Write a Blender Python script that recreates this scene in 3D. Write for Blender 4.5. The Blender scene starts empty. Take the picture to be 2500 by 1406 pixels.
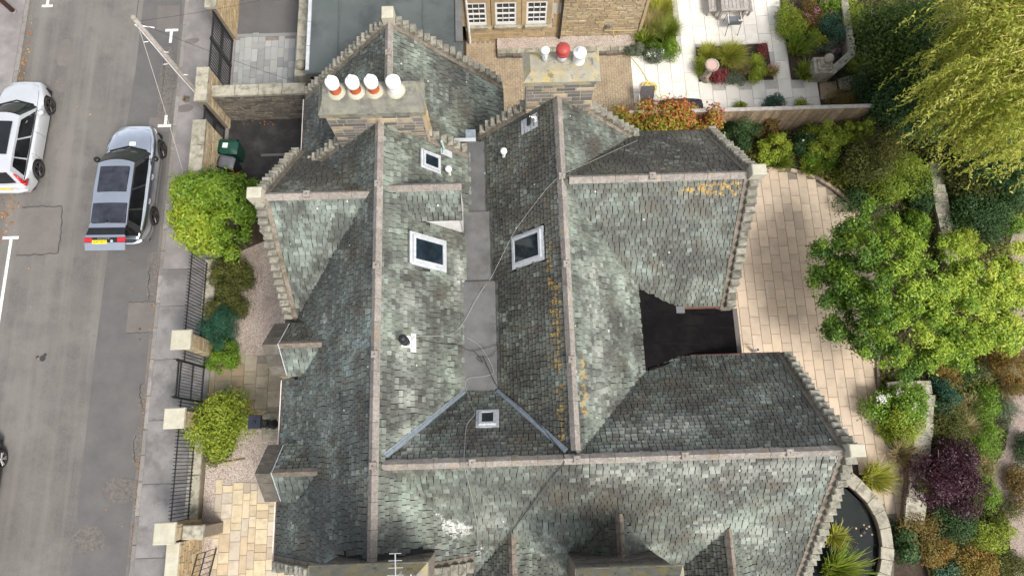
import bpy, math, random
import numpy as np
from mathutils import Vector, Matrix

# ---------------------------------------------------------------- camera, sky, sun, exposure
SC = bpy.context.scene
COL = SC.collection
CAM_H, TILT, YAW, FOC = 25.0, math.radians(14.0), math.radians(1.78), 1661.0
cam = bpy.data.cameras.new('camera')
cam.sensor_width = 36.0
cam.lens = 36.0 * FOC / 2500.0
cam.clip_end = 600
cam_o = bpy.data.objects.new('camera', cam)
cam_o.location = (0, 0, CAM_H)
cam_o.rotation_euler = (TILT, 0, -YAW)
COL.objects.link(cam_o)
SC.camera = cam_o

SUN_EL, SUN_AZ = math.radians(53), math.radians(137)      # azimuth clockwise from +Y (north)
world = bpy.data.worlds.new('World')
SC.world = world
world.use_nodes = True
wn = world.node_tree
bg = wn.nodes['Background']
sky = wn.nodes.new('ShaderNodeTexSky')
sky.sky_type = 'NISHITA'
sky.sun_disc = False
sky.sun_elevation = SUN_EL
sky.sun_rotation = SUN_AZ
sky.air_density = 1.0
sky.dust_density = 3.0
sky.ozone_density = 0.6
hz = wn.nodes.new('ShaderNodeHueSaturation')      # thin high cloud: a paler, whiter sky
hz.inputs['Saturation'].default_value = 0.35
wn.links.new(sky.outputs[0], hz.inputs['Color'])
wn.links.new(hz.outputs[0], bg.inputs[0])
bg.inputs[1].default_value = 0.15

sun = bpy.data.lights.new('sun', 'SUN')
sun.energy = 2.0
sun.angle = math.radians(16)
sun.color = (1.0, 0.95, 0.87)
sun_o = bpy.data.objects.new('sun', sun)
d = Vector((math.sin(SUN_AZ) * math.cos(SUN_EL), math.cos(SUN_AZ) * math.cos(SUN_EL), math.sin(SUN_EL)))
sun_o.rotation_euler = d.to_track_quat('Z', 'Y').to_euler()
COL.objects.link(sun_o)

SC.view_settings.view_transform = 'Standard'
SC.view_settings.look = 'None'
SC.view_settings.exposure = 0.75
SC.view_settings.gamma = 1
SC.view_settings.use_curve_mapping = False

random.seed(7)
np.random.seed(7)
R = random.uniform

# ---------------------------------------------------------------- helpers
def P(px, py, z=0.0):
    """point of the place at height z that a survey mark read off the photograph belongs to"""
    u, v = px - 1250.0, 703.0 - py
    dx, dy, dz = u, v * math.cos(TILT) + FOC * math.sin(TILT), v * math.sin(TILT) - FOC * math.cos(TILT)
    s = (z - CAM_H) / dz
    X, Y = dx * s, dy * s
    c, n = math.cos(YAW), math.sin(YAW)
    return Vector((X * c + Y * n, -X * n + Y * c, z))

def tag(o, label=None, cat=None, group=None, kind=None):
    if label: o['label'] = label
    if cat: o['category'] = cat
    if group: o['group'] = group
    if kind: o['kind'] = kind
    return o

def empty(name, loc=(0, 0, 0), label=None, cat=None, group=None, rz=0.0):
    o = bpy.data.objects.new(name, None)
    o.location = loc
    o.rotation_euler = (0, 0, rz)
    o.empty_display_size = 0.1
    COL.objects.link(o)
    return tag(o, label, cat, group)

def link(name, me, mat=None, parent=None, loc=None):
    o = bpy.data.objects.new(name, me)
    COL.objects.link(o)
    if mat is not None and len(me.materials) == 0: me.materials.append(mat)
    if parent is not None: o.parent = parent
    if loc is not None: o.location = loc
    return o

class MB:
    """collects shapes for one mesh"""
    def __init__(s): s.v, s.f = [], []
    def add(s, vs, fs):
        b = len(s.v)
        s.v += [tuple(x) for x in vs]
        s.f += [tuple(i + b for i in f) for f in fs]
        return s
    def hexa(s, p):      # 8 points: bottom 0-3 ccw, top 4-7
        return s.add(p, [(3, 2, 1, 0), (4, 5, 6, 7), (0, 1, 5, 4), (1, 2, 6, 5), (2, 3, 7, 6), (3, 0, 4, 7)])
    def box(s, x0, x1, y0, y1, z0, z1):
        return s.hexa([(x0, y0, z0), (x1, y0, z0), (x1, y1, z0), (x0, y1, z0), (x0, y0, z1), (x1, y0, z1), (x1, y1, z1), (x0, y1, z1)])
    def cbox(s, x0, x1, y0, y1, z0, z1, c=0.01):   # chamfered top edges
        return s.add([(x0, y0, z0), (x1, y0, z0), (x1, y1, z0), (x0, y1, z0),
                      (x0, y0, z1 - c), (x1, y0, z1 - c), (x1, y1, z1 - c), (x0, y1, z1 - c),
                      (x0 + c, y0 + c, z1), (x1 - c, y0 + c, z1), (x1 - c, y1 - c, z1), (x0 + c, y1 - c, z1)],
                     [(3, 2, 1, 0), (0, 1, 5, 4), (1, 2, 6, 5), (2, 3, 7, 6), (3, 0, 4, 7),
                      (4, 5, 9, 8), (5, 6, 10, 9), (6, 7, 11, 10), (7, 4, 8, 11), (8, 9, 10, 11)])
    def prism(s, poly, z0, z1):
        n = len(poly)
        a = [(p[0], p[1], z0) for p in poly] + [(p[0], p[1], z1) for p in poly]
        return s.add(a, [tuple(reversed(range(n))), tuple(range(n, 2 * n))] + [(i, (i + 1) % n, n + (i + 1) % n, n + i) for i in range(n)])
    def sheet(s, poly, z):
        n = len(poly)
        return s.add([(p[0], p[1], z) for p in poly], [tuple(range(n))])
    def tube(s, pts, r, n=8, cap=True, r2=None):
        pts = [Vector(p) for p in pts]
        m = len(pts)
        b = len(s.v)
        up0 = None
        for i, p in enumerate(pts):
            t = (pts[min(i + 1, m - 1)] - pts[max(i - 1, 0)])
            if t.length < 1e-9: t = Vector((0, 0, 1))
            t.normalize()
            if up0 is None:
                up0 = Vector((0, 0, 1)) if abs(t.z) < .9 else Vector((1, 0, 0))
            a = t.cross(up0)
            if a.length < 1e-4: a = t.cross(Vector((0, 1, 0.1)))
            a.normalize()
            c = a.cross(t).normalized()
            up0 = c
            rr = r if not hasattr(r, '__len__') else r[i]
            if r2 is not None: rr = r + (r2 - r) * i / max(1, m - 1)
            for k in range(n):
                an = 2 * math.pi * k / n
                s.v.append(tuple(p + a * math.cos(an) * rr + c * math.sin(an) * rr))
        for i in range(m - 1):
            for k in range(n):
                k2 = (k + 1) % n
                s.f.append((b + i * n + k, b + i * n + k2, b + (i + 1) * n + k2, b + (i + 1) * n + k))
        if cap:
            s.f.append(tuple(b + k for k in reversed(range(n))))
            s.f.append(tuple(b + (m - 1) * n + k for k in range(n)))
        return s
    def lathe(s, c, prof, n=16):      # prof: (radius, z)
        b = len(s.v)
        m = len(prof)
        for (r, z) in prof:
            for k in range(n):
                an = 2 * math.pi * k / n
                s.v.append((c[0] + r * math.cos(an), c[1] + r * math.sin(an), c[2] + z))
        for i in range(m - 1):
            for k in range(n):
                k2 = (k + 1) % n
                s.f.append((b + i * n + k, b + i * n + k2, b + (i + 1) * n + k2, b + (i + 1) * n + k))
        s.f.append(tuple(b + k for k in reversed(range(n))))
        s.f.append(tuple(b + (m - 1) * n + k for k in range(n)))
        return s
    def grid(s, rows):                # rows of equal length
        b = len(s.v)
        m, n = len(rows), len(rows[0])
        for r in rows: s.v += [tuple(p) for p in r]
        for i in range(m - 1):
            for k in range(n - 1):
                s.f.append((b + i * n + k, b + i * n + k + 1, b + (i + 1) * n + k + 1, b + (i + 1) * n + k))
        return s
    def mesh(s, name, smooth=False):
        me = bpy.data.meshes.new(name)
        me.from_pydata(s.v, [], s.f)
        if smooth: me.polygons.foreach_set('use_smooth', [True] * len(me.polygons))
        me.update()
        return me
    def build(s, name, mat, parent=None, loc=None, smooth=False):
        return link(name, s.mesh(name, smooth), mat, parent, loc)

def inside(pt, poly):
    x, y = pt[0], pt[1]
    r = False
    n = len(poly)
    for i in range(n):
        x0, y0 = poly[i][0], poly[i][1]
        x1, y1 = poly[(i + 1) % n][0], poly[(i + 1) % n][1]
        if (y0 > y) != (y1 > y) and x < (x1 - x0) * (y - y0) / (y1 - y0) + x0: r = not r
    return r

def smooth_path(pts, n=6):
    """Catmull-Rom through the points"""
    pts = [Vector(p) for p in pts]
    out = []
    for i in range(len(pts) - 1):
        p0, p1, p2, p3 = pts[max(i - 1, 0)], pts[i], pts[i + 1], pts[min(i + 2, len(pts) - 1)]
        for k in range(n):
            t = k / n
            out.append(0.5 * ((2 * p1) + (p2 - p0) * t + (2 * p0 - 5 * p1 + 4 * p2 - p3) * t * t + (3 * p1 - p0 - 3 * p2 + p3) * t ** 3))
    out.append(pts[-1])
    return out

# ---------------------------------------------------------------- materials
def _n(nt, t, **k):
    n = nt.nodes.new(t)
    for a, b in k.items(): setattr(n, a, b)
    return n

def ramp(nt, fac, stops):
    r = _n(nt, 'ShaderNodeValToRGB')
    e = r.color_ramp.elements
    while len(e) < len(stops): e.new(0.5)
    for el, (p, c) in zip(e, stops):
        el.position = p
        el.color = (c[0], c[1], c[2], 1)
    nt.links.new(fac, r.inputs[0])
    return r.outputs[0]

def mixc(nt, fac, a, b, blend='MIX'):
    m = _n(nt, 'ShaderNodeMix', data_type='RGBA', blend_type=blend)
    if isinstance(fac, (int, float)): m.inputs[0].default_value = fac
    else: nt.links.new(fac, m.inputs[0])
    for sck, val in ((6, a), (7, b)):
        if isinstance(val, (tuple, list)): m.inputs[sck].default_value = (val[0], val[1], val[2], 1)
        else: nt.links.new(val, m.inputs[sck])
    return m.outputs[2]

def mth(nt, op, a, b=None, clamp=False):
    m = _n(nt, 'ShaderNodeMath', operation=op)
    m.use_clamp = clamp
    for i, x in enumerate((a, b)):
        if x is None: continue
        if isinstance(x, (int, float)): m.inputs[i].default_value = x
        else: nt.links.new(x, m.inputs[i])
    return m.outputs[0]

def noise(nt, vec, scale, detail=5, rough=.6):
    n = _n(nt, 'ShaderNodeTexNoise')
    n.inputs['Scale'].default_value = scale
    n.inputs['Detail'].default_value = detail
    n.inputs['Roughness'].default_value = rough
    nt.links.new(vec, n.inputs['Vector'])
    return n.outputs['Fac']

def base_mat(name):
    m = bpy.data.materials.new(name)
    m.use_nodes = True
    nt = m.node_tree
    b = nt.nodes['Principled BSDF']
    tc = _n(nt, 'ShaderNodeTexCoord')
    oi = _n(nt, 'ShaderNodeObjectInfo')
    sc = _n(nt, 'ShaderNodeVectorMath', operation='SCALE')
    co = _n(nt, 'ShaderNodeCombineXYZ')
    for i in range(3): nt.links.new(oi.outputs['Random'], co.inputs[i])
    nt.links.new(co.outputs[0], sc.inputs[0])
    sc.inputs['Scale'].default_value = 37.0
    ad = _n(nt, 'ShaderNodeVectorMath', operation='ADD')
    nt.links.new(tc.outputs['Object'], ad.inputs[0])
    nt.links.new(sc.outputs[0], ad.inputs[1])
    return m, nt, b, ad.outputs[0], oi.outputs['Random']

def bump(nt, b, h, strength, dist=.02):
    n = _n(nt, 'ShaderNodeBump')
    n.inputs['Strength'].default_value = strength
    n.inputs['Distance'].default_value = dist
    nt.links.new(h, n.inputs['Height'])
    nt.links.new(n.outputs[0], b.inputs['Normal'])

def mat(name, c1, c2=None, scale=6, rough=.8, bmp=.0, bscale=40, var=0.0, metal=0, spec=.35, c3=None, hues=None, speck=None, dirt=None, coat=0, stain=None):
    """c1/c2/c3 noise mix; hues: list of colours chosen per object; speck: (colour, amount) fine spots; dirt: (colour, scale, amount)"""
    m, nt, b, vec, rnd = base_mat(name)
    f = noise(nt, vec, scale)
    st = [(.3, c1), (.7, c2 or c1)] if c3 is None else [(.25, c1), (.5, c2), (.75, c3)]
    col = ramp(nt, f, st)
    if hues:
        k = len(hues)
        r = _n(nt, 'ShaderNodeValToRGB')
        r.color_ramp.interpolation = 'CONSTANT'
        e = r.color_ramp.elements
        while len(e) < k: e.new(.5)
        for i, h in enumerate(hues):
            e[i].position = i / k
            e[i].color = (*h, 1)
        nt.links.new(rnd, r.inputs[0])
        col = mixc(nt, .55, col, r.outputs[0])
    if var:
        hs = _n(nt, 'ShaderNodeHueSaturation')
        v = mth(nt, 'ADD', mth(nt, 'MULTIPLY', mth(nt, 'FRACT', mth(nt, 'MULTIPLY', rnd, 7.31)), 2 * var), 1 - var)
        nt.links.new(v, hs.inputs['Value'])
        nt.links.new(col, hs.inputs['Color'])
        col = hs.outputs[0]
    if dirt:
        df = noise(nt, vec, dirt[1], 7, .65)
        df = mth(nt, 'MULTIPLY', mth(nt, 'SUBTRACT', df, .47), 6, True)
        col = mixc(nt, mth(nt, 'MULTIPLY', df, dirt[2]), col, dirt[0])
    if stain:
        df = noise(nt, vec, stain[1], 6, .7)
        df = mth(nt, 'MULTIPLY', mth(nt, 'SUBTRACT', df, .56), 12, True)
        col = mixc(nt, mth(nt, 'MULTIPLY', df, stain[2]), col, stain[0])
    if speck:
        sf = noise(nt, vec, 55, 2, .5)
        sf = mth(nt, 'MULTIPLY', mth(nt, 'SUBTRACT', sf, .58), 14, True)
        col = mixc(nt, mth(nt, 'MULTIPLY', sf, speck[1]), col, speck[0])
    nt.links.new(col, b.inputs['Base Color'])
    b.inputs['Roughness'].default_value = rough
    b.inputs['Metallic'].default_value = metal
    b.inputs['Specular IOR Level'].default_value = spec
    b.inputs['Coat Weight'].default_value = coat
    b.inputs['Coat Roughness'].default_value = .05
    if bmp: bump(nt, b, noise(nt, vec, bscale, 6, .7), bmp)
    return m

def glass_mat(name, col=(.02, .025, .028), rough=.04):
    m, nt, b, vec, rnd = base_mat(name)
    f = noise(nt, vec, 2.5, 3)
    nt.links.new(ramp(nt, f, [(.35, col), (.7, tuple(min(1, c * 2.2) for c in col))]), b.inputs['Base Color'])
    b.inputs['Roughness'].default_value = rough
    b.inputs['Specular IOR Level'].default_value = .7
    return m

def leaf_mat(name, stops, rough=.5, trans=.4):
    stops = [tuple(min(.8, c * 1.22) for c in s) for s in stops]
    return _leaf_mat(name, stops, rough, trans)
def _leaf_mat(name, stops, rough=.5, trans=.35):
    """stops: colours across the leaf-to-leaf spread"""
    m = bpy.data.materials.new(name)
    m.use_nodes = True
    nt = m.node_tree
    b = nt.nodes['Principled BSDF']
    at = _n(nt, 'ShaderNodeAttribute', attribute_name='rnd')
    k = len(stops)
    col = ramp(nt, at.outputs['Fac'], [(i / (k - 1), c) for i, c in enumerate(stops)])
    nt.links.new(col, b.inputs['Base Color'])
    b.inputs['Roughness'].default_value = rough
    b.inputs['Specular IOR Level'].default_value = .3
    tr = _n(nt, 'ShaderNodeBsdfTranslucent')
    g = _n(nt, 'ShaderNodeGamma')
    g.inputs[1].default_value = .9
    nt.links.new(col, g.inputs[0])
    nt.links.new(g.outputs[0], tr.inputs[0])
    mx = _n(nt, 'ShaderNodeMixShader')
    mx.inputs[0].default_value = trans
    nt.links.new(b.outputs[0], mx.inputs[1])
    nt.links.new(tr.outputs[0], mx.inputs[2])
    nt.links.new(mx.outputs[0], nt.nodes['Material Output'].inputs[0])
    return m

M = {}
M['asphalt'] = mat('asphalt', (.11, .102, .095), (.17, .158, .146), .35, .9, .5, 60, speck=((.27, .25, .23), .45), dirt=((.08, .075, .07), .9, .5))
def streaks(m, col, amt, sx=1.6, sy=.05):
    nt = m.node_tree
    b = nt.nodes['Principled BSDF']
    src = b.inputs['Base Color'].links[0].from_socket
    tc = _n(nt, 'ShaderNodeTexCoord').outputs['Object']
    mp = _n(nt, 'ShaderNodeMapping')
    mp.inputs['Scale'].default_value = (sx, sy, 1)
    nt.links.new(tc, mp.inputs[0])
    f = mth(nt, 'MULTIPLY', mth(nt, 'SUBTRACT', noise(nt, mp.outputs[0], 1.0, 4, .6), .45), 5, True)
    nt.links.new(mixc(nt, mth(nt, 'MULTIPLY', f, amt), src, col), b.inputs['Base Color'])
streaks(M['asphalt'], (.2, .185, .17), .55)
M['asphalt_dark'] = mat('asphalt_dark', (.095, .093, .092), (.125, .12, .117), 1.2, .9, .5, 70, speck=((.2, .19, .18), .4))
M['asphalt_patch'] = mat('asphalt_patch', (.13, .115, .105), (.16, .145, .135), 1.5, .9, .4, 70, speck=((.25, .23, .21), .4))
M['asphalt_worn'] = mat('asphalt_worn', (.085, .077, .072), (.16, .145, .132), 9, .95, 1.0, 30, speck=((.3, .27, .24), .6))
M['tar'] = mat('tar', (.03, .03, .03), (.05, .05, .05), 8, .7)
M['paint'] = mat('paint', (.62, .61, .58), (.78, .77, .74), 5, .7, .2, 60, dirt=((.3, .29, .27), 6, .6))
M['kerb'] = mat('kerb', (.2, .185, .17), (.28, .26, .24), 3, .85, .4, 40, var=.18, dirt=((.1, .09, .085), 3, .6))
M['pavement'] = mat('pavement', (.18, .172, .168), (.27, .258, .25), 1.1, .88, .4, 50, var=.08, speck=((.12, .115, .11), .7), dirt=((.12, .112, .108), 1.5, .75))
M['pavement_old'] = mat('pavement_old', (.17, .157, .153), (.29, .27, .26), .8, .9, .4, 50, dirt=((.16, .15, .145), 1.3, .7), speck=((.14, .13, .13), .4))
M['soil'] = mat('soil', (.035, .025, .018), (.075, .055, .04), 5, .95, 1.0, 25)
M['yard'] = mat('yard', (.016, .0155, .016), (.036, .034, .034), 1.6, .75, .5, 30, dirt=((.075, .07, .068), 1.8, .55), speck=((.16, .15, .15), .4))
M['cope'] = mat('cope', (.3, .28, .22), (.42, .39, .31), 3, .9, .5, 35, var=.12, dirt=((.12, .11, .08), 4, .7), speck=((.12, .12, .1), .6))
M['cope_light'] = mat('cope_light', (.4, .38, .3), (.5, .47, .37), 3, .9, .4, 35, var=.05, speck=((.3, .28, .22), .6), dirt=((.3, .28, .2), 2.5, .4))
M['stone'] = mat('stone', (.36, .28, .175), (.48, .39, .26), 4, .9, .6, 30, var=.15, hues=[(.47, .38, .24), (.4, .31, .19), (.5, .41, .26), (.33, .26, .18), (.45, .38, .28), (.42, .31, .17)], dirt=((.15, .12, .08), 5, .5))
M['stone_dark'] = mat('stone_dark', (.12, .108, .092), (.2, .18, .15), 4, .9, .6, 30, var=.25, hues=[(.13, .115, .105), (.18, .15, .12), (.1, .092, .088), (.16, .15, .13), (.2, .17, .125)], dirt=((.06, .055, .045), 4, .7))
M['stone_warm'] = mat('stone_warm', (.42, .31, .18), (.5, .39, .24), 4, .9, .4, 30, var=.12, hues=[(.5, .39, .24), (.44, .33, .18), (.42, .32, .2)], dirt=((.22, .16, .09), 3, .45))
M['mortar_mid'] = mat('mortar_mid', (.3, .27, .225), (.4, .36, .3), 6, .95, .4, 40)
M['stone_grey'] = mat('stone_grey', (.14, .13, .12), (.24, .22, .195), 4, .9, .6, 30, var=.25, hues=[(.15, .14, .13), (.22, .19, .165), (.12, .115, .11), (.2, .185, .16), (.26, .22, .17)], dirt=((.09, .082, .072), 4, .5))
M['mortar'] = mat('mortar', (.5, .46, .39), (.58, .54, .46), 6, .95, .4, 40)
M['mortar_dark'] = mat('mortar_dark', (.16, .14, .11), (.24, .2, .16), 6, .95, .4, 40)
M['step'] = mat('step', (.2, .19, .155), (.36, .34, .28), 5, .92, .6, 30, var=.2, dirt=((.075, .07, .055), 6, .8), speck=((.08, .08, .07), .7), stain=((.3, .27, .14), 3, .2))
M['ridge'] = mat('ridge', (.22, .195, .17), (.37, .335, .3), 14, .92, .6, 60, var=.1, speck=((.1, .08, .07), .7), dirt=((.16, .14, .12), 3, .5), stain=((.36, .24, .07), 1.7, .3))
M['skew'] = mat('skew', (.15, .125, .1), (.27, .225, .185), 10, .92, .5, 40, var=.1, dirt=((.09, .085, .05), 3, .8))
M['lead'] = mat('lead', (.42, .44, .46), (.58, .6, .62), 6, .55, .3, 20, metal=.15, spec=.5)
M['coping_dark'] = mat('coping_dark', (.09, .08, .066), (.16, .14, .115), 5, .92, .5, 30, var=.2, dirt=((.055, .05, .04), 3, .6))
M['lead_blue'] = mat('lead_blue', (.2, .235, .27), (.3, .34, .375), 8, .5, .3, 20, metal=.3, spec=.5)
M['lead_dark'] = mat('lead_dark', (.105, .106, .107), (.15, .15, .147), 1.5, .6, .3, 30, var=.08, dirt=((.07, .065, .06), 1.2, .7), stain=((.12, .085, .07), 2.2, .35))
M['white'] = mat('white', (.78, .78, .78), (.84, .84, .83), 3, .55)
M['white_paint'] = mat('white_paint', (.7, .68, .66), (.8, .79, .77), 4, .6, .1, 30, dirt=((.5, .46, .42), 3, .5))
M['felt'] = mat('felt', (.0035, .003, .0035), (.007, .0065, .007), 1.2, .75, .3, 60, spec=.05, speck=((.02, .02, .022), .25), dirt=((.012, .0105, .01), 1.4, .8))
M['membrane'] = mat('membrane', (.07, .084, .082), (.105, .12, .115), .6, .65, .12, 8, dirt=((.045, .052, .052), .5, .9))
M['gutter_red'] = mat('gutter_red', (.11, .05, .042), (.16, .075, .06), 4, .6)
M['black_metal'] = mat('black_metal', (.012, .012, .013), (.02, .02, .021), 6, .45, spec=.5)
M['navy_metal'] = mat('navy_metal', (.02, .026, .042), (.035, .042, .062), 6, .4, spec=.5)
M['terracotta'] = mat('terracotta', (.42, .1, .035), (.55, .14, .05), 6, .75, .1)
M['red_paint'] = mat('red_paint', (.3, .045, .04), (.38, .06, .05), 6, .45)
M['wood_grey'] = mat('wood_grey', (.3, .275, .25), (.4, .37, .34), 8, .85, .4, 40, var=.15, dirt=((.2, .18, .16), 6, .5))
M['wood_fence'] = mat('wood_fence', (.25, .18, .115), (.38, .3, .21), 7, .85, .4, 40, var=.3, dirt=((.16, .11, .07), 3, .5))
M['slab_cream'] = mat('slab_cream', (.46, .365, .27), (.54, .44, .335), 2.2, .85, .25, 40, var=.08, hues=[(.51, .405, .305), (.46, .38, .295), (.54, .43, .32), (.43, .35, .275)], dirt=((.33, .28, .22), 2, .45))
M['slab_white'] = mat('slab_white', (.68, .64, .57), (.76, .72, .66), 1.6, .8, .15, 40, var=.05, dirt=((.58, .53, .45), 1.2, .5))
M['slab_sand'] = mat('slab_sand', (.4, .335, .23), (.48, .4, .28), 2.5, .85, .25, 40, var=.1, dirt=((.3, .25, .19), 3, .5), hues=[(.55, .46, .3), (.48, .42, .36), (.45, .34, .22), (.6, .5, .34), (.52, .47, .4), (.38, .31, .25), (.58, .47, .28)])
M['slab_path'] = mat('slab_path', (.3, .25, .17), (.4, .34, .24), 2.5, .85, .3, 40, var=.1, hues=[(.36, .31, .22), (.4, .35, .27), (.3, .21, .12), (.34, .3, .23), (.28, .2, .12), (.24, .21, .16)], dirt=((.2, .18, .13), 3, .5))
M['sett_grey'] = mat('sett_grey', (.25, .26, .255), (.32, .33, .325), 2.5, .85, .2, 40, var=.1, hues=[(.3, .31, .3), (.26, .27, .27), (.34, .34, .33), (.19, .19, .19), (.3, .3, .27)])
M['grout'] = mat('grout', (.16, .14, .11), (.24, .21, .17), 8, .95)
M['grout_light'] = mat('grout_light', (.42, .4, .36), (.5, .48, .44), 8, .95)
M['plastic_black'] = mat('plastic_black', (.016, .017, .019), (.026, .027, .03), 6, .45)
M['plastic_grey'] = mat('plastic_grey', (.11, .115, .13), (.16, .165, .18), 5, .45)
M['plastic_green'] = mat('plastic_green', (.008, .05, .034), (.014, .072, .05), 5, .4)
M['cable_black'] = mat('cable_black', (.012, .012, .012), None, 5, .5)
M['cable_white'] = mat('cable_white', (.42, .4, .36), (.5, .48, .44), 5, .6)
M['aluminium'] = mat('aluminium', (.66, .67, .68), (.74, .75, .76), 5, .35, metal=.6)
M['pane'] = glass_mat('pane')
M['pane_sky'] = glass_mat('pane_sky', (.008, .014, .02), .08)
M['bark'] = mat('bark', (.1, .08, .06), (.19, .16, .125), 8, .9, .8, 20)
M['bark_yellow'] = mat('bark_yellow', (.35, .26, .09), (.48, .37, .15), 8, .8, .4, 20)
M['brick_paver'] = mat('brick_paver', (.3, .235, .155), (.42, .34, .235), 9, .9, .3, 30, dirt=((.2, .15, .11), 2, .5))

# gravel: a bed of small pebbles
def gravel_mat(name, cols, scale=38):
    m, nt, b, vec, rnd = base_mat(name)
    v = _n(nt, 'ShaderNodeTexVoronoi')
    v.inputs['Scale'].default_value = scale
    nt.links.new(vec, v.inputs['Vector'])
    sp = _n(nt, 'ShaderNodeSeparateColor')
    nt.links.new(v.outputs['Color'], sp.inputs[0])
    k = len(cols)
    col = ramp(nt, sp.outputs[0], [(i / (k - 1), c) for i, c in enumerate(cols)])
    df = noise(nt, vec, 1.6, 5)
    col = mixc(nt, mth(nt, 'MULTIPLY', mth(nt, 'SUBTRACT', df, .5), 2.5, True), col, (.26, .19, .15))
    nt.links.new(col, b.inputs['Base Color'])
    b.inputs['Roughness'].default_value = .85
    h = mth(nt, 'SUBTRACT', 1.0, v.outputs['Distance'])
    bump(nt, b, h, 1.0, .03)
    return m
M['gravel'] = gravel_mat('gravel', [(.26, .18, .14), (.58, .49, .42), (.42, .33, .28), (.72, .65, .58), (.36, .28, .24)])
M['gravel_path'] = gravel_mat('gravel_path', [(.22, .16, .13), (.42, .34, .29), (.34, .26, .22), (.5, .42, .37)], 45)

# slate: colour from slate to slate, plus lichen, whitening, moss and some painted slope shade
def slate_mat(name):
    m, nt, b, vec, rnd = base_mat(name)
    a = _n(nt, 'ShaderNodeAttribute', attribute_name='rnd')
    s = _n(nt, 'ShaderNodeAttribute', attribute_name='stain')
    sp = _n(nt, 'ShaderNodeSeparateColor')
    nt.links.new(s.outputs['Color'], sp.inputs[0])
    tc = _n(nt, 'ShaderNodeTexCoord').outputs['Object']
    big = noise(nt, tc, .55, 6, .6)
    mid = noise(nt, tc, 2.6, 5, .65)
    fine = noise(nt, tc, 30, 4, .7)
    f = mth(nt, 'ADD', mth(nt, 'MULTIPLY', a.outputs['Fac'], .36), mth(nt, 'MULTIPLY', mth(nt, 'SUBTRACT', big, .5), 2.5))
    f = mth(nt, 'ADD', f, mth(nt, 'MULTIPLY', mth(nt, 'SUBTRACT', mid, .5), .9))
    f = mth(nt, 'ADD', f, .27, True)
    green = ramp(nt, f, [(0, (.055, .056, .049)), (.3, (.097, .105, .089)), (.55, (.155, .178, .147)), (.8, (.225, .262, .218)), (1, (.3, .345, .29))])
    blue = ramp(nt, f, [(0, (.043, .049, .047)), (.35, (.074, .088, .084)), (.65, (.122, .15, .143)), (1, (.215, .272, .258))])
    col = mixc(nt, sp.outputs[0], green, blue)
    # moss and soot, with shade painted into the north and west slopes
    ms = mth(nt, 'MULTIPLY', mth(nt, 'SUBTRACT', mth(nt, 'ADD', mid, mth(nt, 'MULTIPLY', sp.outputs[1], .38)), .55), 4.5, True)
    col = mixc(nt, mth(nt, 'MULTIPLY', ms, .78), col, ramp(nt, big, [(.4, (.052, .047, .038)), (.6, (.085, .068, .047))]))
    mp = _n(nt, 'ShaderNodeMapping')
    mp.inputs['Scale'].default_value = (2.1, 2.1, .3)
    nt.links.new(tc, mp.inputs[0])
    stk = noise(nt, mp.outputs[0], 1.0, 6, .65)
    mp2 = _n(nt, 'ShaderNodeMapping')
    mp2.inputs['Scale'].default_value = (1.5, 1.5, .25)
    mp2.inputs['Location'].default_value = (11, 5, 3)
    nt.links.new(tc, mp2.inputs[0])
    stp = noise(nt, mp2.outputs[0], 1.0, 6, .65)
    col = mixc(nt, mth(nt, 'MULTIPLY', mth(nt, 'MULTIPLY', mth(nt, 'SUBTRACT', mth(nt, 'ADD', stk, mth(nt, 'MULTIPLY', mth(nt, 'SUBTRACT', .5, a.outputs['Fac']), .12)), .5), 7, True), .64), col, (.042, .04, .034))
    col = mixc(nt, mth(nt, 'MULTIPLY', mth(nt, 'MULTIPLY', mth(nt, 'SUBTRACT', mth(nt, 'ADD', stp, mth(nt, 'MULTIPLY', mth(nt, 'SUBTRACT', a.outputs['Fac'], .5), .2)), .57), 8, True), .4), col, (.29, .33, .285))
    dk = mth(nt, 'MULTIPLY', mth(nt, 'ADD', mth(nt, 'MULTIPLY', mth(nt, 'SUBTRACT', noise(nt, tc, 1.8, 7, .7), .5), 2.2), mth(nt, 'MULTIPLY', sp.outputs[2], 1.3)), sp.outputs[2], True)
    col = mixc(nt, mth(nt, 'MULTIPLY', dk, .85), col, ramp(nt, mid, [(.35, (.05, .047, .04)), (.65, (.088, .073, .054))]))
    # pale lichen freckles
    fr = mth(nt, 'MULTIPLY', mth(nt, 'SUBTRACT', fine, .6), 9, True)
    col = mixc(nt, mth(nt, 'MULTIPLY', fr, .42), col, (.3, .31, .27))
    nt.links.new(col, b.inputs['Base Color'])
    # white bloom
    w = _n(nt, 'ShaderNodeAttribute', attribute_name='bloom')
    sw = _n(nt, 'ShaderNodeSeparateColor')
    nt.links.new(w.outputs['Color'], sw.inputs[0])
    wf = mth(nt, 'MULTIPLY', mth(nt, 'SUBTRACT', mth(nt, 'ADD', mth(nt, 'MULTIPLY', mth(nt, 'SUBTRACT', noise(nt, tc, 5, 8, .8), .5), 2.4), sw.outputs[0]), .62), 4, True)
    col2 = mixc(nt, mth(nt, 'MULTIPLY', wf, .8), col, (.56, .57, .54))
    of = mth(nt, 'MULTIPLY', mth(nt, 'SUBTRACT', mth(nt, 'ADD', mth(nt, 'MULTIPLY', mth(nt, 'SUBTRACT', noise(nt, tc, 6.5, 7, .75), .5), 3.2), sw.outputs[1]), .68), 5, True)
    col2 = mixc(nt, of, col2, ramp(nt, mid, [(.4, (.3, .18, .05)), (.62, (.4, .28, .075))]))
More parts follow.
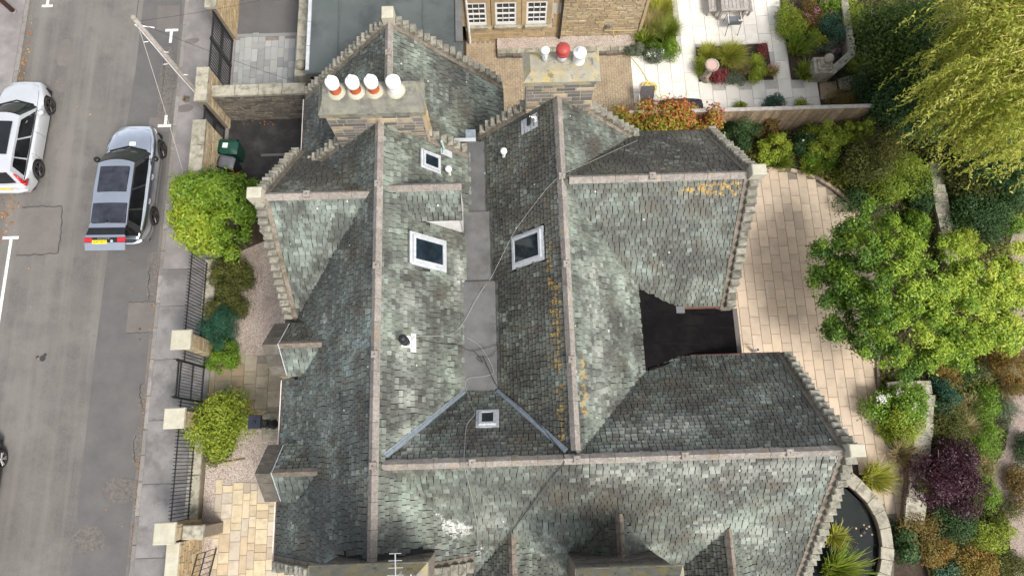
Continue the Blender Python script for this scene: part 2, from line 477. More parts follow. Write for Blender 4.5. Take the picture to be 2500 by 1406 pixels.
    pf = mth(nt, 'MULTIPLY', mth(nt, 'ADD', mth(nt, 'MULTIPLY', mth(nt, 'SUBTRACT', mth(nt, 'ADD', mth(nt, 'MULTIPLY', noise(nt, tc, 3, 7, .75), .6), mth(nt, 'MULTIPLY', a.outputs['Fac'], .4)), .52), 3.2), sw.outputs[2]), sw.outputs[2], True)
    col2 = mixc(nt, mth(nt, 'MULTIPLY', pf, .75), col2, (.33, .34, .3))
    vd = _n(nt, 'ShaderNodeTexVoronoi')
    vd.inputs['Scale'].default_value = 1.7
    nt.links.new(tc, vd.inputs['Vector'])
    dots = mth(nt, 'LESS_THAN', vd.outputs['Distance'], .045)
    col2 = mixc(nt, mth(nt, 'MULTIPLY', dots, .8), col2, (.62, .62, .56))
    nt.links.new(col2, b.inputs['Base Color'])
    b.inputs['Roughness'].default_value = .62
    b.inputs['Specular IOR Level'].default_value = .4
    bump(nt, b, noise(nt, tc, 45, 5, .7), .35, .01)
    return m
M['slate'] = slate_mat('slate')
M['deck'] = mat('deck', (.03, .03, .028), (.045, .045, .04), 6, .9)
# ================================================================ the setting: ground sheets
ground = MB().box(-150, 150, -150, 150, -.6, -.02).build('ground', M['soil'])
tag(ground, 'bare dark soil under the whole place', 'ground', kind='structure')

# ================================================================ stone house
house = empty('stone_house', (0, 0, 0), 'large stone house with steep grey-green slate roofs and crow-stepped gables', 'house')
T = 1.117
XA, ZA = -3.27, 8.47
XB, ZB = 1.537, 8.27
YS, ZS = -.08, 8.31
YW, ZW = 6.905, 8.14
YN, ZN = 7.05, 8.345
XWG, XNE, XSE = -6.5, 6.62, 8.1
YAN, YBN, YAS, YNN = 9.0, 9.72, -2.72, 12.45
ZG = 6.2                      # central gutter
ZQ, XQ = 7.75, -3.18           # rear wing ridge

# each slope: name, axis of the ridge, ridge position, sign of the fall, ridge height, extent along the ridge, eave height, slope, look
# look = (blueness, moss); north and west slopes also carry painted shade
SL = []
def slope(axis, pos, sgn, zr, a0, a1, ze, t=T, look=(.3, .2)):
    SL.append(dict(axis=axis, pos=pos, sgn=sgn, zr=zr, a0=a0, a1=a1, ze=ze, t=t, look=look))
slope('y', XA, -1, ZA, YAS + .1, YAN, 4.62, look=(.85, .33))
slope('y', XA, +1, ZA, YAS + .1, YAN, ZG - .35, look=(0, .12))
slope('y', XB, -1, ZB, YS, YBN, ZG - .35, look=(.35, .55))
slope('y', XB, +1, ZB, YS, YBN, 5.25, look=(.05, .08))
slope('x', YS, +1, ZS, XA, XSE, 5.22, look=(.6, .42))
slope('x', YS, -1, ZS, XA, XSE, 4.5, look=(.2, .25))
slope('x', YW, -1, ZW, XWG, XA, 5.15, look=(.25, .0))
slope('x', YW, +1, ZW, XWG, XA, 5.15, look=(.5, .75))
slope('x', YN, -1, ZN, XB, XNE, 5.18, look=(.35, .35))
slope('x', YN, +1, ZN, XB, XNE, 5.18, look=(.55, .85))
slope('y', XQ, -1, ZQ, YAN - .2, YNN, 3.7, 1.134, look=(.8, .45))
slope('y', XQ, +1, ZQ, YAN - .2, YNN, 4.1, 1.134, look=(0, .1))
# valley dormer on the inner slope (ridge along x)
YD, ZD, XD0, XD1 = 7.02, 8.2, XA, -1.16
slope('x', YD, -1, ZD, XD0, XD1, 7.45, 1.1, look=(.1, .05))
slope('x', YD, +1, ZD, XD0, XD1, 7.62, 2.4, look=(.4, .8))
# two small dormers on the street side
for yd in (3.22, -.2):
    slope('x', yd, -1, 6.42, -6.36, -5.1, 5.55, 1.16, look=(.35, .1))
    slope('x', yd, +1, 6.42, -6.36, -5.1, 5.55, 1.16, look=(.55, .55))
# three dormers on the garden side
for xd, zd, y1 in ((-.06, 6.28, -1.9), (2.69, 6.79, -1.45), (5.6, 6.24, -1.95)):
    slope('y', xd, -1, zd, -3.9, y1, zd - 1.3, 1.25, look=(.4, .55))
    slope('y', xd, +1, zd, -3.9, y1, zd - 1.3, 1.25, look=(.1, .2))

def zfun(s, x, y):
    a, q = (y, x) if s['axis'] == 'y' else (x, y)
    if a < s['a0'] - 1e-6 or a > s['a1'] + 1e-6: return -9
    dq = (q - s['pos']) * s['sgn']
    if dq < -1e-6: return -9
    z = s['zr'] - s['t'] * dq
    return z if z > s['ze'] - .02 else -9

# felt roof in the nook between the wings
FX0, FX1, FZ0, FZ1 = 3.55, 6.98, 5.86, 4.38
def zfelt(x, y):
    if x < FX0 or x > FX1 or y < 2.0 or y > 5.4: return -9
    return FZ0 + (FZ1 - FZ0) * (x - FX0) / (FX1 - FX0)
def env(x, y):
    return max(max(zfun(s, x, y) for s in SL), zfelt(x, y))

def pt(s, a, dq, lift=0.0):      # point on a slope: a along ridge, dq horizontal distance from ridge
    c = math.sqrt(1 + s['t'] ** 2)
    z = s['zr'] - s['t'] * dq + lift / c
    q = s['pos'] + s['sgn'] * (dq + lift * s['t'] / c)
    return (q, a, z) if s['axis'] == 'y' else (a, q, z)

# decks
for s in SL:
    w = (s['zr'] - s['ze']) / s['t']
    m = MB()
    vs = [pt(s, s['a0'], 0, -.03), pt(s, s['a1'], 0, -.03), pt(s, s['a1'], w, -.03), pt(s, s['a0'], w, -.03)]
    vb = [(v[0], v[1], v[2] - .12) for v in vs]
    m.hexa(vb + vs)
    m.build('roof_slope', M['deck'], house)

# holes in the slating
SKY = []      # (slope index, a0, a1, dq0, dq1)
SKY.append((1, 5.05, 5.97, XA * -1 - 2.57, XA * -1 - 1.69))
SKY.append((1, 7.93, 8.5, XA * -1 - 2.31, XA * -1 - 1.82))
SKY.append((2, 5.06, 6.0, XB - 1.03, XB - .19))
SKY.append((4, -.9, -.3, .75 - YS, 1.22 - YS))
CH = [(-4.62, -2.08, 8.79, 9.42), (.68, 2.5, 9.5, 10.1), (-4.35, -1.98, -2.75, -2.1)]

def bumpf(x, y, z, spots):
    v = 0
    for (cx, cy, cz, r) in spots:
        dd = math.sqrt((x - cx) ** 2 + (y - cy) ** 2 + (z - cz) ** 2)
        v = max(v, 1 - dd / r)
    return max(0, v)
LICH = [(4.9 + i * .32, YN - .28, ZN - .3, .5) for i in range(5)] + [(XB - .3, 2.2 + i * .33, ZB - .33, .44) for i in range(7)] + [(XB - .3, .5 + i * .3, ZB - .3, .3) for i in range(5)] + [(XB + .3, 2.3 - i * .3, ZB - .3, .36) for i in range(5)] + [(XB - .4, 4.4 + i * .3, ZB - .4, .3) for i in range(4)]
WHITE = [(-1.95 + i * .16, -1.5 - i * .07, 6.75 - i * .05, .62) for i in range(5)] + [(-1.0, -2.3, 5.8, .5)] + [(-1.35, 5.2 - .2 * i, 6.25, .45) for i in range(3)]

PALE = [(2.2 + i * .7, -.45, 7.9, .9) for i in range(9)] + [(2.9 + .5 * i, .6, 7.6, .8) for i in range(4)] + [(-1.35, 5.5 - .5 * i, 6.35, .7) for i in range(3)] + [(-2.6, 4 - 1.2 * i, 7.7, .9) for i in range(4)] + [(-.6, -1.6, 6.7, .8), (5.2, -2.0, 6.2, .9), (6.5, -2.2, 6.0, .9)] + [(2.3, 4.6 - i, 7.4, .9) for i in range(4)]
DARK = [(2.4, -1.1, 7.2, 1.3), (3.6, -1.2, 7.1, 1.2), (5.2, -.75, 7.6, .8), (6.4, -.8, 7.5, .8), (1.2, -1.0, 7.3, .9), (-1.7, -2.2, 5.9, .8), (4.6, 1.7, 6.4, 1.3), (6.1, 1.9, 6.2, 1.2), (3.2, 1.2, 6.9, 1.1), (-.9, .55, 7.6, 1.1), (.4, .5, 7.7, 1.0), (4.0, 6.6, 7.8, .8), (5.2, 6.5, 7.8, .8), (-1.9, 4.4, 6.9, .7), (-1.6, 6.0, 6.5, .6), (-2.4, 2.9, 7.5, .45), (-4.2, 8.0, 7.4, 1.0), (-4.0, 5.5, 7.6, .9), (-3.75, 4, 7.9, .7), (-3.7, 1, 8, .6), (-3.8, 2.5, 7.9, .6), (.9, 8, 7.6, 1.2), (1, 6.5, 7.7, 1.0), (2.6, 8.6, 7, .9), (-2.2, 9.6, 6.6, 1.0), (-1.2, 10.6, 5.6, .9), (2.7, 4.0, 6.9, .6), (2.9, 2.4, 6.7, .7), (-4.9, -.2, 6.6, .7), (-5.6, -2, 5.8, .8), (7.0, -1.6, 6.6, .9), (4.4, -2.2, 6, .8)]
def near(p): return bumpf(*p, WHITE) > 0 or bumpf(*p, LICH) > 0 or bumpf(*p, PALE) > 0
rs = random.Random(3)
slates = []      # (verts, rnd, look, size key)
c_ = lambda s: math.sqrt(1 + s['t'] ** 2)
for si, s in enumerate(SL):
    w = (s['zr'] - s['ze']) / s['t']
    expo = .128 / c_(s)
    row = 0
    dq = w
    while dq > .05:
        e = expo * (.96 + .08 * rs.random())
        a = s['a0'] - rs.random() * .2
        rowtone = rs.uniform(-.06, .06)
        while a < s['a1']:
            wd = rs.uniform(.125, .185)
            am, dm = a + wd / 2, dq - e / 2
            if am < s['a0'] or am > s['a1']:
                a += wd; continue
            p = pt(s, am, dm)
            ok = p[2] > env(p[0], p[1]) - .03
            if ok:
                for (k, a0, a1, d0, d1) in SKY:
                    if k == si and a0 - .02 < am < a1 + .02 and d0 - .02 < dm < d1 + .02: ok = False
                for (x0, x1, y0, y1) in CH:
                    if x0 < p[0] < x1 and y0 < p[1] < y1: ok = False
            if ok:
                g = .011
                th = .014 + rs.random() * .008
                hi = .03 + rs.random() * .026
                tw = rs.uniform(-.003, .003)
                a0, a1 = a + g, min(a + wd - g, s['a1'])
                d0, d1 = max(dq - e - .05, .0), dq + rs.uniform(-.005, .004)
                top = [pt(s, a0, d1 + tw, hi), pt(s, a1, d1 - tw, hi + rs.uniform(-.004, .004)), pt(s, a1, d0, .004), pt(s, a0, d0, .004)]
                bot = [pt(s, a0, d1 + tw, hi - th), pt(s, a1, d1 - tw, hi - th)]
                fs = [(0, 1, 2, 3), (4, 5, 1, 0), (4, 0, 3), (1, 5, 2)]
                # keep faces outward
                n = (Vector(top[1]) - Vector(top[0])).cross(Vector(top[3]) - Vector(top[0]))
                if n.z < 0: fs = [tuple(reversed(f)) for f in fs]
                tone = min(1, max(0, rs.gauss(.5, .2) + rowtone))
                if rs.random() < .03: tone = 1
                vis = wd * e / (25 - p[2]) ** 2
                slates.append((top + bot, fs, tone, (s['look'][0], s['look'][1], bumpf(*p, DARK)), [(bumpf(*v_, WHITE), bumpf(*v_, LICH), bumpf(*v_, PALE)) for v_ in top + bot] if near(p) else [(0, 0, 0)] * 6, vis, p))
            a += wd
        dq -= e
        row += 1

def slate_mesh(name, items):
    vs, fs, rr, lk, bl = [], [], [], [], []
    for (v, f, r, l, b, _, _) in items:
        k = len(vs)
        vs += v
        fs += [tuple(i + k for i in q) for q in f]
        rr += [r] * len(f)
        lk += [c for _ in v for c in (*l, 1.0)]
        bl += [c for t_ in b for c in (*t_, 1.0)]
    me = bpy.data.meshes.new(name)
    me.from_pydata(vs, [], fs)
    me.attributes.new('rnd', 'FLOAT', 'FACE').data.foreach_set('value', rr)
    me.attributes.new('stain', 'FLOAT_COLOR', 'POINT').data.foreach_set('color', lk)
    me.attributes.new('bloom', 'FLOAT_COLOR', 'POINT').data.foreach_set('color', bl)
    me.materials.append(M['slate'])
    return me
def in_view(p):
    d = Vector(p) - Vector((0, 0, CAM_H))
    c, n = math.cos(YAW), math.sin(YAW)
    X, Y, Z = d.x * c - d.y * n, d.x * n + d.y * c, d.z
    fw = Y * math.sin(TILT) - Z * math.cos(TILT)
    up = Y * math.cos(TILT) + Z * math.sin(TILT)
    u, v = 1250 + FOC * X / fw, 703 - FOC * up / fw
    return 0 < u < 2500 and 0 < v < 1406
slates.sort(key=lambda q: -(q[5] if in_view(q[6]) else 0))
for q in slates[:300]:
    link('slate', slate_mesh('slate', [q]), None, house)
tag(link('slates', slate_mesh('slates', slates[300:]), None, house), kind='stuff')

# ---------------------------------------------------------------- ridge tiles
def ridge_run(axis, pos, z, a0, a1, t=T, ln=.6, w=.145, mats='ridge', endblocks=()):
    n = max(1, round((a1 - a0) / ln))
    st = (a1 - a0) / n
    c = math.sqrt(1 + t * t)
    for i in range(n):
        b0, b1 = a0 + i * st + .004, a0 + (i + 1) * st - .004
        h = rs.uniform(0, .012)
        m = MB()
        prof = [(-w / c * 1.0, -w * t / c), (0, 0), (w / c, -w * t / c), (w / c + .03 * t / c, -w * t / c + .03 / c), (.014, .052), (-.014, .052), (-w / c - .03 * t / c, -w * t / c + .03 / c)]
        vs = []
        for bb in (b0, b1):
            for (q, dz) in prof:
                p = (pos + q, bb, z + .02 + dz + h) if axis == 'y' else (bb, pos + q, z + .02 + dz + h)
                vs.append(p)
        k = len(prof)
        fs = [tuple(range(k)), tuple(reversed(range(k, 2 * k)))] + [(j, k + j, k + (j + 1) % k, (j + 1) % k) for j in range(k)]
        if axis == 'y': fs = [tuple(reversed(f)) for f in fs]
        m.add(vs, [tuple(reversed(f)) for f in fs])
        m.build('ridge_tile', M[mats], house)
    for e in endblocks:
        x, y = (pos, e) if axis == 'y' else (e, pos)
        b = MB().cbox(x - .085, x + .085, y - .085, y + .085, z - .04, z + .11, .012).build('ridge_block', M['ridge'], house)
        MB().lathe((x, y, z + .108), [(.018, 0), (.018, .005)], 8).build('bolt_hole', M['black_metal'], b)
ridge_run('y', XA, ZA, YAS, YAN - .2, endblocks=(YW + .1, 4.8, 2.55, YS))
ridge_run('y', XB, ZB, YS + .2, YBN - .2, endblocks=(YN + .1, 4.75, 2.3))
ridge_run('x', YS, ZS, XA + .18, XSE - .1, endblocks=(-.95, XB, 4.1, 6.6))
ridge_run('x', YW, ZW, XWG + .05, XA - .15, endblocks=(-5.2,))
ridge_run('x', YN, ZN, XB + .18, XNE - .05, endblocks=(3.9,))
ridge_run('y', XQ, ZQ, YAN + .5, YNN - .1, endblocks=(11.3,))
ridge_run('x', YD, ZD, XA + .2, XD1 + .05)
for yd in (3.22, -.2): ridge_run('x', yd, 6.42, -6.4, -5.12, 1.16, .42, .12, 'skew')
for xd, zd, y1 in ((-.06, 6.28, -1.9), (2.69, 6.79, -1.45), (5.6, 6.24, -1.95)): ridge_run('y', xd, zd, -3.9, y1, 1.25, .5, .13, 'skew')

# ---------------------------------------------------------------- walls
def gable_wall(axis, at, c, half0, half1, zr, ze0, ze1, th=.3, base=0.0):
    """axis 'x': wall lies across x = at, spans y from c-half0 to c+half1"""
    pr = [(c - half0, base), (c + half1, base), (c + half1, ze1), (c, zr), (c - half0, ze0)]
    m = MB()
    vs = []
    for q in (at - th / 2, at + th / 2):
        for (u, z) in pr: vs.append((q, u, z) if axis == 'x' else (u, q, z))
    k = 5
    m.add(vs, [tuple(range(k)), tuple(reversed(range(k, 2 * k)))] + [(j, k + j, k + (j + 1) % k, (j + 1) % k) for j in range(k)])
    m.build('gable_wall', M['stone'], house)
hw = lambda zr, ze, t=T: (zr - ze) / t
gable_wall('x', XWG + .1, YW, hw(ZW, 5.15), hw(ZW, 5.15), ZW - .05, 5.1, 5.1)
gable_wall('x', XNE - .1, YN, hw(ZN, 5.18), hw(ZN, 5.18), ZN - .05, 5.13, 5.13)
gable_wall('x', XSE - .1, YS, hw(ZS, 4.5), hw(ZS, 5.22), ZS - .05, 4.45, 5.17)
gable_wall('y', YNN - .1, XQ, hw(ZQ, 3.7, 1.134), hw(ZQ, 4.1, 1.134), ZQ - .05, 3.65, 4.05)
gable_wall('y', YAN - .1, XA, hw(ZA, 4.62), 1.6, ZA - .05, 4.57, ZA - 1.6 * T)
gable_wall('y', YBN - .1, XB, 2.3, hw(ZB, 5.25), ZB - .05, ZB - 2.3 * T, 5.2)
gable_wall('y', YAS + .05, XA, hw(ZA, 4.62), 1.9, ZA - .05, 4.57, ZA - 1.9 * T)
for (x0, x1, y0, y1, z1) in ((-6.55, -6.3, YAS, 4.35, 4.55), (-6.5, -6.25, 9.0, YNN, 3.65), (-.2, .0, 9.7, YNN, 4.0), (3.9, 4.15, 2.0, 9.6, 5.2), (4.15, XNE, 4.35, 4.6, 5.1), (4.15, XNE, 9.5, 9.75, 5.1), (3.8, XSE, 2.35, 2.6, 5.1), (-1.4, XSE, -3.4, -3.15, 4.4), (6.7, 6.9, 2.6, 4.35, 4.2)):
    MB().box(x0, x1, y0, y1, 0, z1).build('wall', M['stone'], house)

# ---------------------------------------------------------------- skews and crow steps
def skew(axis, at, c, sgn, zr, ze, n, t=T, out=1, top=True, first=0, sz=.27, lift=.2):
    """crow-stepped gable head on one side: at = gable line, c = apex, sgn = side, n steps; out = outward direction"""
    w = (zr - ze) / t
    # coping strip just inside the steps
    th = .12
    i0, i1 = at - out * .16, at - out * (.16 + th)
    c2 = math.sqrt(1 + t * t)
    def pp(q, dq, dz):
        a = c + sgn * dq
        return (q, a, zr - t * dq + dz) if axis == 'x' else (a, q, zr - t * dq + dz)
    d0 = w * first / n
    vs = [pp(i0, d0, -.02), pp(i1, d0, -.02), pp(i1, w, -.02), pp(i0, w, -.02), pp(i0, d0, .09), pp(i1, d0, .075), pp(i1, w, .075), pp(i0, w, .09)]
    MB().hexa(vs).build('skew_coping', M['skew'], house)
    run = w / n
    for i in range(first, n):
        q0, q1 = c + sgn * run * i, c + sgn * run * (i + 1)
        q0 -= sgn * .035
        lo, hi = min(q0, q1), max(q0, q1)
        zt = zr - t * run * i + lift - .04 + rs.uniform(-.03, .025)
        zb = zr - t * run * (i + 1) - .25
        o0, o1 = at - out * .16, at + out * (sz - .16) + out * rs.uniform(-.03, .025)
        l0, l1 = min(o0, o1), max(o0, o1)
        m = MB()
        if axis == 'x': m.cbox(l0, l1, lo + .026, hi - .008, zb, zt, rs.uniform(.012, .035))
        else: m.cbox(lo + .026, hi - .008, l0, l1, zb, zt, rs.uniform(.012, .035))
        kx, ky = rs.uniform(-.018, .018), rs.uniform(-.018, .018)
        m.v = [(v[0] + kx * (v[2] - zb), v[1] + ky * (v[2] - zb), v[2] + kx * (v[0] - m.v[0][0])) for v in m.v]
        m.build('crow_step', M['step'], house)
    if top:
        m = MB()
        if axis == 'x': m.cbox(min(at - out * .18, at + out * .2), max(at - out * .18, at + out * .2), c - .15, c + .15, zr - .3, zr + .3, .02)
        else: m.cbox(c - .17, c + .17, min(at - out * .18, at + out * .2), max(at - out * .18, at + out * .2), zr - .3, zr + .3, .02)
        m.build('apex_stone', M['cope_light'], house)
skew('x', XWG, YW, -1, ZW, 5.05, 17, out=-1)
skew('x', XWG, YW, +1, ZW, 5.15, 14, out=-1, top=False)
skew('x', XNE, YN, -1, ZN, 5.05, 17, out=1)
skew('x', XNE, YN, +1, ZN, 5.15, 18, out=1, top=False)
skew('x', XSE, YS, +1, ZS, 5.15, 16, out=1)
skew('x', XSE, YS, -1, ZS, 4.5, 19, out=1, top=False)
skew('y', YNN, XQ, -1, ZQ, 3.7, 21, 1.134, out=1)
skew('y', YNN, XQ, +1, ZQ, 4.1, 18, 1.134, out=1, top=False)
skew('y', YAN + .05, XA, +1, ZA, 6.0, 12, out=1, top=False, first=6)
skew('y', YAN + .05, XA, -1, ZA, 4.6, 19, out=1, top=False, first=8)
skew('y', YBN + .05, XB, -1, ZB, 5.75, 13, out=1, top=False, first=5)
skew('y', YBN + .05, XB, +1, ZB, 5.2, 14, out=1, top=False, first=5)
skew('y', YAS, XA, +1, ZA, 6.0, 12, out=-1, top=False, first=6)
skew('y', YAS, XA, -1, ZA, 4.6, 19, out=-1, top=False, first=6)

# ---------------------------------------------------------------- central lead gutter in three falls
def gz(y): return 6.2 if y < 4.85 else (6.07 if y < 7.0 else 5.95)
for y0, y1, z in ((YS + (ZS - 6.2) / T - .1, 4.9, 6.2), (4.85, 7.05, 6.07), (7.0, 9.35, 5.95)):
    xa, xb = XA + (ZA - z) / T, XB - (ZB - z) / T
    m = MB()
    m.add([(xa - .07, y0, z + .12), (xa + .02, y0, z + .035), (xb - .02, y0, z + .035), (xb + .07, y0, z + .12),
           (xa - .07, y1, z + .12), (xa + .02, y1, z + .035), (xb - .02, y1, z + .035), (xb + .07, y1, z + .12),
           (xa + .02, y1, z - .1), (xb - .02, y1, z - .1), (xa + .02, y0, z - .1), (xb - .02, y0, z - .1)],
          [(0, 1, 5, 4), (1, 2, 6, 5), (2, 3, 7, 6), (5, 6, 9, 8), (2, 1, 10, 11)])
    m.build('lead_gutter', M['lead_dark'], house)
MB().box(-1.1, -.8, 9.32, 9.6, 5.75, 6.3).build('rain_hopper', M['lead_blue'], house)
MB().add([(-1.45, 9.24, 6.24), (-.8, 9.24, 6.24), (-.8, 9.31, 6.34), (-1.45, 9.31, 6.34)], [(0, 1, 2, 3)]).build('lead_flashing', M['lead'], house)
# lead valleys at the south end of the gutter
for (p0, p1) in (((XA + .25, YS + .22), (XA + (ZA - 6.2) / T + .03, YS + (ZS - 6.2) / T)), ((XB - .22, YS + .2), (XB - (ZB - 6.2) / T - .03, YS + (ZS - 6.2) / T))):
    pts = []
    for i in range(9):
        f = i / 8
        x, y = p0[0] + (p1[0] - p0[0]) * f, p0[1] + (p1[1] - p0[1]) * f
        pts.append((x, y, env(x, y) + .03))
    dx, dy = p1[0] - p0[0], p1[1] - p0[1]
    l = math.hypot(dx, dy)
    nx, ny = -dy / l, dx / l
    rows = []
    for (x, y, z) in pts:
        rows.append([(x + nx * o, y + ny * o, max(env(x + nx * o, y + ny * o) + .075, z + .04 + h)) for o, h in ((-.065, 0), (-.03, .0), (-.016, .04), (.016, .04), (.03, .0), (.065, 0))])
    MB().grid(rows).build('lead_valley', M['lead_blue'], house)
# eaves gutters with brown inside lip and white rim on the street side
def eaves(p0, p1, name='eaves_gutter', m0='gutter_red', r=.055):
    MB().tube([p0, p1], r, 6).build(name, M[m0], house)
xe = XA - (ZA - 4.62) / T
for y0, y1 in ((YAS - .1, -.98), (.58, 2.45), (3.98, 4.3)):
    eaves((xe - .03, y0, 4.58), (xe - .03, y1, 4.58))
    MB().tube([(xe - .1, y0, 4.62), (xe - .1, y1, 4.62)], .016, 6).build('gutter_rim', M['white_paint'], house)
eaves((XQ - 3.6, 9.6, 3.66), (XQ - 3.6, YNN - .2, 3.66))
MB().tube([(XQ - 3.67, 9.6, 3.7), (XQ - 3.67, YNN - .2, 3.7)], .016, 6).build('gutter_rim', M['white_paint'], house)
eaves((4.9, YN - hw(ZN, 5.18) - .03, 5.14), (XNE - .15, YN - hw(ZN, 5.18) - .03, 5.14))
eaves((4.4, YN + hw(ZN, 5.18) + .03, 5.14), (XNE - .15, YN + hw(ZN, 5.18) + .03, 5.14), m0='black_metal')
eaves((5.3, YS + hw(ZS, 5.22) + .03, 5.18), (XSE - .15, YS + hw(ZS, 5.22) + .03, 5.18))
eaves((.03, 10.1, 4.06), (.03, YNN - .2, 4.06), m0='black_metal')

# ---------------------------------------------------------------- felt roof between the wings
m = MB()
y0, y1 = 2.0, 5.4
m.hexa([(FX0, y0, FZ0 - .12), (FX1, y0, FZ1 - .12), (FX1, y1, FZ1 - .12), (FX0, y1, FZ0 - .12), (FX0, y0, FZ0), (FX1, y0, FZ1), (FX1, y1, FZ1), (FX0, y1, FZ0)])
# only the part inside the nook is built
m = MB()
ya, yb = YS + hw(ZS, 5.22) - .05, YN - hw(ZN, 5.18) + .05
def fz(x): return FZ0 + (FZ1 - FZ0) * (x - FX0) / (FX1 - FX0)
xs = [FX0, 5.2, FX1]
poly = [(3.6, 2.0), (5.2, ya), (FX1, ya + .03), (FX1, yb - .03), (5.2, yb), (3.6, 5.3)]
m.add([(x, y, fz(x)) for x, y in poly] + [(x, y, fz(x) - .15) for x, y in poly], [tuple(range(6)), tuple(reversed(range(6, 12)))] + [(i, i + 6, (i + 1) % 6 + 6, (i + 1) % 6) for i in range(6)])
felt = m.build('felt_roof', M['felt'], house)
for f in (.28, .62, .85):
    y = ya + (yb - ya) * f
    MB().hexa([(3.85, y - .03, fz(3.85)), (FX1 - .03, y - .03, fz(FX1 - .03)), (FX1 - .03, y + .03, fz(FX1 - .03)), (3.85, y + .03, fz(3.85)), (3.85, y - .03, fz(3.85) + .008), (FX1 - .03, y - .03, fz(FX1 - .03) + .008), (FX1 - .03, y + .03, fz(FX1 - .03) + .008), (3.85, y + .03, fz(3.85) + .008)]).build('felt_seam', M['felt'], felt)
MB().box(FX1 - .02, FX1 + .12, ya, yb, FZ1 - .2, FZ1 + .03).build('fascia', M['stone_dark'], house)
for p in ([(3.95, 2.3), (5.2, ya + .02)], [(3.9, 5.05), (5.2, yb - .02)]):
    MB().tube([(x, y, fz(x) + .03) for x, y in p], .05, 6).build('felt_upstand', M['felt'], felt)
MB().box(5.0, 5.25, 4.0, 4.2, fz(5.1) - .02, fz(5.1) + .08).build('hopper_head', M['lead_dark'], house)

# ---------------------------------------------------------------- valley dormer cheek, end and frame
zc = 7.45
yc = YD - (ZD - 7.45) / 1.1
xc = XA + (ZA - zc) / T
MB().add([(xc, yc + .04, zc), (XD1 - .05, yc + .04, zc), (XD1 - .05, yc + .04, ZA - (XD1 - .05 - XA) * T), (xc, yc + .06, zc), (XD1 - .05, yc + .06, zc), (XD1 - .05, yc + .06, ZA - (XD1 - .05 - XA) * T)],
         [(0, 2, 1), (3, 4, 5), (0, 1, 4, 3), (1, 2, 5, 4), (2, 0, 3, 5)]).build('dormer_cheek', M['white_paint'], house)
yn = YD + (ZD - 7.62) / 2.4
MB().add([(XD1 - .05, yc, 6.1), (XD1 - .05, yn, 6.1), (XD1 - .05, yn, zc), (XD1 - .05, YD, ZD - .02), (XD1 - .05, yc, zc)], [(0, 1, 2, 3, 4)]).build('dormer_front', M['white_paint'], house)
MB().add([(xc, yn - .05, zc), (XD1 - .05, yn - .05, zc), (XD1 - .05, yn - .05, ZA - (XD1 - .05 - XA) * T)], [(0, 1, 2)]).build('dormer_cheek', M['white_paint'], house)

# street dormers: sloped stone copings, front and cheeks
for yd in (3.22, -.2):
    for sg in (-1, 1):
        hwid = .76
        vs = []
        for dz in (0, .1):
            vs += [(-6.76, yd, 6.42 + dz), (-6.33, yd, 6.42 + dz), (-6.33, yd + sg * hwid, 5.53 + dz), (-6.76, yd + sg * hwid, 5.53 + dz)]
        k = 3
        for j in range(k):
            f0, f1 = j / k + .004, (j + 1) / k - .004
            q = []
            for dz in (0, .1):
                for xx, ff in ((-6.76, f0), (-6.36, f0), (-6.36, f1), (-6.76, f1)):
                    q.append((xx, yd + sg * hwid * ff, 6.42 - .89 * ff + dz))
            if sg < 0: q = [q[i] for i in (1, 0, 3, 2, 5, 4, 7, 6)]
            MB().hexa(q).build('dormer_coping', M['coping_dark'], house)
        MB().box(-6.36, -5.75, yd + sg * .7 - .03, yd + sg * .7 + .03, 4.7, 5.56).build('dormer_cheek', M['skew'], house)
        MB().tube([(-6.33, yd, 6.5), (-6.33, yd + sg * .74, 5.64)], .016, 6).build('lead_trim', M['lead'], house)
    MB().add([(-6.66, yd - .74, 3), (-6.66, yd + .74, 3), (-6.66, yd + .74, 5.55), (-6.66, yd, 6.42), (-6.66, yd - .74, 5.55), (-6.4, yd - .74, 3), (-6.4, yd + .74, 3), (-6.4, yd + .74, 5.55), (-6.4, yd, 6.42), (-6.4, yd - .74, 5.55)],
             [(4, 3, 2, 1, 0), (5, 6, 7, 8, 9), (0, 1, 6, 5), (1, 2, 7, 6), (2, 3, 8, 7), (3, 4, 9, 8), (4, 0, 5, 9)]).build('dormer_front', M['stone'], house)
for xd, zd in ((-.06, 6.28), (5.6, 6.24), (2.69, 6.79)):
    MB().add([(xd - 1.0, -3.85, 3), (xd + 1.0, -3.85, 3), (xd + 1.0, -3.85, zd - 1.27), (xd, -3.85, zd - .04), (xd - 1.0, -3.85, zd - 1.27)], [(0, 1, 2, 3, 4)]).build('dormer_front', M['stone'], house)

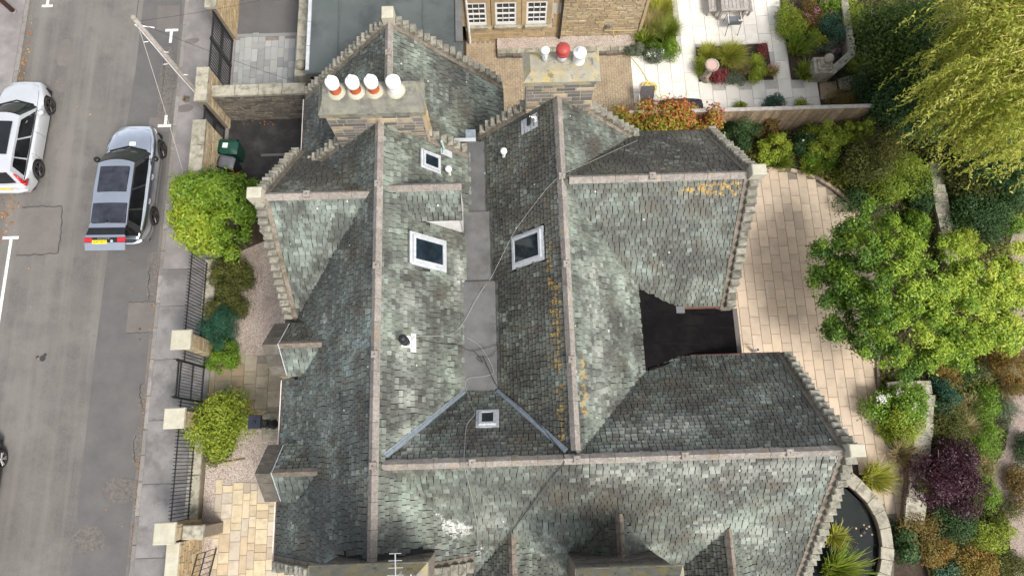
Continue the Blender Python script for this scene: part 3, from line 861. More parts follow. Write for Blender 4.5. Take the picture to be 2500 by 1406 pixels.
# ---------------------------------------------------------------- skylights
def skylight(si, a0, a1, d0, d1, fr, glass_in=.1):
    s = SL[si]
    o = empty('skylight', (0, 0, 0)); o.parent = house
    def quad(b0, b1, e0, e1, l0, l1):
        vs = [pt(s, b0, e0, l0), pt(s, b1, e0, l0), pt(s, b1, e1, l0), pt(s, b0, e1, l0), pt(s, b0, e0, l1), pt(s, b1, e0, l1), pt(s, b1, e1, l1), pt(s, b0, e1, l1)]
        m = MB()
        n = (Vector(vs[1]) - Vector(vs[0])).cross(Vector(vs[3]) - Vector(vs[0]))
        if n.z < 0: vs = [vs[i] for i in (3, 2, 1, 0, 7, 6, 5, 4)]
        return m.hexa(vs)
    g = .17 * fr
    quad(a0, a1, d0, d1, -.02, .04).build('flashing', M['lead'], o)
    gd = g / 1.5
    for (b0, b1, e0, e1) in ((a0 + g * .5, a0 + g, d0 + gd * .5, d1 - gd * .5), (a1 - g, a1 - g * .5, d0 + gd * .5, d1 - gd * .5), (a0 + g, a1 - g, d0 + gd * .5, d0 + gd), (a0 + g, a1 - g, d1 - gd, d1 - gd * .5)):
        quad(b0, b1, e0, e1, .04, .09).build('frame', M['lead'], o)
    quad(a0 + g, a1 - g, d0 + gd, d1 - gd, .041, .065).build('pane', M['pane_sky'], o)
    return o
skylight(*SKY[0], 1.0); skylight(*SKY[1], .75); skylight(*SKY[2], .9); skylight(*SKY[3], .9)
# lead apron below the largest skylight
def on_slope(si, a, dq, l=.03): return pt(SL[si], a, dq, l)

# ---------------------------------------------------------------- stone facing: separate stones on a backing
def stone_face(parent, o, u, v, n, w, h, rows, lens, mt, prob_hole=None, depth=.05, clip=None, name='stone', seed=1, gap=.014):
    r = random.Random(seed)
    u, v, n, o = Vector(u), Vector(v), Vector(n), Vector(o)
    z = 0
    cnt = 0
    while z < h - .02:
        rh = min(r.uniform(*rows), h - z)
        if h - z - rh < rows[0] * .5: rh = h - z
        x = -r.random() * lens[0] * .5
        while x < w:
            L = r.uniform(*lens)
            x0, x1 = max(0, x), min(w, x + L)
            if w - x1 < lens[0] * .3: x1 = w
            x += L
            if x1 - x0 < .03: continue
            cx, cz = (x0 + x1) / 2, z + rh / 2
            if clip and not clip(cx, cz, x0, x1): continue
            d = depth * r.uniform(.55, 1.0)
            g = gap / 2
            ch = .008
            b = [(x0 + g, z + g), (x1 - g, z + g), (x1 - g, z + rh - g), (x0 + g, z + rh - g)]
            q = [(x0 + g + ch, z + g + ch), (x1 - g - ch, z + g + ch), (x1 - g - ch, z + rh - g - ch), (x0 + g + ch, z + rh - g - ch)]
            c0 = o + u * cx + v * cz
            vs = [o + u * a + v * k - c0 for a, k in b] + [o + u * a + v * k + n * (d - ch) - c0 for a, k in b] + [o + u * a + v * k + n * d - c0 for a, k in q]
            fs = [(0, 1, 5, 4), (1, 2, 6, 5), (2, 3, 7, 6), (3, 0, 4, 7), (4, 5, 9, 8), (5, 6, 10, 9), (6, 7, 11, 10), (7, 4, 8, 11), (8, 9, 10, 11)]
            if u.cross(v).dot(n) < 0: fs = [tuple(reversed(f)) for f in fs]
            m = MB().add(vs, fs)
            link(name, m.mesh(name), mt if not isinstance(mt, list) else r.choice(mt), parent, c0)
            cnt += 1
            if x1 >= w: break
        z += rh
    return cnt

# ---------------------------------------------------------------- chimneys
def pot(parent, c, kind):
    m = MB()
    if kind == 'clay':
        p = MB().lathe(c, [(.155, -.05), (.15, 0), (.135, .3), (.15, .33)], 18).build('chimney_pot', M['terracotta'], parent, smooth=True)
        MB().lathe(c, [(.24, -.06), (.235, .02), (.18, .07), (.15, .08)], 18).build('flaunching', M['cope_light'], parent, smooth=True)
        MB().lathe((c[0], c[1], c[2] + .331), [(.165, 0), (.17, .04), (.17, .17), (.155, .19), (.05, .21), (.01, .215)], 18).build('cowl', M['white'], parent, smooth=True)
        MB().lathe((c[0] - .02, c[1] + .05, c[2] + .545), [(.06, -.02), (.065, .06), (.05, .09), (.01, .095)], 12).build('cowl_knob', M['white'], parent, smooth=True)
    elif kind == 'cream':
        MB().lathe(c, [(.2, -.05), (.19, .0), (.16, .12), (.17, .3)], 18).build('chimney_pot', M['white_paint'], parent, smooth=True)
        MB().lathe(c, [(.25, -.06), (.245, .02), (.2, .06), (.19, .07)], 18).build('flaunching', M['cope_light'], parent, smooth=True)
        MB().lathe((c[0], c[1], c[2] + .301), [(.18, 0), (.185, .04), (.185, .16), (.17, .18), (.05, .2), (.01, .205)], 18).build('cowl', M['white'], parent, smooth=True)
    elif kind == 'small':
        MB().lathe(c, [(.07, -.05), (.07, .25)], 12).build('flue_pipe', M['lead'], parent, smooth=True)
        for k in range(4):
            a = k * math.pi / 2
            MB().tube([(c[0] + .085 * math.cos(a), c[1] + .085 * math.sin(a), c[2] + .2), (c[0] + .085 * math.cos(a), c[1] + .085 * math.sin(a), c[2] + .42)], .01, 5).build('cowl_strut', M['lead'], parent)
        MB().lathe((c[0], c[1], c[2] + .42), [(.11, 0), (.115, .03), (.09, .05), (.01, .06)], 16).build('cowl', M['white'], parent, smooth=True)
    elif kind == 'red':
        MB().lathe(c, [(.13, -.05), (.12, .3)], 16).build('chimney_pot', M['lead'], parent, smooth=True)
        MB().lathe((c[0], c[1], c[2] + .28), [(.17, 0), (.18, .03), (.18, .1), (.165, .11), (.165, .13), (.18, .14), (.175, .2), (.12, .25), (.01, .27)], 18).build('cowl', M['red_paint'], parent, smooth=True)
    elif kind == 'white':
        MB().lathe(c, [(.17, -.05), (.16, .0), (.145, .28), (.155, .3)], 18).build('chimney_pot', M['white_paint'], parent, smooth=True)
        MB().lathe((c[0], c[1], c[2] + .3), [(.17, 0), (.175, .05), (.16, .08), (.06, .1), (.055, .18), (.01, .185)], 18).build('cowl', M['white'], parent, smooth=True)

def chimney(x0, x1, y0, y1, zb, zt, stones, seed, capm, lich=False, face='S', dr=.57):
    c = empty('chimney', (0, 0, 0)); c.parent = house
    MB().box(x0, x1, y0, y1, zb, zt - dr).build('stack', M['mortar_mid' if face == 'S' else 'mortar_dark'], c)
    MB().box(x0 - .1, x1 + .1, y0 - .1, y1 + .1, zt - dr, zt - dr + .17).build('cornice', M[capm], c)
    m = MB()
    a, b = .085, .1
    m.hexa([(x0 - a, y0 - a, zt - dr + .171), (x1 + a, y0 - a, zt - dr + .171), (x1 + a, y1 + a, zt - dr + .171), (x0 - a, y1 + a, zt - dr + .171), (x0 + b, y0 + b, zt), (x1 - b, y0 + b, zt), (x1 - b, y1 - b, zt), (x0 + b, y1 - b, zt)])
    m.build('cap', M[capm], c)
    if face == 'S':
        stone_face(c, (x0, y0, zb), (1, 0, 0), (0, 0, 1), (0, -1, 0), x1 - x0, zt - dr - zb, (.13, .24), (.2, .62), stones, seed=seed, clip=lambda cx, cz, a0, a1: zb + cz > env(min(x1, x0 + cx), y0 - .02) - .25, gap=.03, depth=.014)
        stone_face(c, (x1, y0, zb), (0, 1, 0), (0, 0, 1), (1, 0, 0), y1 - y0, zt - dr - zb, (.18, .3), (.3, .6), M['stone_warm'], seed=seed + 5, depth=.03)
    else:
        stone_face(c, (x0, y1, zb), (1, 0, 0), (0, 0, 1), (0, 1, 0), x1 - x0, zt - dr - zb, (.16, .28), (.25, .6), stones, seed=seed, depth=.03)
    return c
M['cap_grey'] = mat('cap_grey', (.16, .16, .135), (.26, .25, .2), 4, .92, .5, 30, dirt=((.09, .09, .08), 3, .7), stain=((.27, .25, .12), 2, .6), speck=((.33, .33, .29), .4))
M['cap_lichen'] = mat('cap_lichen', (.24, .225, .18), (.36, .335, .26), 4, .92, .5, 30, dirt=((.44, .33, .07), 3.2, .6), speck=((.12, .12, .1), .5), stain=((.09, .088, .08), 3.5, .75))
chA = chimney(-4.62, -2.08, 8.79, 9.45, 6.4, 9.5, [M['stone_grey'], M['stone_grey'], M['stone_grey'], M['stone_grey'], M['stone']], 4, 'cap_grey')
for x, k in ((-4.16, 'clay'), (-3.66, 'clay'), (-3.2, 'clay'), (-2.66, 'cream')): pot(chA, (x, 9.1, 9.5), k)
chB = chimney(.68, 2.5, 9.5, 10.2, 6.4, 9.36, [M['stone_grey'], M['stone_grey'], M['stone']], 9, 'cap_lichen', dr=.36)
for x, y, k in ((1.15, 9.93, 'small'), (1.6, 9.95, 'red'), (2.03, 9.9, 'white')): pot(chB, (x, y, 9.36), k)
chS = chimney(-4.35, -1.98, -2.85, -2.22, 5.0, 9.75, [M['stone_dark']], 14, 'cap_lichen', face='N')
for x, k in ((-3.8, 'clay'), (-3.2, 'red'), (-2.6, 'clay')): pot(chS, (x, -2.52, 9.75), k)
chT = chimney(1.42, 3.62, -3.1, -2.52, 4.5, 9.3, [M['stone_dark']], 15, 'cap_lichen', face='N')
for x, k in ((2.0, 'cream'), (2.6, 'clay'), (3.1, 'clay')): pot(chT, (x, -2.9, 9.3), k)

# ---------------------------------------------------------------- vents, flues and small roof fittings (parts of the house roof)
def vent(si, a, dq, kind):
    p = Vector(on_slope(si, a, dq, .03))
    o = empty('roof_vent', (0, 0, 0)); o.parent = house
    s = SL[si]
    if kind == 'white':
        MB().lathe(p, [(.05, -.05), (.05, .28)], 10).build('pipe', M['white'], o)
        MB().lathe(p + Vector((0, 0, .28)), [(.085, 0), (.1, .04), (.09, .12), (.01, .15)], 14).build('cap', M['white'], o, smooth=True)
    if kind == 'black':
        vs = [pt(s, a - .25, dq + .12, .045), pt(s, a + .22, dq + .12, .045), pt(s, a + .22, dq + .3, .045), pt(s, a - .25, dq + .3, .045)]
        for (b0, b1, e0, e1) in ((a - .14, a + .16, dq - .1, dq + .16), (a - .24, a + .24, dq + .1, dq + .22)):
            q = [pt(s, b0, e0, .05), pt(s, b1, e0, .05), pt(s, b1, e1, .05), pt(s, b0, e1, .05)]
            n = (Vector(q[1]) - Vector(q[0])).cross(Vector(q[3]) - Vector(q[0]))
            MB().add(q, [(0, 1, 2, 3) if n.z > 0 else (3, 2, 1, 0)]).build('flashing', M['white'], o)
        MB().lathe(p, [(.11, -.1), (.11, .14), (.12, .15), (.12, .2), (.1, .21), (.1, .42), (.115, .43), (.115, .5), (.07, .58), (.01, .6)], 16).build('flue', M['plastic_black'], o, smooth=True)
    if kind == 'twin':
        q = [pt(s, a - .22, dq - .2, .045), pt(s, a + .22, dq - .2, .045), pt(s, a + .22, dq + .25, .045), pt(s, a - .22, dq + .25, .045)]
        n = (Vector(q[1]) - Vector(q[0])).cross(Vector(q[3]) - Vector(q[0]))
        MB().add(q, [(0, 1, 2, 3) if n.z > 0 else (3, 2, 1, 0)]).build('flashing', M['lead'], o)
        for dx, dy, h, mm, r in ((-.05, .0, .42, 'plastic_black', .06), (.12, .0, .34, 'white_paint', .045)):
            MB().lathe(p + Vector((dx, dy, 0)), [(r, -.1), (r, h), (r * .6, h), (r * .6, h - .1)], 12).build('pipe', M[mm], o)
        MB().tube([p + Vector((-.05, 0, .4)), p + Vector((.12, 0, .34))], .025, 6).build('bracket', M['white_paint'], o)
    if kind == 'stub':
        MB().tube([p, p + Vector((-.03, .05, .5))], .035, 8).build('pipe', M['verdigris'], o)
        q = [pt(s, a - .15, dq - .1, .045), pt(s, a + .12, dq - .1, .045), pt(s, a + .12, dq + .2, .045), pt(s, a - .15, dq + .2, .045)]
        n = (Vector(q[1]) - Vector(q[0])).cross(Vector(q[3]) - Vector(q[0]))
        MB().add(q, [(0, 1, 2, 3) if n.z > 0 else (3, 2, 1, 0)]).build('flashing', M['lead'], o)
M['verdigris'] = mat('verdigris', (.3, .48, .45), (.42, .6, .56), 6, .6)
vent(2, 8.55, XB - .05, 'white')
vent(1, 8.05, 1.68, 'white')
vent(2, 9.12, XB - .83, 'twin')
vent(1, 2.95, .62, 'black')
vent(1, 8.72, 1.55, 'stub')

# ---------------------------------------------------------------- loose cables over the roof
def cable(pts, r, mt, name='cable', label=None, flat=True):
    out = []
    for p in smooth_path([Vector((p[0], p[1], 0)) for p in pts], 8):
        z = max(env(p.x + dx, p.y + dy) for dx in (-.05, 0, .05) for dy in (-.05, 0, .05))
        if -1.35 < p.x < -.2 and p.y > 1.6: z = max(z, gz(p.y) + .05)
        out.append((p.x, p.y, z + .05 + r))
    o = MB().tube(out, r, 5).build(name, M[mt])
    tag(o, label, 'cable')
    return o
def rp(px, py):      # roof point under a mark of the photograph
    lo, hi = 3.0, 10.5
    z = hi
    while z > lo:
        q = P(px, py, z)
        e = env(q.x, q.y)
        if -1.35 < q.x < -.2 and q.y > 1.6: e = max(e, gz(q.y))
        if e >= z: return (q.x, q.y)
        z -= .02
    return (q.x, q.y)
cable([rp(*p) for p in ((1556, 347), (1500, 372), (1440, 400), (1366, 433), (1330, 470), (1262, 560), (1235, 610), (1205, 670), (1165, 730), (1135, 785), (1100, 818), (1010, 822))], .0045, 'cable_white', label='pale cable running from the black roof flue up over the ridge')
cable([rp(*p) for p in ((1010, 824), (1060, 838), (1120, 845), (1150, 858), (1190, 850), (1215, 845), (1200, 870), (1165, 875), (1180, 885), (1160, 860))], .006, 'cable_black', label='black cable looped in coils in the lead gutter')
cable([rp(*p) for p in ((1140, 825), (1175, 850), (1205, 905), (1190, 918), (1145, 925), (1138, 945), (1150, 985), (1160, 1010), (1140, 1040), (1135, 1100), (1135, 1140), (1150, 1200), (1165, 1280), (1168, 1330))], .004, 'cable_white', label='grey cable running down past the smallest skylight to the front slope')
cable([rp(*p) for p in ((1180, 870), (1195, 905), (1220, 950), (1290, 1010), (1345, 1070), (1378, 1122), (1340, 1170), (1290, 1240), (1245, 1300), (1190, 1370))], .008, 'cable_black', label='black cable crossing the front ridge beside the right lead valley')
# ================================================================ street
KX, WX = -13.1, -11.35        # kerb line, garden wall line
road = MB().box(-19.75, KX, -40, 60, -.3, 0).build('road', M['asphalt'])
tag(road, 'worn grey asphalt street along the left side', 'road', kind='structure')
def patch(name, pts, mt, z=.004):
    m = MB()
    n = len(pts)
    m.add([(p.x, p.y, z) for p in pts], [tuple(range(n))])
    nrm = (pts[1] - pts[0]).cross(pts[2] - pts[0])
    if nrm.z < 0: m.f = [tuple(reversed(f)) for f in m.f]
    o = m.build(name, M[mt], road)
    tag(o, kind='structure')
    return o
G = lambda *a: [P(x, y, 0) for x, y in a]
def rough_edge(a, b, amp, n, seed):
    r = random.Random(seed)
    return [a + (b - a) * (i / n) + Vector((r.uniform(-amp, amp), r.uniform(-amp, amp) * .3, 0)) for i in range(n + 1)]
# darker relaid lane beside the kerb and paler parking strip
patch('lane_strip', [Vector((-15.0, 30, 0)), Vector((-15.0, 16, 0)), Vector((-15.25, 10, 0)), Vector((-15.3, 4, 0)), Vector((-15.2, -8, 0)), Vector((KX - .25, -8, 0)), Vector((KX - .25, 30, 0))], 'asphalt_dark')
patch('road_patch', G((62, 508), (152, 505), (143, 618), (38, 624)), 'asphalt_patch', .006)
patch('road_patch', G((315, 738), (384, 737), (378, 812), (308, 813)), 'asphalt_patch', .008)
patch('road_patch', G((365, 288), (418, 287), (412, 322), (362, 322)), 'asphalt_patch', .008)
patch('road_patch', G((385, 15), (440, 15), (437, 75), (382, 75)), 'asphalt_patch', .008)
r_ = random.Random(5)
def blob(c, rx, ry, n=18, seed=0, amp=.3):
    q = random.Random(seed)
    ph = [q.uniform(1 - amp, 1 + amp) for _ in range(n)]
    ph = [(ph[i - 1] + ph[i] + ph[(i + 1) % n]) / 3 for i in range(n)]
    return [Vector((c.x + rx * ph[i] * math.cos(2 * math.pi * i / n), c.y + ry * ph[i] * math.sin(2 * math.pi * i / n), 0)) for i in range(n)]
for i, (px, py, rx, ry) in enumerate(((408, 190, .32, 1.3), (402, 250, .28, .9), (375, 690, .28, .85), (372, 640, .2, .5), (352, 975, .22, .6), (345, 1090, .3, .9), (300, 1195, .7, .45), (215, 1315, .6, .5), (335, 1330, .25, .8), (410, 140, .25, .5))):
    patch('worn_patch', blob(P(px, py), rx, ry, 18, i), 'asphalt_worn', .011 + .0004 * i)
for i, (px, py, rx, ry) in enumerate(((160, 130, .28, .75), (150, 205, .25, .4), (130, 350, .3, .9))):
    patch('worn_patch', blob(P(px, py), rx, ry, 18, i + 30), 'asphalt_patch', .0095 + .0003 * i)
for i, (px, py, r) in enumerate(((105, 874, .11), (92, 872, .06), (111, 866, .06), (342, 803, .045), (342, 828, .03))):
    patch('oil_spot', blob(P(px, py), r, r, 10, i + 60), 'tar', .0165 + .0003 * i)
# cracks: thin ribbons of tar along joints
def crack(pts, w=.018, seed=1):
    q = random.Random(seed)
    path = smooth_path(pts, 8)
    path = [p + Vector((q.uniform(-.03, .03), q.uniform(-.03, .03), 0)) for p in path]
    L, Rr = [], []
    for i, p in enumerate(path):
        t = path[min(i + 1, len(path) - 1)] - path[max(i - 1, 0)]
        t.normalize()
        s = Vector((-t.y, t.x, 0)) * w * q.uniform(.4, 1)
        L.append((p.x + s.x, p.y + s.y, .016))
        Rr.append((p.x - s.x, p.y - s.y, .016))
    tag(MB().grid([Rr, L]).build('crack', M['tar'], road), kind='structure')
crack(G((152, 505), (150, 560), (143, 618)), seed=1); crack(G((38, 624), (90, 622), (143, 618)), seed=2); crack(G((56, 507), (100, 504), (152, 505)), seed=3)
crack(G((402, 130), (396, 260), (394, 280)), .012, 4); crack(G((366, 650), (363, 700), (366, 735)), .02, 5); crack(G((345, 938), (342, 965), (350, 1000)), .02, 6); crack(G((332, 1060), (327, 1100), (330, 1125)), .02, 7)
crack(G((308, 813), (345, 812), (378, 812)), .012, 8); crack(G((315, 738), (350, 737), (384, 736)), .012, 9)
# white markings
def mark(x0, x1, y0, y1):
    tag(MB().sheet([(x0, y0), (x1, y0), (x1, y1), (x0, y1)], .018).build('road_marking', M['paint'], road), kind='structure')
c = P(420, 75); mark(c.x - .27, c.x + .27, c.y - .06, c.y + .06); mark(c.x - .07, c.x + .05, c.y - .6, c.y - .06)
c = P(402, 308); mark(c.x - .27, c.x + .27, c.y - .06, c.y + .06); mark(c.x - .03, c.x + .09, c.y + .06, c.y + .47)
c = P(116, 16); mark(c.x - .23, c.x + .23, c.y - .06, c.y + .06); mark(c.x - .06, c.x + .06, c.y + .06, c.y + .9)
c = P(26, 581); mark(c.x - .3, c.x + .32, c.y - .06, c.y + .06); mark(c.x - .02, c.x + .1, c.y - 3.4, c.y - .06)

# kerb stones
kerb = empty('kerb', (KX, 0, 0)); tag(kerb, 'grey stone kerb along the right side of the street', 'kerb', kind='structure')
y = -6.0
r_ = random.Random(11)
while y < 21:
    L = r_.uniform(.85, 1.35)
    MB().cbox(-.1, .06, -L / 2 + .006, L / 2 - .006, -.2, .1 + r_.uniform(-.012, .008), .015).build('kerb_stone', M['kerb'], kerb, (0, y + L / 2, 0))
    y += L
pavement = MB().box(KX + .06, WX + .4, 7.35, 40, -.2, .09).build('pavement', M['pavement_old'])
tag(pavement, 'patched lilac-grey pavement beside the upper garden wall', 'pavement', kind='structure')
pav2 = empty('pavement', (0, 0, 0)); tag(pav2, 'smooth pale concrete slab pavement beside the railings', 'pavement', kind='structure')
MB().box(KX + .06, WX + .4, -30, 7.35, -.2, .06).build('pavement_bed', M['grout'], pav2)
for y0, y1 in ((-9, -5.5), (-5.5, -2.95), (-2.95, -.5), (-.5, 1.7), (1.7, 3.9), (3.9, 5.9), (5.9, 7.34)):
    MB().cbox(KX + .065, WX + .38, y0 + .006, y1 - .006, 0, .1, .008).build('pavement_slab', M['pavement'], pav2)
for i, (px, py, rx, ry) in enumerate(((470, 100, .3, .12), (452, 265, .35, .18))):
    b = blob(P(px, py, .1), rx, ry, 14, i + 80)
    tag(MB().sheet([(p.x, p.y) for p in b], .094).build('pavement_patch', M['asphalt_patch'], pavement), kind='structure')
far = MB().box(-40, -19.93, -40, 60, -.2, .1).build('pavement', M['pavement_old'])
tag(far, 'concrete pavement strip in the top left corner', 'pavement', kind='structure')
fk = empty('kerb', (-19.84, 0, 0)); tag(fk, 'dark kerb with orange fallen leaves in the top left corner', 'kerb', kind='structure')
y = 4.0
while y < 22:
    L = r_.uniform(.85, 1.2)
    MB().cbox(-.09, .09, -L / 2 + .006, L / 2 - .006, -.2, .1, .015).build('kerb_stone', M['kerb'], fk, (0, y + L / 2, 0))
    y += L

# fallen leaves in the gutters
def litter(name, spots, label, cols, n_each, seed, size=.045, z=.02):
    q = np.random.RandomState(seed)
    vs, fs, rr = [], [], []
    for (cx, cy, sx, sy, n) in spots:
        for _ in range(int(n * n_each)):
            x, y = cx + q.normal() * sx, cy + q.normal() * sy
            a = q.rand() * 6.28
            s = size * (.5 + q.rand())
            b = len(vs)
            zz = z + q.rand() * .015
            for k, rad in ((0, 1), (1, .55), (2, 1), (3, .55)):
                vs.append((x + s * rad * math.cos(a + k * 1.57), y + s * rad * math.sin(a + k * 1.57), zz + (q.rand() - .5) * s * .5))
            fs.append((b, b + 1, b + 2, b + 3)); rr.append(q.rand())
    me = bpy.data.meshes.new(name)
    me.from_pydata(vs, [], fs)
    me.attributes.new('rnd', 'FLOAT', 'FACE').data.foreach_set('value', rr)
    o = link(name, me, leaf_mat(name, cols))
    return tag(o, label, 'leaves', kind='stuff')
litter('fallen_leaves', [(-19.65, 15.8, .08, 1.0, 60), (-19.6, 17, .07, .8, 25), (-19.3, 9.8, .2, .5, 50), (-19.4, 8.9, .15, .6, 20)] + [(KX - .13, yy, .05, .35, 9) for yy in (-3, -1.8, -1.2, -.6, 0, .6, 1.6, 2.4, 3.6, 5, 6.4, 8, 16)] + [(-11.0, 16, .1, .8, 30), (-16, 6, 2.5, 8, 26), (-9.7, 13.4, .3, .08, 30)],
       'brown and orange fallen leaves along the kerbs', [(.3, .1, .02), (.42, .2, .05), (.25, .13, .06), (.5, .32, .14)], 1.0, 4)

# ================================================================ cars
def paint_mat(name, col, metal=.5, rough=.28):
    m, nt, b, vec, rnd = base_mat(name)
    f = noise(nt, vec, 3, 3)
    nt.links.new(ramp(nt, f, [(.3, tuple(c * .93 for c in col)), (.7, col)]), b.inputs['Base Color'])
    b.inputs['Metallic'].default_value = metal
    b.inputs['Roughness'].default_value = rough
    b.inputs['Coat Weight'].default_value = .8
    b.inputs['Coat Roughness'].default_value = .04
    return m
M['paint_grey'] = paint_mat('paint_grey', (.8, .84, .89), 1.0, .22)
M['paint_white'] = paint_mat('paint_white', (.66, .68, .7), .45, .33)
M['paint_black'] = paint_mat('paint_black', (.015, .016, .018), .2, .3)
M['car_glass'] = glass_mat('car_glass', (.006, .007, .008), .03)
M['roof_glass'] = glass_mat('roof_glass', (.022, .024, .032), .4)
M['roof_glass'].node_tree.nodes['Principled BSDF'].inputs['Specular IOR Level'].default_value = .3
M['screen_glass'] = glass_mat('screen_glass', (.008, .014, .012), .03)
M['tyre'] = mat('tyre', (.022, .02, .02), (.035, .032, .03), 8, .85)
M['rim_dark'] = mat('rim_dark', (.06, .055, .055), (.1, .09, .09), 6, .4, metal=.6)
M['rim_silver'] = mat('rim_silver', (.5, .5, .5), (.62, .62, .62), 6, .35, metal=.7)
M['tail_red'] = mat('tail_red', (.4, .012, .02), (.55, .02, .03), 6, .25, coat=.6)
M['plate_yellow'] = mat('plate_yellow', (.75, .52, .02), (.8, .58, .03), 6, .4)
M['trim'] = mat('trim', (.014, .014, .015), (.02, .02, .021), 6, .35)

def car(name, loc, rz, label, L, W, H, paint, rim, roof='glass', hatch_open=False, wb=2.75, fo=.88):
    o = empty(name, loc, label, 'car', None, rz)
    hw_, belt, hood = W / 2, H * .56, H * .585
    y0, y1 = -L / 2, L / 2
    wf, wr = y1 - fo, y1 - fo - wb
    cowl = y1 - L * .27
    rw = .34
    def halfw(y):
        t = (y - y0) / L
        e = max(0, (t - .75) / .25); e2 = max(0, (.18 - t) / .18)
        return hw_ * (1 - .32 * e ** 2.4 - .2 * e2 ** 2.2)
    def top(y):
        t = (y - cowl) / (y1 - cowl)
        if y > cowl: return hood - (hood - H * .43) * max(0, t) ** 2.6
        if y < y0 + .35: return belt + .02 - .1 * ((y0 + .35 - y) / .35) ** 2
        return belt + .03
    def sill(y):
        z = .24 + .1 * max(0, (abs(y - (y0 + y1) / 2) - L * .42) / (L * .08))
        for wy in (wf, wr):
            d2 = (rw + .07) ** 2 - (y - wy) ** 2
            if d2 > 0: z = max(z, .34 + math.sqrt(d2))
        return z
    ys = sorted(set([y0 + L * i / 64 for i in range(65)]))
    rows = []
    for y in ys:
        w, t, s = halfw(y), top(y), sill(y)
        mid = max(s + .02, .5)
        left = [(-w * .955, y, s), (-w, y, max(s + .01, min(mid, t - .3))), (-w * .985, y, max(s + .02, t - .16)), (-w * .93, y, t - .035), (-w * .8, y, t + .005), (-w * .4, y, t + .03)]
        rows.append(left + [(0, y, t + .038)] + [(-x, yy, z) for (x, yy, z) in reversed(left)])
    m = MB().grid([list(reversed(r)) for r in rows])
    # nose and tail closed
    for r, rev in ((rows[0], False), (rows[-1], True)):
        k = list(range(len(r)))
        m.add(r, [tuple(k if rev else reversed(k))])
    body = m.build('body', M[paint], o, smooth=False)
    me = body.data
    me.polygons.foreach_set('use_smooth', [len(p.vertices) == 4 for p in me.polygons])
    # floor so the road does not show through arches
    MB().box(-hw_ * .82, hw_ * .82, y0 + .15, y1 - .15, .2, .5).build('underbody', M['trim'], o)
    # greenhouse
    rr0, rf = y0 + L * (.06 if hatch_open else .09), cowl - L * .145
    rb = y0 + .12
    wb_, wt = hw_ * .9, hw_ * .69
    nb = 8
    def arc(y, w, z, bow, crown, n=nb):
        return [(w * (2 * i / n - 1), y + bow * (1 - (2 * i / n - 1) ** 2), z + crown * (1 - (2 * i / n - 1) ** 2)) for i in range(n + 1)]
    lo_f, hi_f = arc(cowl, wb_, belt + .05, .22, .02), arc(rf, wt, H - .05, .12, .05)
    lo_r, hi_r = arc(rb, wb_, belt + .05, -.06, .0), arc(rr0, wt, H - .06, -.05, .05)
    mid1, mid2 = arc(rf - (rf - rr0) * .4, wt * 1.02, H - .015, 0, .05), arc(rf - (rf - rr0) * .75, wt * 1.01, H - .025, 0, .05)
    MB().grid([hi_f, mid1, mid2, hi_r][::-1]).build('roof', M[paint], o, smooth=True)
    lerp = lambda a, b, f: tuple(a[i] + (b[i] - a[i]) * f for i in range(3))
    off = lambda p, v, k=.006: (p[0] + v[0] * k, p[1] + v[1] * k, p[2] + v[2] * k)
    # windscreen shell and pane
    MB().grid([[lerp(a, b, f) for a, b in zip(lo_f, hi_f)] for f in (1, .5, 0)]).build('pillar_panel', M['trim'], o, smooth=True)
    wsn = (0, .75, .66)
    MB().grid([[off(lerp(a, b, f), wsn, .012) for a, b in list(zip(lo_f, hi_f))[0:nb + 1]] for f in (.97, .5, .06)]).build('windscreen', M['screen_glass'], o, smooth=True)
    # sides
    for sg in (-1, 1):
        k = 0 if sg < 0 else nb
        base = [lo_r[k], (sg * wb_, (rb + cowl) / 2, belt + .05), lo_f[k]]
        tops = [hi_r[k], mid2[k], mid1[k], hi_f[k]]
        poly = [lo_r[k], lo_f[k], hi_f[k], mid1[k], mid2[k], hi_r[k]]
        fs = [(0, 1, 2, 3, 4, 5)]
        if sg < 0: fs = [tuple(reversed(fs[0]))]
        MB().add(poly, fs).build('side_panel', M[paint], o)
        # side glass in three panes
        def sp(f, h):     # f along 0 rear..1 front, h up 0..1
            b = lerp(lo_r[k], lo_f[k], f)
            seg = [hi_r[k], mid2[k], mid1[k], hi_f[k]]
            q = f * 3
            i = min(2, int(q))
            t = lerp(seg[i], seg[i + 1], q - i)
            p = lerp(b, t, h)
            return (p[0] + sg * .008, p[1], p[2])
        for f0, f1, a0, a1 in ((.09, .3, .03, .0), (.325, .6, .0, .0), (.625, .955, .0, -.04)):
            q = [sp(f0, .1), sp((f0 + f1) / 2, .08), sp(f1, .1), sp(f1 + a1, .88), sp((f0 + f1) / 2, .9), sp(f0 + a0, .88)]
            fs = [(0, 1, 2, 3, 4, 5)] if sg > 0 else [(5, 4, 3, 2, 1, 0)]
            MB().add(q, fs).build('side_window', M['car_glass'], o)
        MB().tube([sp(.05, .04), sp(.5, .04), sp(.98, .05)], .014, 5).build('window_trim', M['aluminium' if hatch_open else 'trim'], o)
        for f in (.42, .72):
            yy = lo_r[k][1] + (lo_f[k][1] - lo_r[k][1]) * f
            MB().tube([(sg * hw_ * .99, yy - .1, belt - .1), (sg * (hw_ + .012), yy, belt - .1), (sg * hw_ * .99, yy + .1, belt - .1)], .018, 6).build('door_handle', M['aluminium' if hatch_open else paint], o)
        # mirror
        my = cowl - .28
        mm = MB().tube([(sg * wb_ * .98, my, belt + .08), (sg * (hw_ + .05), my, belt + .12)], .025, 6).lathe((sg * (hw_ + .14), my, belt + .06), [(.03, 0), (.1, .02), (.115, .08), (.1, .14), (.03, .165)], 10)
        mm.build('wing_mirror', M['trim' if hatch_open else paint], o, smooth=True)
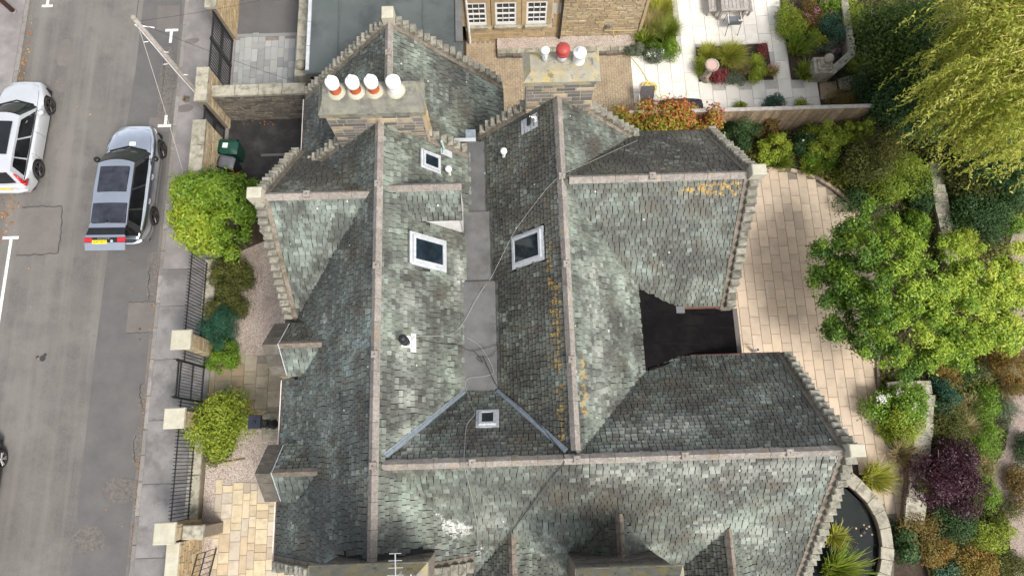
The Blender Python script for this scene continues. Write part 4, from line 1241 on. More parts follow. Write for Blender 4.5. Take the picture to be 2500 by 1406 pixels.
        # lights
        yh = y1 - .12
        w = halfw(yh)
        MB().add([(sg * w * 1.004, yh - .3, .78 * H * .55), (sg * halfw(yh + .06) * .99, yh + .06, H * .36), (sg * halfw(yh + .06) * .8, yh + .09, H * .4), (sg * halfw(yh - .2) * .94, yh - .22, H * .475)], [(0, 1, 2, 3) if sg > 0 else (3, 2, 1, 0)]).build('headlight', M['aluminium'], o)
        for wy in (wf, wr):
            wh = empty('wheel', (sg * (hw_ - .12), wy, .34)); wh.parent = o
            prof = [(-.1, .23), (-.11, .3), (-.08, .335), (.06, .34), (.1, .325), (.115, .29), (.11, .24), (.07, .23)]
            mt = MB()
            n = 28
            for (xx, r0) in prof:
                for kk in range(n):
                    a = 2 * math.pi * kk / n
                    mt.v.append((sg * xx, r0 * math.cos(a), r0 * math.sin(a)))
            for i in range(len(prof)):
                i2 = (i + 1) % len(prof)
                for kk in range(n):
                    k2 = (kk + 1) % n
                    q = (i * n + kk, i * n + k2, i2 * n + k2, i2 * n + kk)
                    mt.f.append(q if sg > 0 else tuple(reversed(q)))
            mt.build('tyre', M['tyre'], wh, smooth=True)
            mr = MB()
            mr.add([(sg * .03, .235 * math.cos(2 * math.pi * kk / 24), .235 * math.sin(2 * math.pi * kk / 24)) for kk in range(24)], [tuple(range(24)) if sg > 0 else tuple(reversed(range(24)))])
            mr.build('brake_disc', M['trim'], wh)
            ms = MB()
            for kk in range(5):
                for da in (-.16, .16):
                    a = 2 * math.pi * kk / 5 + da
                    ms.tube([(sg * .085, .03 * math.cos(a), .03 * math.sin(a)), (sg * .1, .235 * math.cos(a), .235 * math.sin(a))], .022, 5)
            ms.lathe((0, 0, 0), [(.0, 0), (.0, 0)], 3)
            ms.tube([(sg * .05, 0, 0), (sg * .112, 0, 0)], .05, 10)
            ms.build('rim', M[rim], wh)
    # panel gaps
    for sg in (-1, 1):
        m = MB()
        for yy in (wr + .45, (wr + wf) / 2 - .02, wf - .42):
            w = halfw(yy)
            m.tube([(sg * w * .972, yy, .32), (sg * (w + .001), yy, .5), (sg * w * .987, yy, top(yy) - .16), (sg * w * .935, yy, top(yy) - .034)], .006, 4)
        m.build('door_gap', M['trim'], o)
    m = MB()
    for sg in (-1, 1):
        m.tube([(sg * halfw(cowl + .05) * .86, cowl + .05, top(cowl + .05) + .004), (sg * halfw(cowl + .6) * .84, cowl + .6, top(cowl + .6) + .004), (sg * halfw(y1 - .25) * .8, y1 - .25, top(y1 - .25) + .004)], .007, 4)
    yy = y1 - .22
    m.tube([(halfw(yy) * .8 * f, yy + .1 * (1 - f * f), top(yy + .1 * (1 - f * f)) + .03 * (1 - abs(f)) + .006) for f in (-1, -.5, 0, .5, 1)], .007, 4)
    m.build('bonnet_gap', M['trim'], o)
    MB().tube([(-wb_ * .8, cowl + .1, belt + .075), (0, cowl + .27, belt + .095), (wb_ * .8, cowl + .1, belt + .075)], .03, 5).build('wiper_tray', M['trim'], o)
    # rear window
    if not hatch_open:
        MB().grid([[lerp(a, b, f) for a, b in zip(lo_r, hi_r)] for f in (0, .5, 1)]).build('tailgate', M[paint], o, smooth=True)
        MB().grid([[off(lerp(a, b, f), (0, -.8, .6), .012) for a, b in list(zip(lo_r, hi_r))[1:-1]] for f in (.12, .5, .9)]).build('rear_window', M['car_glass'], o, smooth=True)
        for sg in (-1, 1):
            k = 0 if sg < 0 else nb
            a, b = lo_r[k], hi_r[k]
            q = [off(lerp(a, b, .75), (sg, -.6, .3), .03), off(lerp(a, b, .1), (sg, -.6, .3), .05), (sg * hw_ * .9, y0 + .04, belt - .04), (sg * hw_ * .98, y0 + .35, belt - .02), (sg * hw_ * .95, y0 + .34, belt + .06), off(lerp(a, b, .15), (sg, .6, .3), .06)]
            MB().tube([q[0], q[1]], [.035, .075], 6).tube([q[1], (sg * hw_ * .93, y0 + .1, belt + .03), (sg * hw_ * .97, y0 + .34, belt + .0)], [.08, .09, .04], 6).build('tail_light', M['tail_red'], o, smooth=True)
        MB().box(-.26, .26, y0 - .012, y0 + .01, .62, .74).build('number_plate', M['plate_yellow'], o)
        MB().tube([(-hw_ * .8, y0 + .06, .52), (-hw_ * .4, y0 - .02, .5), (hw_ * .4, y0 - .02, .5), (hw_ * .8, y0 + .06, .52)], .09, 8).build('rear_bumper', M[paint], o, smooth=True)
    # roof glazing
    def rp_(fx, fy, dz):
        y = rf + (rr0 - rf) * fy
        return (wt * fx, y, H - .03 + .05 * (1 - fx * fx) + dz - .035 * abs(fy - .4) ** 1.3)
    def roofpane(nm, fx, f0, f1, mt, dz=.034):
        MB().grid([[rp_(-fx + 2 * fx * i / 6, f0 + (f1 - f0) * j / 3, dz) for i in range(7)] for j in range(3, -1, -1)]).build(nm, M[mt], o, smooth=True)
    if roof == 'glass':
        roofpane('sunroof', .8, .07, .48, 'roof_glass')
        roofpane('rear_roof_panel', .93, .66, .97, 'roof_glass')
        f = MB().add([(-.1, rr0 + .02, H + .0), (.1, rr0 + .02, H + .0), (.05, rr0 + .26, H + .022), (-.05, rr0 + .26, H + .022)], [(0, 1, 2, 3)])
        f.build('aerial_base', M[paint], o)
        MB().tube([(0, rr0 + .08, H + .02), (0, rr0 + .13, H + .06), (0, rr0 + .2, H + .02)], .018, 6).build('aerial_fin', M['trim'], o)
    elif roof == 'sun':
        roofpane('sunroof', .72, .12, .72, 'car_glass')
    return o, dict(hw=hw_, wt=wt, rr0=rr0, H=H, y0=y0, belt=belt, wb=wb_, rb=rb)

suv, cd = car('parked_car', (-14.33, 10.66, 0), math.radians(-1), 'grey estate car with its tailgate lifted open, parked at the kerb', 4.65, 1.93, 1.7, 'paint_grey', 'rim_dark', 'glass', True, 2.78, .8)
# boot opening and lifted tailgate
MB().box(-cd['wb'] * .86, cd['wb'] * .86, cd['y0'] + .08, cd['y0'] + .7, cd['belt'] - .03, cd['belt'] + .056).build('boot_opening', M['trim'], suv)
MB().tube([(-.8, cd['y0'] + .03, .62), (-.4, cd['y0'] - .05, .6), (.4, cd['y0'] - .05, .6), (.8, cd['y0'] + .03, .62)], .11, 8).build('rear_bumper', M['paint_grey'], suv, smooth=True)
MB().box(-.7, .7, cd['y0'] - .02, cd['y0'] + .2, .72, .745).build('bumper_step', M['trim'], suv)
tg = empty('tailgate', (0, cd['rr0'] + .02, cd['H'] - .04)); tg.parent = suv; tg.rotation_euler = (math.radians(2), 0, 0)
wt, wb2 = cd['wt'] * 1.0, .75
def tgq(w0, y0, w1, y1, z0, z1, th, nm, mt, tw=0):
    MB().hexa([(-w1, y1, z1 - th), (w1, y1, z1 - th), (w0, y0, z0 - th), (-w0, y0, z0 - th), (-w1, y1, z1), (w1, y1, z1), (w0, y0, z0), (-w0, y0, z0)]).build(nm, M[mt], tg)
tgq(wt, .02, wt * .98, -.13, .03, .05, .05, 'spoiler', 'paint_grey')
tgq(wt * .97, -.13, .69, -.42, .045, .1, .04, 'tailgate_window', 'car_glass')
tgq(.7, -.42, .72, -.51, .1, .1, .06, 'tailgate_upper', 'paint_grey')
tgq(.72, -.51, .73, -.7, .1, .075, .06, 'lamp_panel', 'trim')
tgq(.73, -.7, .71, -.97, .075, .01, .07, 'tailgate_lower', 'paint_grey')
for sg in (-1, 1):
    MB().hexa([(min(sg * .45, sg * .74), -.68, .07), (max(sg * .45, sg * .74), -.68, .07), (max(sg * .45, sg * .74), -.53, .09), (min(sg * .45, sg * .74), -.53, .09), (min(sg * .45, sg * .74), -.68, .088), (max(sg * .45, sg * .74), -.68, .088), (max(sg * .45, sg * .74), -.53, .108), (min(sg * .45, sg * .74), -.53, .108)]).build('tail_light', M['tail_red'], tg)
    MB().tube([(sg * .6, -.1, -.02), (sg * .66, -.25, -.55)], .014, 6).build('gas_strut', M['black_metal'], tg)
pl = MB().hexa([(-.44, -.745, .06), (.08, -.745, .06), (.08, -.615, .078), (-.44, -.615, .078), (-.44, -.745, .09), (.08, -.745, .09), (.08, -.615, .106), (-.44, -.615, .106)]).build('number_plate', M['plate_yellow'], tg)
def text_mesh(name, s, size, parent, loc, rot, mt, spacing=1.0):
    cu = bpy.data.curves.new(name, 'FONT')
    cu.body = s
    cu.size = size
    cu.space_character = spacing
    cu.align_x = 'CENTER'
    cu.align_y = 'CENTER'
    cu.extrude = .001
    t = bpy.data.objects.new(name, cu)
    COL.objects.link(t)
    dg = bpy.context.evaluated_depsgraph_get()
    me = bpy.data.meshes.new_from_object(t.evaluated_get(dg))
    bpy.data.objects.remove(t)
    o = link(name, me, None, parent, loc)
    me.materials.clear()
    me.materials.append(mt)
    o.rotation_euler = rot
    return o
text_mesh('plate_characters', 'J5W XK7', .105, pl, (-.18, -.68, .1), (.122, 0, 0), M['trim'])
text_mesh('badge_lettering', 'DISCOVERY', .06, tg, (-.02, -.56, .104), (.12, 0, 0), M['aluminium'], 1.6)
MB().lathe((.26, -.65, .085), [(.05, 0), (.05, .015)], 16).build('badge', M['aluminium'], tg)
pap = MB().box(.1, .33, 1.31, 1.46, 1.17, 1.175).build('paper', M['white'], suv)
pap.rotation_euler = (0, 0, 0)
wcar, _ = car('parked_car', (-18.98, 12.83, 0), math.radians(-1.5), 'silver-white hatchback with red tail lights, parked on the far side of the street', 4.55, 1.86, 1.52, 'paint_white', 'rim_dark', 'sun', False, 2.74, .86)
bcar, _ = car('parked_car', (-18.82, -.8, 0), 0, 'black car with silver wheels, cut off at the left edge of the photo', 4.3, 1.8, 1.5, 'paint_black', 'rim_silver', 'plain', False, 2.6, .85)

# ================================================================ walls, piers, railings and gates along the pavement
def coped_wall(name, label, x0, x1, y0, y1, h, face=None, mt='mortar_dark', cope='cope', seg=1.1, over=.05, ch=.14, cat='wall', stones=None, base=0, along=None):
    w = empty(name, ((x0 + x1) / 2, (y0 + y1) / 2, base), label, cat)
    o = Vector(((x0 + x1) / 2, (y0 + y1) / 2, base))
    MB().box(x0 - o.x, x1 - o.x, y0 - o.y, y1 - o.y, 0, h - ch).build('core', M[mt], w)
    ax = along or ('y' if (y1 - y0) > (x1 - x0) else 'x')
    a0, a1 = (y0, y1) if ax == 'y' else (x0, x1)
    n = max(1, round((a1 - a0) / seg))
    st = (a1 - a0) / n
    for i in range(n):
        b0, b1 = a0 + st * i + .006, a0 + st * (i + 1) - .006
        hh = h + r_.uniform(-.01, .01)
        m = MB()
        if ax == 'y': m.cbox(x0 - over - o.x, x1 + over - o.x, b0 - o.y, b1 - o.y, h - ch, hh, .03)
        else: m.cbox(b0 - o.x, b1 - o.x, y0 - over - o.y, y1 + over - o.y, h - ch, hh, .03)
        m.build('coping_stone', M[cope], w)
    if face:
        for f in face:
            H_ = h - ch - .01
            if f == 'E': stone_face(w, (x1 - o.x, y0 - o.y, 0), (0, 1, 0), (0, 0, 1), (1, 0, 0), y1 - y0, H_, (.12, .22), (.18, .5), stones or M['stone'], seed=int(abs(x0 * 7 + y0 * 3)) + 2, depth=.04)
            if f == 'S': stone_face(w, (x0 - o.x, y0 - o.y, 0), (1, 0, 0), (0, 0, 1), (0, -1, 0), x1 - x0, H_, (.1, .17), (.15, .4), stones or M['stone_dark'], seed=int(abs(x0 * 5 + y0)) + 3, depth=.05)
    return w
DK = [M['stone_dark'], M['stone_dark'], M['stone']]
coped_wall('boundary_wall', 'tall street wall with pale coping beside the dark yard', -11.35, -10.95, 8.3, 12.45, 2.2, 'E', stones=M['stone'])
coped_wall('boundary_wall', 'short end of street wall between the two black gates', -11.32, -10.95, 13.15, 14.55, 2.3, 'E', stones=M['stone'])
coped_wall('boundary_wall', 'street wall beyond the black drive gates at the top edge', -11.3, -10.95, 17.2, 22, 2.2, 'E', stones=M['stone_warm'])
coped_wall('yard_wall', 'mossy rubble wall between the grey drive and the dark yard', -10.9, -7.35, 13.55, 13.9, 2.0, 'S', seg=.95, stones=[M['stone_dark'], M['stone_dark'], M['stone_dark'], M['skew']])
coped_wall('parapet_wall', 'weathered coped wall between the grey drive and the flat roof', -7.72, -7.4, 14.9, 22, 2.0, None, seg=1.0)
# stone pier with ball
bp = empty('stone_pier', (-7.5, 14.55, 0), 'weathered stone gate pier topped with a stone ball by the flat roof', 'pier')
MB().cbox(-.24, .24, -.24, .24, 0, 1.85, .02).build('shaft', M['cope'], bp)
MB().cbox(-.3, .3, -.3, .3, 1.85, 2.0, .03).build('cap', M['cope'], bp)
MB().lathe((0, 0, 2.0), [(.1, 0), (.08, .05), (.15, .12), (.19, .22), (.18, .31), (.12, .39), (.01, .42)], 18).build('ball', M['cope'], bp, smooth=True)

def spike(m, x, y, z0, z1, r=.014):
    m.tube([(x, y, z0), (x, y, z1)], r, 5, r2=r)
    m.tube([(x, y, z1), (x, y, z1 + .07)], r, 5, r2=.002)
def railing(name, label, y0, y1, x, zb, zt, sp=.12, cat='railing', group=None, rails=((.12), (-.14)), tall=0.0, style='fence'):
    o = empty(name, (x, (y0 + y1) / 2, zb), label, cat)
    yc = (y0 + y1) / 2
    n = max(2, round((y1 - y0) / sp))
    me = None
    for i in range(n + 1):
        if me is None:
            m = MB(); spike(m, 0, 0, 0, zt - zb); me = m.mesh('bar')
            me.materials.append(M['black_metal'])
        link('bar', me, None, o, (0, y0 + (y1 - y0) * i / n - yc, 0))
    for zz in (.1, zt - zb - .16):
        MB().box(-.02, .02, y0 - yc, y1 - yc, zz - .012, zz + .012).build('rail', M['black_metal'], o)
    return o
railing('iron_railing', 'black iron railing between the big laurel bush and the first gate pier', 4.55, 7.4, -11.18, .46, 1.92)
railing('iron_railing', 'black iron railing between the second gate pier and the corner pier', -1.68, 1.28, -11.12, .46, 1.92)
for y0, y1, lab in ((4.5, 7.6, 'low coped plinth wall under the railing by the dark shrubs'), (-1.75, 1.3, 'low mossy plinth wall under the railing by the gravel')):
    coped_wall('plinth_wall', lab, -11.3, -10.9, y0, y1, .46, None, seg=1.5, over=.02, ch=.12)
# gate in the railing: two posts and an overthrow frame
gate = empty('iron_gate', (-11.14, 2.92, 0.1), 'black iron pedestrian gate between two stone piers', 'gate')
for yy in (-.62, .62):
    MB().tube([(0, yy, 0), (0, yy, 2.1)], .04, 8).lathe((0, yy, 2.1), [(.05, 0), (.055, .04), (.02, .1), (.01, .28)], 8).build('gate_post', M['black_metal'], gate)
bm_ = MB(); bm_.tube([(0, 0, .1), (0, 0, 1.85)], .01, 5); bme = bm_.mesh('bar'); bme.materials.append(M['black_metal'])
for i in range(11): link('bar', bme, None, gate, (0, -.52 + i * .104, 0))
for zz in (.1, .95, 1.85): MB().box(-.022, .022, -.6, .6, zz - .02, zz + .02).build('rail', M['black_metal'], gate)
MB().box(-.04, .0, -.6, .6, 1.95, 2.02).build('top_bar', M['black_metal'], gate)
for y0, y1 in ((3.58, 3.92), (1.95, 2.28)):
    railing('iron_railing', 'short black iron side panel %s the pedestrian gate' % ('above' if y0 > 3 else 'below'), y0, y1, -11.14, .1, 1.9, .11)

def pier(label, x, y, h=2.25, s=.27, mt='stone'):
    p = empty('gate_pier', (x, y, 0), label, 'pier')
    MB().box(-s + .03, s - .03, -s + .03, s - .03, 0, h - .14).build('core', M['mortar'], p)
    MB().cbox(-s - .07, s + .07, -s - .07, s + .07, h - .14, h, .03).build('cap', M['cope_light'], p)
    for (o, u, n) in (((s - .03, -s + .03, 0), (0, 1, 0), (1, 0, 0)), ((-s + .03, s - .03, 0), (1, 0, 0), (0, 1, 0)), ((-s + .03, -s + .03, 0), (1, 0, 0), (0, -1, 0))):
        stone_face(p, o, u, (0, 0, 1), n, 2 * s - .06, h - .15, (.3, .42), (.25, .55), M['stone'], seed=int(abs(y * 10)), depth=.03)
    return p
pier('square stone pier with a pale cap above the pedestrian gate', -11.09, 4.23)
pier('square stone pier with a pale cap beside the round yellow-green bush', -11.09, 1.61)
pier('square corner pier with a pale cap at the stone wall by the paving', -11.08, -1.98)
# wall beyond the corner pier
coped_wall('boundary_wall', 'warm coursed stone wall with a flat coping in the bottom left', -11.2, -10.82, -6, -2.3, 1.75, 'E', stones=[M['stone_warm'], M['stone']], over=.02, ch=.1, cope='cope_light')
coped_wall('side_wall', 'short stone return wall behind the corner pier', -10.8, -10.1, -2.2, -1.85, 1.65, 'S', stones=[M['stone_warm'], M['stone']], over=.05)
g2 = empty('iron_gate', (-10.4, -3.3, 0), 'black metal gate leaf standing open at the bottom edge by the stone wall', 'gate')
for zz in (.15, 1.0, 1.6): MB().tube([(-.15, -.9, zz), (.15, .6, zz)], .025, 6).build('rail', M['black_metal'], g2)
for i in range(9):
    f = i / 8
    MB().tube([(-.15 + .3 * f, -.9 + 1.5 * f, .1), (-.15 + .3 * f, -.9 + 1.5 * f, 1.65)], .012, 5).build('bar', M['black_metal'], g2)

# drive gates: pair of closed black barred gates, and the yard gate
def barred_gate(label, y0, y1, x, zt, n, zt2=None):
    o = empty('barred_gate', (x, (y0 + y1) / 2, 0), label, 'gate')
    yc = (y0 + y1) / 2
    b = MB(); b.tube([(0, 0, .12), (0, 0, zt)], .02, 5); me = b.mesh('bar'); me.materials.append(M['black_metal'])
    for i in range(n + 1): link('bar', me, None, o, (0, y0 - yc + (y1 - y0) * i / n, 0))
    for zz in (.14, zt * .52, zt * .58, zt): MB().box(-.025, .025, y0 - yc, y1 - yc, zz - .03, zz + .03).build('rail', M['black_metal'], o)
    for yy in (y0 - yc, y1 - yc): MB().box(-.03, .03, yy - .03, yy + .03, .05, zt + .1).build('stile', M['black_metal'], o)
    return o
barred_gate('upper leaf of the tall black drive gates at the top', 15.98, 17.1, -11.05, 1.95, 9)
barred_gate('lower leaf of the tall black drive gates near the wall end', 14.68, 15.9, -11.05, 1.95, 10)
barred_gate('small black barred gate into the dark yard above the bins', 12.55, 13.1, -11.1, 1.9, 6)

# utility pole with wires
pole = empty('utility_pole', (-11.4, 13.62, .09), 'leaning grey wooden utility pole with wires at the street wall', 'pole')
MB().tube([(0, 0, 0), (-.02, .05, 3), (-.05, .12, 6.25)], .12, 10, r2=.075).build('post', M['wood_grey'], pole, smooth=True)
MB().lathe((-.05, .12, 6.25), [(.08, 0), (.09, .03), (.05, .08), (.01, .1)], 10).build('pole_cap', M['cope'], pole)
MB().tube([(-.12, .08, 5.7), (-.2, .12, 5.9), (.35, .1, 5.75)], .02, 6).build('bracket', M['white_paint'], pole)
for k, zz in enumerate((3.2, 3.9, 4.6, 5.2)): MB().tube([(-.12 if k % 2 else .1, -.02, zz), (-.26 if k % 2 else .26, -.05, zz + .02)], .014, 5).build('step_iron', M['white_paint'], pole)
MB().tube([(.03, -.1, 1.5), (-.02, -.08, 3.5), (-.06, 0, 5.9)], .016, 5).build('conduit', M['white_paint'], pole)
def wire(p0, p1, sag, r, label, mt='cable_black'):
    pts = []
    for i in range(17):
        f = i / 16
        p = Vector(p0).lerp(Vector(p1), f)
        p.z -= sag * 4 * f * (1 - f)
        pts.append(p)
    tag(MB().tube(pts, r, 4).build('overhead_wire', M[mt]), label, 'wire')
wire((-11.45, 13.75, 6.2), (-11.6, 26, 7.0), .3, .008, 'thin wire running up the street from the pole top')
wire((-11.45, 13.75, 6.15), (-7.5, 17.0, 3.2), .15, .006, 'thin wire from the pole to the flat-roofed building')
wire((-11.45, 13.75, 6.1), (-6.9, 12.6, 4.2), .15, .006, 'thin wire from the pole to the rear wing eaves')
wire((-11.5, 13.75, 6.0), (-11.9, 9.3, .12), .1, .008, 'pale stay wire slanting from the pole down to the pavement', 'cable_white')
# post in the far corner
c = P(38, 33)
lp = empty('street_post', (c.x, c.y, .1), 'brown round street post in the top left corner', 'post')
MB().tube([(0, 0, 0), (0, 0, 4.5)], .1, 12).build('post', M['gutter_red'], lp, smooth=True)
MB().lathe((0, 0, 0), [(.14, 0), (.14, .05), (.1, .08)], 12).build('base', M['kerb'], lp)

# ================================================================ yard, bins
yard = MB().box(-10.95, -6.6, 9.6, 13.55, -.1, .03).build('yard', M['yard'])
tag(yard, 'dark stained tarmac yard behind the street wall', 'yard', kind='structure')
tag(MB().box(-9.6, -7.0, 11.9, 12.0, .03, .06).build('yard_joint', M['asphalt_patch'], yard), kind='structure')
dr = MB().box(-10.95, -7.7, 17.45, 30, -.1, .03).build('driveway', M['asphalt_dark'])
tag(dr, 'dark tarmac drive behind the gates at the top', 'drive', kind='structure')
def bin_(label, loc, rz, col, lid, h=1.05, w=.56, dpt=.68, sticker=False):
    o = empty('wheelie_bin', loc, label, 'bin', None, rz)
    a, b = .78, 1.0
    w2, d2 = w / 2, dpt / 2
    MB().hexa([(-w2 * a, -d2 * a, .06), (w2 * a, -d2 * a, .06), (w2 * a, d2 * a, .06), (-w2 * a, d2 * a, .06), (-w2, -d2, h - .1), (w2, -d2, h - .1), (w2, d2, h - .1), (-w2, d2, h - .1)]).build('body', M[col], o)
    MB().box(-w2 - .02, w2 + .02, -d2 - .02, d2 + .02, h - .1, h - .06).build('rim', M[col], o)
    rows = []
    for j in range(7):
        v = -1 + 2 * j / 6
        rows.append([(w2 * 1.06 * (-1 + 2 * i / 6), d2 * 1.08 * v, h - .06 + .11 * (1 - (abs(-1 + 2 * i / 6)) ** 4) * (1 - abs(v) ** 4)) for i in range(7)])
    ld = MB().grid(rows).build('lid', M[lid], o, smooth=True)
    MB().tube([(-w2 * .8, d2 + .04, h - .05), (w2 * .8, d2 + .04, h - .05)], .02, 6).build('handle', M[col], o)
    for sg in (-1, 1):
        MB().tube([(sg * (w2 * .8), d2 * .85, .1), (sg * (w2 * .8 + .06), d2 * .85, .1)], .1, 12).build('wheel', M['plastic_black'], o)
    if sticker:
        MB().add([(-.1, -.02, h + .062), (.1, -.02, h + .062), (.1, .18, h + .058), (-.1, .18, h + .058)], [(0, 1, 2, 3)]).build('sticker', M['white'], ld)
    return o
bin_('green wheelie bin with a white sticker on its lid', (-10.5, 11.88, .03), math.radians(85), 'plastic_green', 'plastic_green', sticker=True)
bin_('black wheelie bin with a grey lid beside the green bin', (-10.56, 11.28, .03), math.radians(78), 'plastic_black', 'plastic_grey', h=.98, w=.48, dpt=.58)
tb = empty('box_planter', (-10.5, 10.85, .03), 'small terracotta-coloured box behind the grey-lidded bin', 'box')
m = MB().box(-.25, .25, -.2, .2, 0, .4); m.build('box', M['skew'], tb)
MB().box(-.27, .27, -.22, .22, .4, .44).build('rim', M['terracotta'], tb)

# ================================================================ paving laid slab by slab
def paving(name, label, poly, z, cols, lens, mt, bed, rz=0, seed=1, cat='paving', gap=.012, origin=(0, 0), kind='structure', piece='paving_slab', halfbond=False, holes=()):
    o = empty(name, (0, 0, 0)); tag(o, label, cat, kind=kind)
    xs = [p[0] for p in poly]; ys = [p[1] for p in poly]
    tag(MB().sheet(poly, z - .02).build('bedding', M[bed], o), kind='structure')
    q = random.Random(seed)
    x = min(xs) - .02
    k = 0
    cache = {}
    while x < max(xs):
        w = cols[k % len(cols)] if not isinstance(cols, tuple) else q.choice(cols)
        y = min(ys) - (lens[0] * .5 * (k % 2) if halfbond else q.random() * lens[0])
        while y < max(ys):
            L = lens[0] if len(lens) == 1 else q.choice(lens)
            cx, cy = x + w / 2, y + L / 2
            if inside((cx, cy), poly) and not any(inside((cx, cy), h) for h in holes):
                key = (round(w, 3), round(L, 3))
                if key not in cache:
                    me = MB().cbox(-w / 2 + gap / 2, w / 2 - gap / 2, -L / 2 + gap / 2, L / 2 - gap / 2, -.05, 0, .006).mesh(piece)
                    me.materials.append(M[mt])
                    cache[key] = me
                b = link(piece, cache[key], None, o, (cx, cy, z + q.uniform(-.003, .003)))
            y += L
        x += w
        k += 1
    return o
paving('sandstone_paving', 'pale multicoloured sandstone paving beside the gravel in the bottom left', [(-10.45, -8), (-6.5, -8), (-6.5, -.62), (-10.45, -.62)], .06, (.37, .25, .37, .42), (.25, .37, .5, .6), 'slab_sand', 'grout', seed=4)
paving('stone_path', 'brown flagstone path from the iron gate to the house', [(-11.2, 1.75), (-6.5, 1.75), (-6.5, 3.95), (-10.25, 3.95), (-10.9, 3.5), (-11.2, 3.5)], .06, (.45, .6, .45), (.45, .6, .75, .45), 'slab_path', 'grout', seed=8)
paving('sett_paving', 'grey sett paving inside the black drive gates', [(-10.95, 13.9), (-7.8, 13.9), (-7.8, 17.3), (-10.95, 17.3)], .05, (.2, .25, .3), (.3, .45, .6), 'sett_grey', 'grout', seed=3, gap=.008)
MB_ = MB().box(-10.95, -7.75, 17.3, 17.45, 0, .06)
tag(MB_.build('sett_edging', M['sett_grey']), 'row of grey edging setts across the drive', 'paving', kind='structure')
gr = MB().box(-10.88, -6.4, -8, 9.0, -.1, .03).build('gravel', M['gravel'])
tag(gr, 'pinkish gravel in the front garden', 'gravel', kind='stuff')
bed = MB().prism([(-10.9, 9.3), (-10.9, 4.6), (-10.3, 4.2), (-10.15, 8.0), (-9.2, 8.4), (-9.2, 9.3)], 0, .06).build('planting_bed', M['soil'])
tag(bed, 'soil strip under the shrubs behind the upper railing', 'bed', kind='structure')
for a, b in (((-10.3, 4.2), (-10.13, 8.0)), ((-10.6, .1), (-9.5, .25))):
    MB().tube([(a[0], a[1], .06), (b[0], b[1], .06)], .035, 5).build('bed_edging', M['wood_fence'], bed)

# ================================================================ lantern on its plinth
lan = empty('garden_lantern', (-8.5, 1.42, .03), 'black lantern post with a square navy cap on a stone base', 'lantern')
MB().cbox(-.38, .38, -.42, .42, 0, .1, .02).build('plinth', M['cope'], lan)
MB().lathe((0, 0, .1), [(.16, 0), (.17, .05), (.1, .15), (.06, .3), (.05, .9)], 12).build('column', M['black_metal'], lan)
for k in range(4):
    a = math.pi / 4 + k * math.pi / 2
    cx, sx = math.cos(a), math.sin(a)
    pts = [(cx * (.08 + .14 * math.sin(t * math.pi)), sx * (.08 + .14 * math.sin(t * math.pi)), .12 + .55 * t) for t in [i / 8 for i in range(9)]]
    MB().tube(pts, .018, 6).build('scroll_leg', M['black_metal'], lan)
for k in range(4):
    a = math.pi / 4 + k * math.pi / 2
    MB().tube([(.1 * math.cos(a), .1 * math.sin(a), .9), (.17 * math.cos(a), .17 * math.sin(a), 1.95)], .014, 5).build('lantern_bar', M['black_metal'], lan)
MB().box(-.14, .14, -.14, .14, .88, .92).build('lantern_base', M['black_metal'], lan)
MB().hexa([(-.08, -.08, .95), (.08, -.08, .95), (.08, .08, .95), (-.08, .08, .95), (-.12, -.12, 1.93), (.12, -.12, 1.93), (.12, .12, 1.93), (-.12, .12, 1.93)]).build('glass', M['pane'], lan)
MB().hexa([(-.23, -.23, 1.95), (.23, -.23, 1.95), (.23, .23, 1.95), (-.23, .23, 1.95), (-.2, -.2, 2.02), (.2, -.2, 2.02), (.2, .2, 2.02), (-.2, .2, 2.02)]).lathe((0, 0, 2.02), [(.06, 0), (.03, .05), (.01, .06)], 8).build('cap', M['navy_metal'], lan)
tag(MB().cbox(-8.95, -8.1, .9, 1.95, .0, .06, .01).build('flagstone', M['slab_path']), 'single flagstone under the lantern on the gravel', 'flagstone', kind='structure')
# ================================================================ neighbouring house at the top
NY = 16.85
nb = empty('neighbour_house', (2.2, NY, 0), 'warm sandstone neighbouring house with white sash windows at the top edge', 'house')
def L_(x, y, z=0): return (x - 2.2, y - NY, z)
MB().box(-3.55, 3.5, .02, 6, 0, 5.2).build('wall', M['mortar'], nb)
WINS = [(P(a, 30, 1.8).x, P(b, 30, 1.8).x) for a, b in ((1137, 1188), (1209, 1261), (1285, 1336))]
WZ0, WZ1 = 1.1, 2.5
def wclip(cx, cz, a0, a1):
    x0, x1 = a0 - 3.55 + 2.2, a1 - 3.55 + 2.2
    return not any(x1 > w0 - .2 and x0 < w1 + .2 and WZ0 - .22 < cz < WZ1 + .2 for w0, w1 in WINS)
xp = P(1368, 60, 1).x
stone_face(nb, (-3.55, .02, 0), (1, 0, 0), (0, 0, 1), (0, -1, 0), xp - 2.2 + 3.55, 4.2, (.24, .34), (.35, .8), M['stone_warm'], seed=21, clip=wclip, depth=.04, gap=.01)
stone_face(nb, (xp - 2.2, .02, 0), (1, 0, 0), (0, 0, 1), (0, -1, 0), 3.5 - (xp - 2.2), 4.2, (.1, .16), (.2, .55), M['stone'], seed=22, depth=.05, gap=.012)
